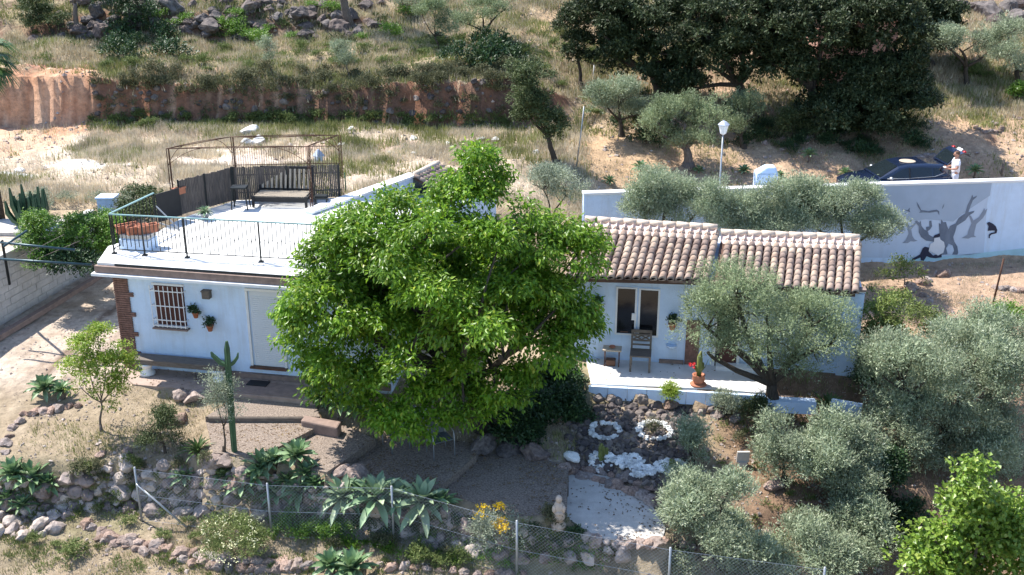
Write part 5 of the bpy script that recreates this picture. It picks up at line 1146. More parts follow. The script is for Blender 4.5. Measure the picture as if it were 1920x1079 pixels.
# front yard
px_tree((190, 808), [(188, 705, 74, 60, 0, .75), (162, 660, 42, 40, 0, .45), (218, 685, 50, 52, 0, .5), (145, 712, 40, 42, 0, .4), (183, 632, 34, 34, 0, .3), (244, 685, 30, 32, 0, .3), (205, 745, 50, 34, 0, .4)], 'small yellow green tree with thin stem on the dry lawn', 10000, 'lime', .055, .042, 'small_tree', tr=.035, nb=90, rb=.17, nlimb=22, droop=.4, tw=.06, bark='bark_grey', twr=.005)
px_tree((1010, 690), [(1050, 725, 62, 45, -.7, .8), (1000, 770, 66, 44, -2.0, .8), (1065, 775, 46, 40, -1.9, .6), (950, 785, 52, 34, -2.6, .7), (1010, 810, 60, 26, -2.6, .6)], 'dark bushy shrub filling the shade at the right foot of the walnut', 30000, 'dark', .10, .05, 'evergreen_bush', 'bush', tr=.08, nb=60, rb=.3)
px_tree((310, 850), [(300, 800, 32, 32, 0, .5), (325, 825, 26, 24, 0, .4), (280, 825, 18, 20, 0, .3)], 'dark grey green shrub beside the spiky plant on the lawn edge', 5200, 'oak2', .07, .022, 'garden_shrub', 'shrub', tr=.03, nb=34, rb=.2)
px_tree((420, 850), [(418, 745, 30, 34, 0, .45), (400, 715, 18, 16, 0, .3), (432, 775, 20, 22, 0, .3)], 'grey feathery shrub growing round the tall cactus', 3600, 'silver', .06, .02, 'garden_shrub', 'shrub', tr=.03, nb=34, rb=.15)
px_tree((1362, 778), [(1360, 762, 26, 18, 0, .36)], 'round silvery lavender bush in front of the porch kerb', 3600, 'silver', .07, .018, 'lavender_bush', 'shrub', tr=.02, nb=20, rb=.14, up=.8)
px_tree((1257, 748), [(1257, 737, 20, 12, 0, .28)], 'small yellow green cushion plant against the porch kerb', 2200, 'lime', .045, .03, 'cushion_plant', 'plant', tr=.02, nb=14, rb=.12)
px_tree((1560, 830), [(1570, 815, 30, 28, 0, .4)], 'bright green shrub between the olives below the palm-like plant', 2600, 'fresh', .08, .06, 'green_bush', 'shrub', tr=.03, nb=20, rb=.2)
px_tree((1420, 790), [(1425, 765, 22, 18, 0, .3), (1400, 770, 16, 12, 0, .25)], 'dark low shrub at the foot of the leaning olive', 2200, 'oak2', .07, .03, 'garden_shrub', 'shrub', tr=.03, nb=18, rb=.15)
px_tree((915, 1010), [(930, 985, 48, 34, 0, .6), (905, 1005, 30, 22, 0, .4), (960, 1000, 26, 24, 0, .4)], 'silvery cushion bush topped with yellow flowers behind the fence', 8500, 'silver', .06, .02, 'curry_bush', 'shrub', tr=.03, nb=50, rb=.2, up=.6)
b = ground(915, 1010); V, Fq, _ = crown(ppx(b, 1, [(905, 960, 20, 9, -.1, .3), (938, 985, 30, 10, -.35, .2), (935, 958, 14, 8, 0, .3), (920, 972, 14, 6, -.3, .15)]), 1100, .035, .035, 26, .1, tw=.02); o = link('flower_heads', npmesh('flower_heads', V, Fq, M['yellow']), [x for x in bpy.data.objects if x.name.startswith('curry_bush')][0])
px_tree((430, 1040), [(440, 1010, 60, 28, 0, .8), (400, 1000, 35, 22, 0, .5), (480, 1020, 36, 20, 0, .5)], 'pale green bush dotted with white daisies left of the second fence post', 8500, 'weed', .06, .02, 'daisy_bush', 'shrub', tr=.02, nb=60, rb=.2, up=.7)
b = ground(430, 1040); V, Fq, _ = crown(ppx(b, 1, [(440, 1003, 62, 28, -.1, .9), (400, 995, 35, 22, -.1, .5)]), 420, .032, .032, 70, .12, tw=.06, shell=(.9, 1.1)); link('daisy_flowers', npmesh('daisy_flowers', V, Fq, M['daisy']), [x for x in bpy.data.objects if x.name.startswith('daisy_bush')][0])
# shrubs at the left over the block wall
for b, e, l, n, lf in (((190, 32.2, 1.9), [(175, 430, 55, 40, 0, 1.1), (215, 440, 35, 40, 0, .8), (150, 460, 50, 40, -.2, .9), (190, 485, 40, 30, -.4, .6)], 'green creeper mass over the block wall beside the roof corner', 15000, 'fresh'),
                       ((90, 31.0, 1.9), [(75, 430, 40, 35, 0, .8), (100, 480, 50, 30, -.3, .7), (60, 455, 26, 26, 0, .5)], 'leafy vine over the block wall under the dark cactus', 9000, 'fresh'),
                       ((140, 31.0, 1.9), [(120, 490, 60, 24, -.3, .6), (170, 500, 40, 18, -.3, .5)], 'dark ivy hanging on the face of the block wall', 7000, 'dark'),
                       ((262, 33.5, 1.9), [(255, 385, 42, 30, 0, .9), (285, 400, 24, 28, 0, .6), (240, 400, 24, 28, 0, .6)], 'feathery green shrub behind the left railing', 8000, 'oak2')):
    px_tree(b, e, l, n, lf, .075, .05, 'wall_creeper' if 'wall' in l else 'garden_shrub', 'shrub', tr=.04, nb=70, rb=.24, droop=.5)
# tangle right of the tiled house
for b, e, l, n, lf in (((1655, 690), [(1640, 590, 45, 55, 0, .8), (1660, 640, 50, 50, -.1, .8), (1690, 570, 40, 28, .2, .6)], 'scraggly yellow green shrub beside the tiled house corner', 9000, 'vine'),
                       ((1640, 740), [(1650, 690, 55, 30, 0, .7), (1620, 710, 30, 24, 0, .4)], 'dark tangled growth at the foot of the scraggly shrub', 5500, 'dark'),
                       ((1710, 640), [(1720, 600, 45, 30, 0, .6), (1760, 620, 35, 22, 0, .5), (1770, 660, 30, 16, 0, .4)], 'low green brambles on the slope below the painted wall', 4200, 'weed'),
                       ((1700, 540), [(1690, 505, 24, 24, 0, .35), (1660, 520, 22, 16, 0, .35), (1720, 520, 16, 20, 0, .3)], 'sparse young fig shoots at the foot of the painted wall', 1300, 'vine'),
                       ((1890, 640), [(1890, 600, 40, 28, 0, .7), (1860, 620, 22, 18, 0, .4)], 'bright green vine bush at the right edge above the olives', 3800, 'fresh')):
    px_tree(b, e, l, n, lf, .065, .045, 'wild_shrub', 'shrub', tr=.03, nb=50, rb=.2, droop=.4, twr=.006, bark='bark_grey')

# ------------------------------------------------------------------ rosettes and cacti
def rosette(name, n, L, wd, leaf, el0=10, el1=80, arch=.35, seed=0, seg=4, trunk=0, pointy=1.0):
    r = np.random.default_rng(seed); V = []; Fq = []; o = 0
    for i in range(n):
        az = i * 2.39996 + r.uniform(-.15, .15); t = i / n; el = math.radians(el0 + (el1 - el0) * t + r.uniform(-5, 5)); l = L * (1 - .35 * t) * r.uniform(.85, 1.1); w = wd * r.uniform(.85, 1.1)
        d = np.array([math.cos(az), math.sin(az)]); s = np.array([-d[1], d[0], 0]); p = np.array([0, 0, trunk + .03 * t]); a = el; P = []
        prof = [.35, .8, 1.0, .8, .0] if seg == 4 else [.5, 1, .75, 0]
        for k in range(seg + 1):
            fw = prof[min(k, len(prof) - 1)] * w / 2 
            c = p + np.array([0, 0, -.18 * w]); P += [p - s * fw + np.array([0, 0, .12 * w * (fw > 0)]), c, p + s * fw + np.array([0, 0, .12 * w * (fw > 0)])]
            st = l / seg; p = p + np.array([d[0] * math.cos(a), d[1] * math.cos(a), math.sin(a)]) * st; a -= arch * (1 - t * .5)
        V += P
        for k in range(seg):
            b = o + 3 * k; Fq += [(b, b + 1, b + 4, b + 3), (b + 1, b + 2, b + 5, b + 4)]
        o += 3 * (seg + 1)
    return npmesh(name, np.array(V), np.array(Fq), M[leaf], True)
AG = [rosette('agave', 30, .52, .13, 'agave', 5, 82, .22, s) for s in range(3)]
AGB = [rosette('agave', 34, .75, .15, 'agaveb', -10, 80, .25, s + 5) for s in range(2)]
def agave(px, py, s, label, lib=AG, tr=.25, z=None):
    p = ground(px, py) if z is None else at(px, py, z); r = empty('agave_plant', p, label, 'agave')
    o = link('leaf_rosette', random.choice(lib), r); s = s * (1.1 if p[1] < 27 else 1.0); o.scale = (s, s, s); o.location.z = tr; o.rotation_euler = (random.uniform(-.15, .15) - .1, random.uniform(-.15, .15), random.uniform(0, 6))
    if tr > .05: MB().tube([(0, 0, -.1), (.02, 0, tr * .6), (0, 0, tr + .05)], [.06 * s, .05 * s, .05 * s], 7).local('stem', M['bark_grey'], r)
    return r
for px, py, s, l in ((85, 745, .95, 'green agave in the stone ring left of the yellow green tree'), (118, 748, .7, 'smaller green agave right in the stone ring by the yellow green tree'),
    (30, 905, 1.0, 'green agave at the left edge above the stone bank'), (62, 915, 1.15, 'large green agave, the middle of the left corner clump'), (92, 925, .85, 'green agave right in the left corner clump'), (20, 950, .8, 'dark lower agave in the left corner clump'), (45, 965, .7, 'lowest agave of the left corner clump'),
    (557, 872, 1.05, 'pale agave rosette against the lower gravel edge'), (490, 892, 1.0, 'agave right of the foot of the tall cactus'), (515, 880, .8, 'small agave tucked behind the clump right of the tall cactus'), (455, 925, .95, 'agave left of the second fence post'), (478, 912, .8, 'agave between the cactus foot and second fence post'),
    (562, 940, 1.0, 'agave just right of the second fence post'), (592, 925, .75, 'small agave behind the fence near its second post'), (620, 950, .65, 'small agave in a gap behind the fence mesh'), 
    (603, 760, 1.0, 'agave on the stone kerb at the left foot of the walnut'), (640, 770, 1.1, 'larger agave on the kerb under the walnut leaves'), (670, 780, .9, 'rightmost agave on the kerb under the walnut leaves'),
    (622, 1078, .95, 'left agave of the pair at the bottom edge'), (662, 1085, 1.15, 'right agave of the pair at the bottom edge')):
    agave(px, py, s, l, AG, .22)
for px, py, s, l in ((648, 955, 1.0, 'blue green agave left of the third fence post'), (706, 960, 1.15, 'largest blue green agave just left of the third fence post'), (790, 965, 1.1, 'spreading blue green agave right of the third fence post'), (745, 955, .8, 'blue green agave right at the third fence post')):
    agave(px, py, s, l, AGB, .3)
for px, py, s, l in ((520, 940, .9, 'green agave low on the stone bank between the second fence post and the cactus'), (540, 915, .8, 'green agave high on the bank just left of the pale rosette'), (600, 968, .8, 'low green agave half way along the fence mesh'), (680, 935, .85, 'green agave at the top of the bank behind the blue green ones'), (830, 955, .8, 'dusty green agave right of the spreading blue green one'), (575, 900, .75, 'small green agave at the tip of the gravel beside the pale boulders'), (420, 905, .7, 'small agave under the foot of the tall cactus'), (345, 905, .7, 'small agave growing out of the left stone bank')):
    agave(px, py, s, l, AG, .15)
for px, py, s, l in ((1584, 340, .75, 'small agave by the nose of the parked car'), (1516, 304, .8, 'agave standing alone on the dry slope left of the car'), (1826, 335, .85, 'agave on a stem right of the standing person'), (1142, 345, .7, 'small agave behind the left end of the boundary wall'), (1200, 330, .9, 'agave on the slope left of the round olive'), (1395, 325, .7, 'spiky plant at the foot of the lamp post'), (1462, 335, .6, 'agave between the white pillar and the car'), (1310, 325, .6, 'low agave at the foot of the round olive')):
    agave(px, py, s, l, AG, .3 if s > .7 else .1)
agave(385, 412, .42, 'small potted agave on the sunny roof terrace', AGB, .22, ZR)
p = at(385, 412, ZR); tag(MB().lathe(p, [(.09, 0), (.13, .2), (.14, .2), (.12, .16)], 12).build('plant_pot', M['galv'], loc=p), 'grey pot under the agave on the roof terrace', 'flower pot')
agave(1160, 402, .35, 'small spiky agave on the pallets by the boundary wall', AG, .0, .75)
p = at(1158, 410, .5); mb = MB()
for k in range(4): mb.box(p + [0, 0, .05 + k * .09], (.9, .5, .035)); mb.box(p + [-.35, 0, .095 + k * .09], (.08, .5, .05)); mb.box(p + [.35, 0, .095 + k * .09], (.08, .5, .05))
tag(mb.build('pallet_stack', M['wood_grey'], loc=p), 'stack of weathered pallets against the boundary wall', 'pallets')
# spiky plants: strap-leaved
p = ground(372, 850); o = link('spiky_plant', rosette('strap_leaves', 40, .62, .06, 'yucca', 15, 85, .35, 11), None, p); tag(o, 'strap leaved spiky plant between the dark shrub and the tall cactus', 'plant')
p = ground(1552, 775); o = link('cycad', rosette('cycad', 36, .75, .10, 'yucca', 30, 88, .22, 12), None, p); tag(o, 'palm-like dark green plant by the low white wall', 'plant')
p = ground(340, 470) if False else ground(1395, 330)
# tall cactus with two arms
def ribbed(mb, pts, rad, ribs=6, depth=.35):
    pts = [Vector(p) for p in pts]; n = ribs * 2; V = []; prev = None
    for i, p in enumerate(pts):
        d = (pts[min(i + 1, len(pts) - 1)] - pts[max(i - 1, 0)]).normalized(); a = d.orthogonal().normalized() if prev is None else (prev - d * prev.dot(d)).normalized(); prev = a; b = d.cross(a)
        for k in range(n):
            t = 2 * math.pi * k / n; rr = rad[i] * (1 if k % 2 == 0 else 1 - depth); V.append(p + (a * math.cos(t) + b * math.sin(t)) * rr)
    Fs = [(i * n + k, i * n + (k + 1) % n, (i + 1) * n + (k + 1) % n, (i + 1) * n + k) for i in range(len(pts) - 1) for k in range(n)] + [tuple((len(pts) - 1) * n + k for k in range(n))]
    mb.add(V, Fs, 0, False)
cb = ground(440, 850); top = atY(425, 640, cb[1]); H = top[2] - cb[2]; dx = top[0] - cb[0]
mb = MB(); ribbed(mb, [(0, 0, -.1), (dx * .25, 0, H * .3), (dx * .55, 0, H * .6), (dx * .9, 0, H * .93), (dx, 0, H)], [.07, .08, .08, .07, .03], 5)
s1 = (dx * .75, 0, H * .78)
ribbed(mb, [s1, (s1[0] - .17, 0, s1[2] + .10), (s1[0] - .33, 0, s1[2] + .28), (s1[0] - .36, 0, s1[2] + .36)], [.045, .06, .05, .02], 4)
ribbed(mb, [s1, (s1[0] + .13, 0, s1[2] + .10), (s1[0] + .22, 0, s1[2] + .22), (s1[0] + .25, 0, s1[2] + .34)], [.04, .05, .045, .02], 4)
tag(mb.local('tall_cactus', M['cactus'], None, cb), 'tall dark columnar cactus with two short arms on the lawn edge', 'cactus')
# euphorbia candelabra at the left
cb = ground(62, 430); r = random.Random(4); mb = MB()
for k in range(22):
    a = r.uniform(0, 6.28); q = r.uniform(.1, .75); h = r.uniform(.9, 1.5); x, y = q * math.cos(a), q * .6 * math.sin(a); ribbed(mb, [(x * .3, y * .3, 0), (x * .8, y * .8, h * .35), (x, y, h * .6), (x * 1.05, y, h)], [.06, .09, .09, .03], 4)
tag(mb.local('candelabra_cactus', M['cactus'], None, cb), 'dark many-armed candelabra cactus at the left edge', 'cactus')
def cluster(px, py, n, h, label, m='cactus_y', sp=.1):
    c = ground(px, py); r = random.Random(px); mb = MB()
    for k in range(n): x, y = r.uniform(-sp, sp), r.uniform(-sp, sp); hh = h * r.uniform(.6, 1); ribbed(mb, [(x, y, -.05), (x, y, hh * .6), (x, y, hh * .93), (x, y, hh)], [.045, .05, .045, .01], 6)
    tag(mb.local('garden_cactus', M[m], None, c), label, 'cactus')
cluster(1130, 868, 6, .55, 'yellow green clump of column cacti in the rockery pebbles')
cluster(1259, 882, 3, .34, 'small pale column cactus at the right of the rockery pebbles', 'cactus_y', .06)
# round cushion in the rockery hole
px_tree((1228, 812), [(1226, 802, 16, 10, 0, .3)], 'dark cushion cactus inside the right pebble ring', 900, 'scrub', .04, .02, 'cushion_plant', 'plant', tr=.01, nb=8, rb=.12)

# palm fronds at the top left edge
pbm = atY(-60, 95, 34.0); pz = tz(pbm[0], 34.0); pr = empty('fan_palm', (pbm[0], 34.0, pz), 'green palm whose hanging fronds enter at the top left edge', 'palm')
hz = pbm[2] - pz; MB().tube([(0, 0, -.2), (0, 0, hz * .5), (0, 0, hz)], [.28, .22, .2], 10).local('trunk', M['bark'], pr)
V = []; Fq = []; o = 0; r = random.Random(8)
for k in range(34):
    a = k * 2.4; el = math.radians(r.uniform(-60, 70)); R0 = r.uniform(.6, 1.0); d = Vector((math.cos(a) * math.cos(el), math.sin(a) * math.cos(el), math.sin(el))); c = Vector((0, 0, hz)) + d * R0; s = d.cross(Vector((0, 0, 1))).normalized(); u_ = s.cross(d)
    for j in range(30):
        t = -1.25 + 2.5 * j / 29; dd = (d * math.cos(t) + s * math.sin(t)).normalized(); l = r.uniform(.65, .85); w = s * math.cos(t) * .025 - d * math.sin(t) * .025; m_ = c + dd * l * .6 + Vector((0, 0, -.05)); e = c + dd * l + Vector((0, 0, -.32)); V += [c, m_ + w, e, m_ - w]; Fq.append((o, o + 1, o + 2, o + 3)); o += 4
link('fronds', npmesh('fronds', np.array([tuple(v) for v in V]), np.array(Fq), M['palm']), pr)

# ------------------------------------------------------------------ wire fence
def wirefence(pxs, zb, h, label, brace=True):
    B = []
    for px, py in pxs:
        p = at(px, py, zb); B.append(np.array([p[0], p[1], tz(p[0], p[1])]))
    f = empty('wire_fence', B[0], label, 'fence')
    for b in B: MB().tube([b + [0, 0, -.1], b + [0, 0, h + .03]], .026, 8).build('post', M['galv'], f)
    V = []; Fq = []; o = 0; w = .0014
    def wire(p, q, w=w):
        nonlocal o
        d = q - p; L = np.linalg.norm(d); d = d / L; s = np.cross(d, [0, 1, 0]); s /= np.linalg.norm(s) + 1e-9; t = np.cross(d, s)
        V.extend([p + s * w, p - s * .5 * w + t * w, p - s * .5 * w - t * w, q + s * w, q - s * .5 * w + t * w, q - s * .5 * w - t * w]); Fq.extend([(o, o + 1, o + 4, o + 3), (o + 1, o + 2, o + 5, o + 4), (o + 2, o, o + 3, o + 5)]); o += 6
    for i in range(len(B) - 1):
        a, b = B[i], B[i + 1]; L = np.linalg.norm((b - a)[:2]); n = int(L / .085); P = lambda s, z: a + (b - a) * (s / L) + np.array([0, 0, z])
        for k in range(-int(h / .085), n):
            s0 = k * .085
            for sgn in (1, -1):
                s1, z1, s2, z2 = s0, .04, s0 + (h - .08), h - .04
                if s1 < 0: z1 += -s1; s1 = 0
                if s2 > L: z2 -= (s2 - L); s2 = L
                if s2 - s1 < .02: continue
                if sgn < 0: z1, z2 = h - z1, h - z2
                wire(P(s1, z1), P(s2, z2))
        for z in (.04, h / 2, h - .03): wire(P(0, z), P(L, z), .0035)
    off = np.array(B[0]); link('mesh', npmesh('mesh', np.array(V) - off, np.array(Fq), M['galv']), f)
    if brace:
        a = B[1] if len(B) > 2 and False else B[0]; MB().tube([a + [0, -.03, h * .72], a + np.array([1.15, -.35, .05])], .024, 8).build('brace', M['galv'], f)
    return f
wirefence([(266, 978), (510, 1010), (739, 1027), (969, 1077), (1252, 1118), (1537, 1150)], -1.8, 1.40, 'galvanised diamond mesh fence along the bottom of the garden')
q = ground(1862, 570); tag(MB().tube([q, q + [.10, 0, 1.45]], .03, 8).build('iron_post', M['rust'], loc=q), 'leaning rusty post on the terrace at the right edge', 'post')
for px, py, px2, py2, l, m in ((867, 292, 867, 264, 'short dark stump post in the dry field behind the walnut', 'wood_brown'), (648, 362, 646, 324, 'thin green post behind the reed screen corner', 'cactus'), (1877, 330, 1883, 300, 'forked dead branch stuck in the slope right of the person', 'wood_grey'), (1080, 318, 1095, 200, 'tall thin stake beside the slender holm oak', 'galv'), (1111, 150, 1114, 122, 'short white stake below the oak grove', 'white')):
    b = ground(px, py); t = atY(px2, py2, b[1]); tag(MB().tube([b - [0, 0, .05], (b + t) / 2 + [.01, 0, 0], t], [.05 if 'stump' in l or 'dead' in l else .025] * 3, 7).build('stake' if 'stake' in l else 'post', M[m], loc=b), l, 'stake' if 'stake' in l else 'post')
# small ornamental chimney/lantern in the field
b = ground(598, 305); r = empty('garden_ornament', b, 'small white ornament with blue pointed cap in the field behind the gazebo', 'ornament')
MB().lathe((0, 0, 0), [(.16, 0), (.16, .22), (.22, .24), (.22, .27)], 4, smooth=False).local('body', M['stucco'], r); MB().lathe((0, 0, 0), [(.24, .272), (.05, .5), (.02, .52)], 4, smooth=False).local('cap', MATS['lamp_cap'], r)
# stone statue by the pad
b = ground(1047, 990); b = np.array([b[0], b[1], b[2]]); r = empty('stone_statue', b, 'pale weathered stone statue at the left corner of the concrete pad', 'statue'); mb = MB(); k = 1.0
mb.lathe((0, 0, 0), [(.17, 0), (.17, .12), (.12, .15), (.13, .2)], 12); mb.lathe((0, 0, 0), [(.13, .2), (.15, .3), (.11, .42), (.13, .52), (.09, .62), (.045, .66)], 12); mb.ball((0, -.01, .73), (.075, .08, .095)); mb.ball((-.10, -.05, .50), (.05, .07, .10)); mb.ball((.10, -.05, .50), (.05, .07, .10)); mb.ball((0, -.1, .42), (.1, .06, .06)); mb.tube([(0, -.08, .72), (0, -.1, .70)], [.02, .01], 6)
mb.local('figure', mat('pale_stone', (.5, .40, .32), .9, .2, 6, bump=.5), r)
p = ground(1392, 872); tag(MB().box(p + [0, 0, .22], (.30, .05, .30), 0, Matrix.Rotation(.12, 3, 'X')).box(p + [0, .04, .04], (.2, .2, .1)).build('stone_plaque', M['concrete'], loc=p), 'small pale upright stone slab on the reddish slope', 'slab')

# ------------------------------------------------------------------ metal garden chairs and table under the walnut
def metal_chair(p, rz, label):
    r = empty('metal_chair', p, label, 'chair', None, rz); m = M['galv']
    for s in (-1, 1):
        MB().tube([(s * .27, -.26, 0), (s * .27, -.25, .42), (s * .27, -.22, .62), (s * .27, -.05, .66), (s * .26, .2, .66), (s * .25, .27, .60)], .014, 7).local('armrest', m, r)
        MB().tube([(s * .25, .22, 0), (s * .24, .2, .42), (s * .22, .32, .95)], .014, 7).local('leg', m, r)
    mb = MB(); mb.tube([(-.22, .32, .95), (-.1, .335, .99), (.1, .335, .99), (.22, .32, .95)], .014, 7); mb.local('top_bar', m, r)
    mb = MB(); mb.box((0, -.01, .42), (.5, .46, .02)); mb.box((0, .27, .68), (.42, .015, .5), 0, Matrix.Rotation(-.21, 3, 'X')); mb.local('sling', mat('sling_' + str(len(bpy.data.objects)), (.10, .115, .13), .7, .1, 8), r)
    return r
metal_chair(at(825, 850, -.60), math.radians(28), 'grey metal garden chair in full view under the walnut edge')
metal_chair(at(745, 838, -.60), math.radians(-60), 'grey metal garden chair half hidden by walnut leaves left of the visible one')
tt = at(775, 826, -.6); r = empty('metal_table', tt, 'small metal garden table hidden behind walnut leaves beside the chair', 'table')
MB().lathe((0, 0, 0), [(.40, .70), (.42, .71), (.42, .73), (.40, .735)], 24).local('tabletop', M['galv'], r)
for k in range(4):
    a = k * math.pi / 2 + .5; MB().tube([(.12 * math.cos(a), .12 * math.sin(a), .7), (.36 * math.cos(a), .36 * math.sin(a), 0)], .013, 6).local('leg', M['galv'], r)

# ------------------------------------------------------------------ brick hut behind the oaks
hb = ground(1600, 170); bh = empty('brick_hut', hb, 'reddish plaster hut half hidden behind the dark oaks', 'hut'); pl = mat('pink_plaster', (.40, .22, .165), .9, .15, 2, bump=.2)
MB().box((hb[0], hb[1] + 1.6, hb[2] + 1.4), (3.6, 3.0, 3.4)).build('wall', pl, bh); MB().box((hb[0] + .2, hb[1] + .095, hb[2] + 1.0), (.7, .03, .8)).build('window', M['glass_dark'], bh)
MB().box((hb[0], hb[1] + 1.6, hb[2] + 3.16), (4.0, 3.4, .12)).build('roof', M['tile'], bh)
MB().box((hb[0] + .2, hb[1] + .06, hb[2] + .56), (.9, .12, .06)).build('sill', M['concrete'], bh)

# ------------------------------------------------------------------ car with raised tailgate
def car():
    yaw = math.radians(4)                        # nose to the left
    c = atY(1680, 340, 40.2); cz = tz(c[0], 37.9) + .0; cz = tz(c[0], 40.2) + .10
    r = empty('parked_car', (c[0], 40.2, cz), 'dark blue hatchback with raised tailgate parked behind the boundary wall', 'car', None, yaw)
    paint = mat('car_paint', (.010, .018, .045), .2, .05, 1, spec=.7); paint.node_tree.nodes['Principled BSDF'].inputs['Coat Weight'].default_value = .8
    glass = mat('car_glass', (.012, .018, .022), .06, .1, 1, spec=.8); trim = mat('car_trim', (.02, .02, .022), .6, .1, 4); red = mat('tail_light', (.35, .01, .015), .25, .1, 3)
    # side outline: x from nose (-2.1) to tail (2.1)
    X = [-2.12, -2.05, -1.7, -1.2, -.95, -.4, .0, .6, 1.2, 1.55, 1.85, 2.05, 2.1]
    top = [.62, .74, .86, .93, .97, .99, 1.0, 1.02, 1.04, 1.05, 1.05, 1.0, .8]
    hw = [.55, .74, .84, .89, .90, .91, .91, .91, .90, .88, .84, .78, .72]
    V = []; 
    for x, t, w in zip(X, top, hw):
        b = .22 if abs(x) < 1.9 else .32
        for y, z in ((-w * .92, b), (-w, b + .2), (-w * 1.0, t - .22), (-w * .965, t - .04), (-w * .80, t + .01), (w * .80, t + .01), (w * .965, t - .04), (w, t - .22), (w, b + .2), (w * .92, b)): V.append((x, y, z))
    n = 10; Fs = [(i * n + k, (i + 1) * n + k, (i + 1) * n + (k + 1) % n, i * n + (k + 1) % n) for i in range(len(X) - 1) for k in range(n)] + [tuple(range(n)), tuple((len(X) - 1) * n + k for k in range(n - 1, -1, -1))]
    body = MB().add(V, Fs, 0, True).local('body', paint, r)
    # greenhouse: pillars + roof as one loft
    gx = [-.98, -.25, .1, .9, 1.45, 1.68]; gt = [1.0, 1.40, 1.47, 1.48, 1.44, 1.38]; gw = [.76, .64, .62, .62, .61, .60]; gb = [.99, 1.0, 1.0, 1.03, 1.05, 1.05]; bw_ = [.80, .83, .84, .83, .80, .78]
    V = []
    for x, t, w, b, bb in zip(gx, gt, gw, gb, bw_): V += [(x, -bb, b), (x, -w - .03, t - .06), (x, -w + .06, t), (x, w - .06, t), (x, w + .03, t - .06), (x, bb, b)]
    n = 6; Fs = [(i * n + k, (i + 1) * n + k, (i + 1) * n + k + 1, i * n + k + 1) for i in range(len(gx) - 1) for k in range(n - 1)] + [(30, 35, 34, 33, 32, 31)]
    MB().add(V, Fs, 0, False).local('cabin', paint, r, bevel=.02)
    def gl(pts, name): 
        MB().add(pts, [tuple(range(len(pts)))]).local(name, glass, r)
    def lerp(xa, f, s):   # point on the cabin side at height fraction f
        b = np.interp(xa, gx, gb); t = np.interp(xa, gx, gt); wb_ = np.interp(xa, gx, bw_); wt = np.interp(xa, gx, gw) + .03; t -= .06
        return (xa, s * (wb_ + (wt - wb_) * f + .012), b + (t - b) * f)
    for s in (-1, 1):
        for xa, xb, nm_ in ((-.66, .12, 'front_window'), (.18, 1.0, 'rear_window'), (1.06, 1.42, 'quarter_window')):
            P = [lerp(xa, .08, s), lerp(xb, .10, s)]; P += [lerp(xb, .86, s), lerp((xa + xb) / 2, .9, s), lerp(xa if xa > 0 else -.1, .86 if xa > 0 else .86, s)]
            if xa < 0: P = [lerp(-.66, .08, s), lerp(.12, .08, s), lerp(.12, .88, s), lerp(-.12, .86, s), lerp(-.42, .62, s)]
            if xa > 1.05: P = [lerp(1.06, .12, s), lerp(1.42, .45, s), lerp(1.34, .82, s), lerp(1.06, .86, s)]
            gl(P, 'window')
        MB().tube([lerp(-.7, 0, s), lerp(0, 0, s), lerp(1.1, .04, s), lerp(1.5, .38, s)], .012, 5).local('chrome_strip', M['galv'], r)
        MB().ball((-.62, s * .98, 1.04), (.07, .10, .065)).local('mirror', M['galv'], r)
        for x in (-1.35, 1.3):
            w = empty('wheel', (x, s * .80, .32), None, None); w.parent = r
            mbw = MB(); 
            prof = [(.20, -.1), (.31, -.1), (.325, -.07), (.325, .07), (.31, .1), (.20, .1)]
            V2 = [(q * math.cos(2 * math.pi * k / 20), z_, q * math.sin(2 * math.pi * k / 20)) for q, z_ in prof for k in range(20)]
            mbw.add(V2, [(i * 20 + k, i * 20 + (k + 1) % 20, (i + 1) * 20 + (k + 1) % 20, (i + 1) * 20 + k) for i in range(5) for k in range(20)], 0, True); mbw.local('tyre', M['black'], w)
            MB().tube([(0, -.09, 0), (0, .09, 0)], .205, 16).local('rim', M['galv'], w)
        MB().ball((-1.93, s * .62, .68), (.14, .15, .07)).local('headlight', M['white'], r)
        MB().box((2.0, s * .7, .86), (.1, .18, .1)).local('tail_light', red, r)
        MB().bar(lerp(.15, .02, s), lerp(.15, .9, s), .03).local('door_pillar', trim, r)
    # windscreen, and a pale disc that paints in the sunroof's reflection
    gl([(-.93, -.70, 1.035), (-.28, -.56, 1.405), (-.28, .56, 1.405), (-.93, .70, 1.035)], 'windscreen')
    MB().lathe((.30, -.1, 1.478), [(.30, 0), (.30, .012), (.26, .014)], 20).local('sunroof_sheen', M['wood_pale'], r)
    MB().box((1.75, 0, 1.03), (.30, 1.3, .05)).local('boot_opening', trim, r)
    # tailgate hinged up at the back of the roof
    hinge = Vector((1.62, 0, 1.42)); R = Matrix.Rotation(math.radians(-40), 3, 'Y')
    tg = empty('tailgate', hinge, None, None); tg.parent = r
    def T(L): return [tuple(R @ Vector(p)) for p in L]
    sh = [(0, .0), (.50, .05), (.74, -.02), (.88, -.20), (.86, -.32)]
    V = []; 
    for x, z_ in sh: w = .60 if x < .8 else .55; V += [(x, -w, z_), (x, w, z_), (x, w - .02, z_ - .07), (x, -w + .02, z_ - .07)]
    Fs = [(i * 4 + k, (i + 1) * 4 + k, (i + 1) * 4 + (k + 1) % 4, i * 4 + (k + 1) % 4) for i in range(4) for k in range(4)] + [(3, 2, 1, 0), (16, 17, 18, 19)]
    MB().add(T(V), Fs, 0, False).local('panel', paint, tg, bevel=.01)
    MB().add(T([(.06, -.52, .02), (.52, -.5, .062), (.52, .5, .062), (.06, .52, .02)]), [(0, 1, 2, 3)]).local('window', glass, tg)
    for s in (-1, 1):
        q = R @ Vector((.80, s * .45, -.08)); MB().ball(q, (.07, .10, .05)).local('tail_light', red, tg)
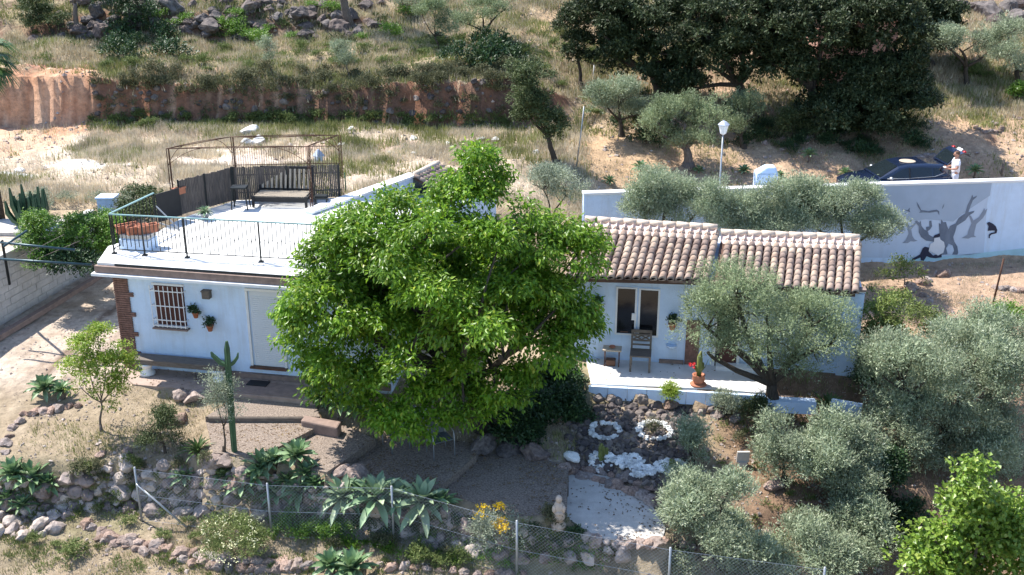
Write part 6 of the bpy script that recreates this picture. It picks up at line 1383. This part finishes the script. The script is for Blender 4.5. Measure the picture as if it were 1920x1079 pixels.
    q = R @ Vector((.83, 0, -.10)); MB().box(q, (.10, .36, .03), 0, R).local('number_plate', M['white'], tg)
    MB().bar((1.70, -.52, 1.06), hinge + R @ Vector((.5, -.5, -.04)), .02).local('gas_strut', trim, r)
    return r
car()

# ------------------------------------------------------------------ the person behind the car
def person():
    h = atY(1797, 284, 39.5); gz_ = h[2] - 1.74; p = empty('person', (h[0], 39.5, gz_), 'person in white shirt and pale shorts standing at the open boot', 'person')
    skin = mat('skin', (.42, .22, .15), .6, .06, 6); shirt = mat('white_shirt', (.74, .75, .80), .85, .05, 9, bump=.3); short = mat('pale_shorts', (.55, .58, .66), .85, .08, 9); hair = mat('hair', (.10, .055, .035), .8, .2, 20)
    def skinobj(name, verts, edges, rad, m, par, root=0, sub=2):
        me = bpy.data.meshes.new(name); me.from_pydata(verts, edges, []); o = link(name, me, par); o.modifiers.new('s', 'SKIN')
        for i, q in enumerate(rad): me.skin_vertices[0].data[i].radius = (q, q) if not hasattr(q, '__len__') else q
        me.skin_vertices[0].data[root].use_root = True; s = o.modifiers.new('u', 'SUBSURF'); s.levels = sub; s.render_levels = sub; me.materials.append(m); return o
    # facing left (-x), slightly towards the camera; arms bent in front holding something
    v = [(0, 0, .95), (0, 0, 1.15), (0, 0, 1.36), (-.02, 0, 1.50), (-.04, 0, 1.60), (-.06, 0, 1.68),
         (0, -.17, 1.40), (-.05, -.24, 1.14), (-.26, -.14, 1.10), (-.33, -.11, 1.11), (0, .17, 1.40), (-.06, .24, 1.15), (-.27, .12, 1.13), (-.34, .09, 1.14),
         (0, -.10, .90), (-.03, -.11, .50), (.02, -.12, .08), (-.15, -.13, .03), (0, .10, .90), (.02, .11, .50), (.05, .12, .08), (-.12, .13, .03)]
    e = [(0, 1), (1, 2), (2, 3), (3, 4), (4, 5), (2, 6), (6, 7), (7, 8), (8, 9), (2, 10), (10, 11), (11, 12), (12, 13), (0, 14), (14, 15), (15, 16), (16, 17), (0, 18), (18, 19), (19, 20), (20, 21)]
    rd = [(.12, .15), (.12, .15), (.11, .16), .055, .085, .075, .06, .045, .033, .03, .06, .045, .033, .03, .085, .06, .042, .04, .085, .06, .042, .04]
    body = skinobj('body', v, e, rd, skin, p)
    hd = MB(); hd.ball((-.045, 0, 1.635), (.098, .078, .115), 0, 14, 10); hd.tube([(-.135, 0, 1.645), (-.165, 0, 1.615), (-.14, 0, 1.605)], [.010, .016, .012], 6)
    for s in (-1, 1): hd.ball((-.04, s * .078, 1.63), (.018, .012, .03)); 
    hd.local('head', skin, p); ey = MB()
    for s in (-1, 1): ey.ball((-.132, s * .03, 1.65), (.010, .013, .008))
    ey.tube([(-.140, -.025, 1.585), (-.142, .025, 1.585)], .005, 5); ey.local('face_features', hair, p)
    hm = MB(); hm.ball((-.025, 0, 1.672), (.103, .085, .09), 0, 14, 10); hm.local('hair', hair, p)
    skinobj('shirt', [(0, 0, .86), (0, 0, 1.1), (0, 0, 1.38), (-.01, 0, 1.47), (0, -.18, 1.40), (-.035, -.25, 1.22), (0, .18, 1.40), (-.04, .25, 1.22)], [(0, 1), (1, 2), (2, 3), (2, 4), (4, 5), (2, 6), (6, 7)], [(.17, .19), (.155, .18), (.135, .18), .07, .085, .08, .085, .08], shirt, p)
    skinobj('shorts', [(0, 0, .98), (0, 0, .88), (0, -.10, .78), (-.02, -.11, .52), (0, .10, .78), (.01, .11, .52)], [(0, 1), (1, 2), (2, 3), (1, 4), (4, 5)], [(.135, .16), (.14, .165), .115, .10, .115, .10], short, p)
    # hands with five fingers closing on the papers held
    for s, (hx, hy, hz_) in ((-1, (-.35, -.10, 1.115)), (1, (-.36, .085, 1.145))):
        mb = MB(); mb.ball((hx, hy, hz_), (.045, .022, .04))
        for k, (L_, dz) in enumerate(((.07, .028), (.08, .010), (.074, -.008), (.058, -.026))):
            x0 = hx - .03; mb.tube([(x0, hy, hz_ + dz), (x0 - L_ * .5, hy - s * .012, hz_ + dz), (x0 - L_ * .75, hy - s * .035, hz_ + dz - .004)], [.009, .008, .006], 6)
        mb.tube([(hx, hy, hz_ + .03), (hx - .03, hy - s * .02, hz_ + .055), (hx - .05, hy - s * .035, hz_ + .05)], [.011, .009, .007], 6); mb.local('hand', skin, p)
    for s in (-1, 1): MB().ball((-.09 + (.03 if s > 0 else 0), s * .125, .035), (.14, .05, .045)).local('shoe', M['black'], p)
    o = MB().box((h[0] - .41, 39.5 - .01, gz_ + 1.14), (.10, .16, .03)).build('small_bag', M['white'], loc=(h[0] - .41, 39.49, gz_ + 1.1), bevel=.008); tag(o, 'small white packet held in the person\'s hands', 'packet')
person()

# ------------------------------------------------------------------ grass and weeds (uncountable)
def scatter(name, label, n, region, dens, leaf, h, w, per=5, spread=.10, lean=.45, cat='grass', seed=1):
    r = np.random.default_rng(seed); X = r.uniform(region[0], region[1], n); Y = r.uniform(region[2], region[3], n)
    keep = (np.abs(X) < (Y * CT + 4.5) * .50 + 1.5) & (r.random(n) < dens(X, Y)); X, Y = X[keep], Y[keep]
    for P, _ in PADS: k = ~inpoly(X, Y, grow(P, .12)); X, Y = X[k], Y[k]
    k = ~inpoly(X, Y, [(p[0], p[1]) for p in body]); X, Y = X[k], Y[k]
    hp_ = [H2, H2 + u2 * L2, H2 + u2 * L2 + w2 * 4, H2 + w2 * 4]; k = ~inpoly(X, Y, [(p[0], p[1]) for p in hp_]); X, Y = X[k], Y[k]
    k = ~((Y > 33) & (np.abs((X - M0[0]) * nm[0] + (Y - M0[1]) * nm[1] - .1) < .3) & (X > M0[0])); X, Y = X[k], Y[k]
    sl = np.hypot(tgrid(X + .25, Y) - tgrid(X - .25, Y), tgrid(X, Y + .25) - tgrid(X, Y - .25)) * 2; k = (sl < .62) | (r.random(len(X)) < .07); X, Y = X[k], Y[k]; Z = tgrid(X, Y); m = len(X); hs = h * (.45 + .9 * fbm(X * .8, Y * .8, seed + 70)) * r.uniform(.7, 1.3, m)
    i = np.repeat(np.arange(m), per); q = len(i); a = r.uniform(0, 6.283, q); px = X[i] + r.normal(size=q) * spread; py = Y[i] + r.normal(size=q) * spread; hh = hs[i] * r.uniform(.5, 1.1, q)
    l = r.uniform(0, lean, q); b = r.uniform(0, 6.283, q); base = np.stack([px, py, Z[i] - .03], 1); sx = np.stack([np.cos(a), np.sin(a), np.zeros(q)], 1) * (w * r.uniform(.6, 1.4, q))[:, None]
    tip = base + np.stack([np.cos(b) * l * hh, np.sin(b) * l * hh, hh], 1)
    V = np.stack([base - sx, base + sx, tip], 1).reshape(-1, 3); o = link(name, npmesh(name, V, np.arange(3 * q).reshape(q, 3), M[leaf])); tag(o, label, cat, kind='stuff'); return m
N1 = lambda X, Y, s, f=.5: fbm(X * f, Y * f, s)
def bare(X, Y):      # 0 where the ground is bare
    m = np.ones(X.shape)
    for px, py, rx, ry in ((60, 190, 3.2, 2.2), (30, 262, 3.0, 3.4), (170, 312, 1.6, .5), (430, 300, 2.6, .6)):
        p = ground(px, py); d = ((X - p[0]) / rx) ** 2 + ((Y - p[1]) / ry) ** 2; m = np.where(d < 1, .04, m)
    al = (X < HB[0] + .1) & (Y > 24.5) & (Y < 35); m = np.where(al, .05, m); rk = (X > 1.6) & (X < 5.4) & (Y < 26) & (Y > 21.2); m = np.where(rk, 0.0, m); return m

scatter('dry_grass', 'tall dry grass over the hillside', 80000, (-27, 26, 46.5, 64), lambda X, Y: np.clip((N1(X, Y, 5) - .34) * 5, .1, 1) * bare(X, Y), 'dry', .30, .020, 5, .16, seed=1)
scatter('green_grass', 'green tufts over the hillside', 72000, (-27, 26, 45.5, 64), lambda X, Y: np.clip((N1(X, Y, 25, .45) - .42) * 6, .05, 1) * bare(X, Y), 'greengrass', .28, .022, 5, .16, seed=2)
scatter('dry_grass', 'pale straw on the field behind the flat roofed house', 60000, (-21, 3, 36.4, 46.5), lambda X, Y: np.clip((N1(X, Y, 8) - .40) * 6, .08, 1) * bare(X, Y), 'straw', .30, .014, 5, .14, seed=3)
scatter('green_grass', 'green weeds on the field behind the flat roofed house', 18000, (-21, 3, 36.4, 46.8), lambda X, Y: np.clip((N1(X, Y, 33, .6) - .50) * 6 + np.clip((Y - 44.5) / 2.0, 0, 1) * .55, .02, 1) * bare(X, Y), 'greengrass', .36, .018, 6, .13, seed=4)
scatter('dry_grass', 'short dry grass on the right slope', 40000, (2, 26, 35.8, 49), lambda X, Y: np.clip((N1(X, Y, 13) - .42) * 4, .10, .8), 'dry', .11, .012, 5, .14, seed=5)
scatter('green_grass', 'sparse green grass on the right slope', 16000, (2, 26, 37, 49), lambda X, Y: np.clip((N1(X, Y, 14, .7) - .52) * 5, .02, .8), 'greengrass', .18, .016, 5, .12, seed=6)
scatter('dry_grass', 'dry grass on the front lawn and below the fence', 52000, (-12, 12, 18.5, 26.6), lambda X, Y: np.clip((N1(X, Y, 17, .9) - .36) * 4, .12, 1) * bare(X, Y) * np.where(X > 5, .3, 1), 'dry', .10, .007, 6, .08, seed=7)
scatter('green_grass', 'green weeds in the front garden', 20000, (-12, 12, 18.5, 26.4), lambda X, Y: np.clip((N1(X, Y, 19, .8) - .47) * 5, .03, 1) * bare(X, Y) * np.where(X > 5, .4, 1), 'greengrass', .15, .010, 6, .07, seed=8)
scatter('dry_grass', 'dry grass between the tiled house and the painted wall', 14000, (8.5, 20, 28, 35.0), lambda X, Y: np.clip((N1(X, Y, 22, .8) - .42) * 5, .05, 1), 'dry', .13, .010, 5, .09, seed=9)
# weedy bushes one can count, repeated
def bushlib(leaf, k, n=900, ln=.07, wd=.035):
    V, Fq, _ = crown([(0, 0, .16, .34, .34, .2)], n, ln, wd, 16, .15, up=.8, tw=.06, shell=(.3, 1), r=np.random.default_rng(k)); return npmesh('bush', V, Fq, M[leaf])
BL = {'weed': [bushlib('weed', 1), bushlib('weed', 2)], 'scrub': [bushlib('scrub', 3), bushlib('scrub', 4)], 'fresh': [bushlib('fresh', 5)], 'silver': [bushlib('silver', 6, 900, .06, .02)], 'dark': [bushlib('dark', 7)]}
def bushes(pts, kind, s, label, group, jit=8):
    lo, hi = min(p[0] for p in pts), max(p[0] for p in pts)
    for px, py in pts:
        p = ground(px + random.uniform(-jit, jit), py + random.uniform(-jit, jit) * .4); o = link('wild_bush', random.choice(BL[kind]), None, p); q = s * random.uniform(.7, 1.35); o.scale = (q * random.uniform(.9, 1.3), q, q * random.uniform(.8, 1.3)); o.rotation_euler[2] = random.uniform(0, 6.28); tag(o, zoned(label, px, lo, hi), 'bush', zoned(group, px, lo, hi))
R_ = lambda n, x0, x1, y0, y1: [(random.uniform(x0, x1), random.uniform(y0, y1)) for _ in range(n)]
bushes(R_(38, 200, 980, 218, 240), 'weed', .8, 'leafy green weed along the foot of the red bank', 'weeds along the bank foot')
bushes(R_(40, 180, 980, 136, 165), 'scrub', .9, 'brownish scrub bush on the crest of the red bank', 'scrub on the bank crest')
bushes(R_(18, 180, 980, 165, 215), 'scrub', .6, 'small scrub bush hanging in the face of the red bank', 'scrub in the bank face')
bushes(R_(40, 160, 1050, 85, 150), 'weed', .85, 'green bush on the slope between outcrop and red bank', 'green bushes on the slope')
bushes(R_(18, 200, 760, 20, 85), 'fresh', 1.1, 'fresh green bush among the dark outcrop rocks', 'bushes among the outcrop')
bushes(R_(10, 820, 1000, 80, 130), 'dark', 1.7, 'dark scrub bush below the top olives', 'dark scrub below the top olives')
bushes(R_(10, 205, 330, 75, 112), 'dark', 1.7, 'dark shaded scrub under the left outcrop', 'dark scrub under the outcrop')
bushes(R_(12, 1050, 1150, 60, 260), 'weed', .9, 'pale green weed beside the slender holm oak', 'weeds by the holm oak')
bushes([(1150, 235), (1220, 230), (1240, 250), (1200, 268), (1230, 272), (1410, 262), (1430, 250)], 'dark', 1.3, 'dark scrub in the shade round the middle olives', 'scrub round the middle olives')
bushes(R_(20, 1380, 1760, 235, 300), 'dark', 1.0, 'dark undergrowth in the oak grove shade', 'undergrowth below the oaks')
bushes(R_(8, 1780, 1915, 120, 165), 'weed', .9, 'yellowish weed below the right olives', 'weeds below the right olives')
bushes(R_(10, 0, 300, 380, 415), 'silver', 1.0, 'grey green field weed behind the left shrubs', 'weeds behind the left shrubs')
bushes([(590, 1000), (560, 1010), (610, 1015), (660, 1000), (525, 1000), (545, 985), (640, 985)], 'fresh', .62, 'bright green weed behind the fence below the agaves', 'weeds behind the fence')
bushes([(800, 1055), (780, 1050), (830, 1060), (860, 1050), (1010, 1040), (1050, 1050), (1090, 1040), (1130, 1050), (1030, 1020), (975, 1030)], 'weed', .6, 'green weed along the fence foot right of the third post', 'weeds at the fence foot')
bushes([(300, 1010), (240, 985), (290, 965), (350, 985), (380, 1010), (180, 960), (60, 1020), (110, 1030), (140, 1040)], 'weed', .55, 'grey green weed among the stones at the bottom left', 'weeds at the bottom left')
bushes([(random.uniform(130, 480), random.uniform(875, 955)) for _ in range(14)], 'weed', .55, 'green weed in the joints of the left stone bank', 'weeds in the left stone bank')
bushes([(random.uniform(560, 1150), random.uniform(965, 1035)) for _ in range(14)], 'scrub', .5, 'dry scrub in the stone bank below the agaves', 'scrub in the stone bank')
bushes([(200, 900), (240, 905), (185, 880), (150, 890), (270, 880), (340, 880), (380, 875)], 'scrub', .6, 'wiry brown shrub over the left stone bank', 'wiry shrubs on the stone bank')
bushes([(700, 985), (740, 990), (780, 1000), (840, 1000), (680, 975), (860, 990), (1000, 1000), (1040, 1020), (1080, 1020)], 'dark', .55, 'dark green weed in the shade behind the fence', 'shade weeds behind the fence')
bushes([(1480, 790), (1520, 800), (1590, 790), (1600, 820), (1440, 830), (1500, 830), (1380, 830)], 'scrub', .5, 'scrubby plant on the reddish ground below the leaning olive', 'scrub below the leaning olive')
bushes([(1655, 880), (1650, 960), (1690, 980), (1700, 1020), (1660, 1020), (1720, 960)], 'dark', 1.0, 'dark bush in the shaded gap between the right olives', 'bushes in the dark gap')

# fallen leaves on the flat surfaces
def litter(name, label, n, poly, z, leaf, s, seed):
    r = np.random.default_rng(seed); P = np.array([(p[0], p[1]) for p in poly]); X = r.uniform(P[:, 0].min(), P[:, 0].max(), n); Y = r.uniform(P[:, 1].min(), P[:, 1].max(), n)
    k = inpoly(X, Y, poly) & (r.random(n) < np.clip((fbm(X * 1.3, Y * 1.3, seed) - .38) * 4, .08, 1)); X, Y = X[k], Y[k]; m = len(X); D = rdir(m, r); D[:, 2] *= .15; D /= np.linalg.norm(D, axis=1)[:, None]
    V, Fq = quadleaves(np.stack([X, Y, np.full(m, z + .012)], 1), D, np.tile([0, 0, 1.0], (m, 1)) + r.normal(size=(m, 3)) * .2, s * r.uniform(.6, 1.3, m), s * .5 * r.uniform(.7, 1.2, m)); tag(link(name, npmesh(name, V, Fq, M[leaf])), label, 'leaves', kind='stuff')
M['litter'] = leafmat('litter_leaf', (.09, .05, .03), (.25, .17, .09), (.40, .33, .16), .1, .8, .1)
for i, (P, z, n) in enumerate(((P_TA, -.14, 900), (P_TB, -.27, 900), (P_TC, -.40, 900), (P_TD, -.58, 1800), (P_TE, -.78, 1800), (P_CON, -1.10, 700), (P_PATH, 0, 500), (P_PORCH, .02, 260), (dpoly, ZR, 260))): litter('leaf_litter', 'fallen leaves scattered on the paving', n, P, z, 'litter', .06, 40 + i)

def chips(name, label, n, region, s0, s1, mname, seed, mask=None):
    r = np.random.default_rng(seed); X = r.uniform(region[0], region[1], n); Y = r.uniform(region[2], region[3], n)
    k = (np.abs(X) < (Y * CT + 4.5) * .50 + 1) & (r.random(n) < np.clip((fbm(X * 1.1, Y * 1.1, seed) - .42) * 5, .05, 1)) & ~inpoly(X, Y, [(p[0], p[1]) for p in body]); X, Y = X[k], Y[k]
    for P, _ in PADS: k = ~inpoly(X, Y, P); X, Y = X[k], Y[k]
    m = len(X); Z = tgrid(X, Y); O = np.array([[1, 0, 0], [0, 1, 0], [-1, 0, 0], [0, -1, 0], [0, 0, .7], [0, 0, -.7]]); S = (s0 + (s1 - s0) * r.random(m) ** 3)[:, None, None]
    V = O[None] * S * r.uniform(.6, 1.3, (m, 1, 3)) + r.normal(size=(m, 6, 3)) * S * .18; a_ = r.uniform(0, 6.28, m); c_, s_ = np.cos(a_)[:, None], np.sin(a_)[:, None]
    V = np.stack([V[:, :, 0] * c_ - V[:, :, 1] * s_, V[:, :, 0] * s_ + V[:, :, 1] * c_, V[:, :, 2]], 2) + np.stack([X, Y, Z + .01], 1)[:, None]
    T = np.array([[0, 1, 4], [1, 2, 4], [2, 3, 4], [3, 0, 4], [1, 0, 5], [2, 1, 5], [3, 2, 5], [0, 3, 5]]); Fq = (T[None] + 6 * np.arange(m)[:, None, None]).reshape(-1, 3)
    tag(link(name, npmesh(name, V.reshape(-1, 3), Fq, M[mname])), label, 'stones', kind='stuff')
chips('loose_stones', 'small loose stones over the front garden', 12000, (-12, 12, 18.5, 26.5), .015, .07, 'stones', 61)
chips('loose_stones', 'small loose stones on the left alley', 1600, (-15, -10, 24, 35), .012, .05, 'stones', 62)
chips('loose_stones', 'pale rubble over the field and hillside', 12000, (-21, 26, 36.5, 62), .02, .13, 'stones', 63)
chips('loose_stones', 'small stones on the terrace below the painted wall', 2500, (9, 20, 28, 34.5), .015, .08, 'stones', 64)

# uncountable low growth: one object per patch
def undergrowth(label, poly, n, s, leaf, ln, wd, k=55, seed=1, up=.7):
    r = np.random.default_rng(seed); xs = [p[0] for p in poly]; ys = [p[1] for p in poly]; C = []
    while len(C) < n:
        px, py = r.uniform(min(xs), max(xs)), r.uniform(min(ys), max(ys))
        if inpoly(np.array([px]), np.array([py]), poly)[0] and vnoise(np.array([px / 38.]), np.array([py / 16.]), seed)[0] > .36: C.append(ground(px, py))
    C = np.array(C); R_ = s * r.uniform(.4, 1.4, n); i = np.repeat(np.arange(n), k); m = n * k; dd = rdir(m, r); dd[:, 2] = np.abs(dd[:, 2]) * .9
    P = C[i] + dd * (R_[i] * r.uniform(.2, 1, m))[:, None]; D = dd * .6 + rdir(m, r) * .6 + np.array([0, 0, up]); D /= np.linalg.norm(D, axis=1)[:, None]
    V, Fq = quadleaves(P, D, rdir(m, r) + np.array([0, 0, .6]), ln * r.uniform(.6, 1.4, m), wd * r.uniform(.6, 1.3, m)); tag(link('undergrowth', npmesh('undergrowth', V, Fq, M[leaf])), label, 'undergrowth', kind='stuff')
undergrowth('scrub overhanging the crest of the red bank', [(170, 150), (960, 138), (960, 172), (170, 178)], 230, .42, 'scrub', .12, .04, 70, 1)
undergrowth('scrub and roots over the face of the red bank', [(170, 178), (960, 165), (960, 225), (170, 232)], 110, .30, 'scrub', .12, .035, 60, 2, .1)
undergrowth('green growth along the foot of the red bank', [(170, 222), (960, 216), (980, 246), (170, 246)], 170, .34, 'weed', .11, .035, 60, 3)
undergrowth('green growth over the hillside above the bank', [(0, 85), (1060, 60), (1060, 135), (0, 125)], 230, .36, 'weed', .11, .035, 60, 4)
undergrowth('dark growth between the outcrop rocks', [(40, 0), (760, 0), (760, 78), (40, 95)], 170, .38, 'oak2', .12, .045, 70, 5)
undergrowth('weeds and creeping plants over the lower stone banks', [(-10, 890), (560, 890), (860, 960), (1160, 1020), (1160, 1050), (700, 1010), (400, 980), (-10, 975)], 210, .20, 'weed', .07, .022, 60, 6)
undergrowth('leafy green ground cover behind the wire fence', [(490, 975), (1000, 1010), (1130, 1040), (1130, 1075), (780, 1050), (490, 1010)], 130, .20, 'fresh', .07, .032, 60, 7)
undergrowth('grey green herbs below the fence at the bottom', [(0, 1010), (400, 1040), (1200, 1070), (1200, 1080), (0, 1080)], 80, .16, 'weed', .07, .02, 50, 8)
undergrowth('low herbs on the reddish slope under the right olives', [(1300, 780), (1640, 760), (1660, 1060), (1320, 1060)], 90, .18, 'weed', .07, .025, 50, 9)
undergrowth('dark growth in the shade of the oak grove', [(1120, 180), (1770, 150), (1770, 270), (1440, 280), (1140, 260)], 150, .40, 'oak2', .12, .05, 60, 10)
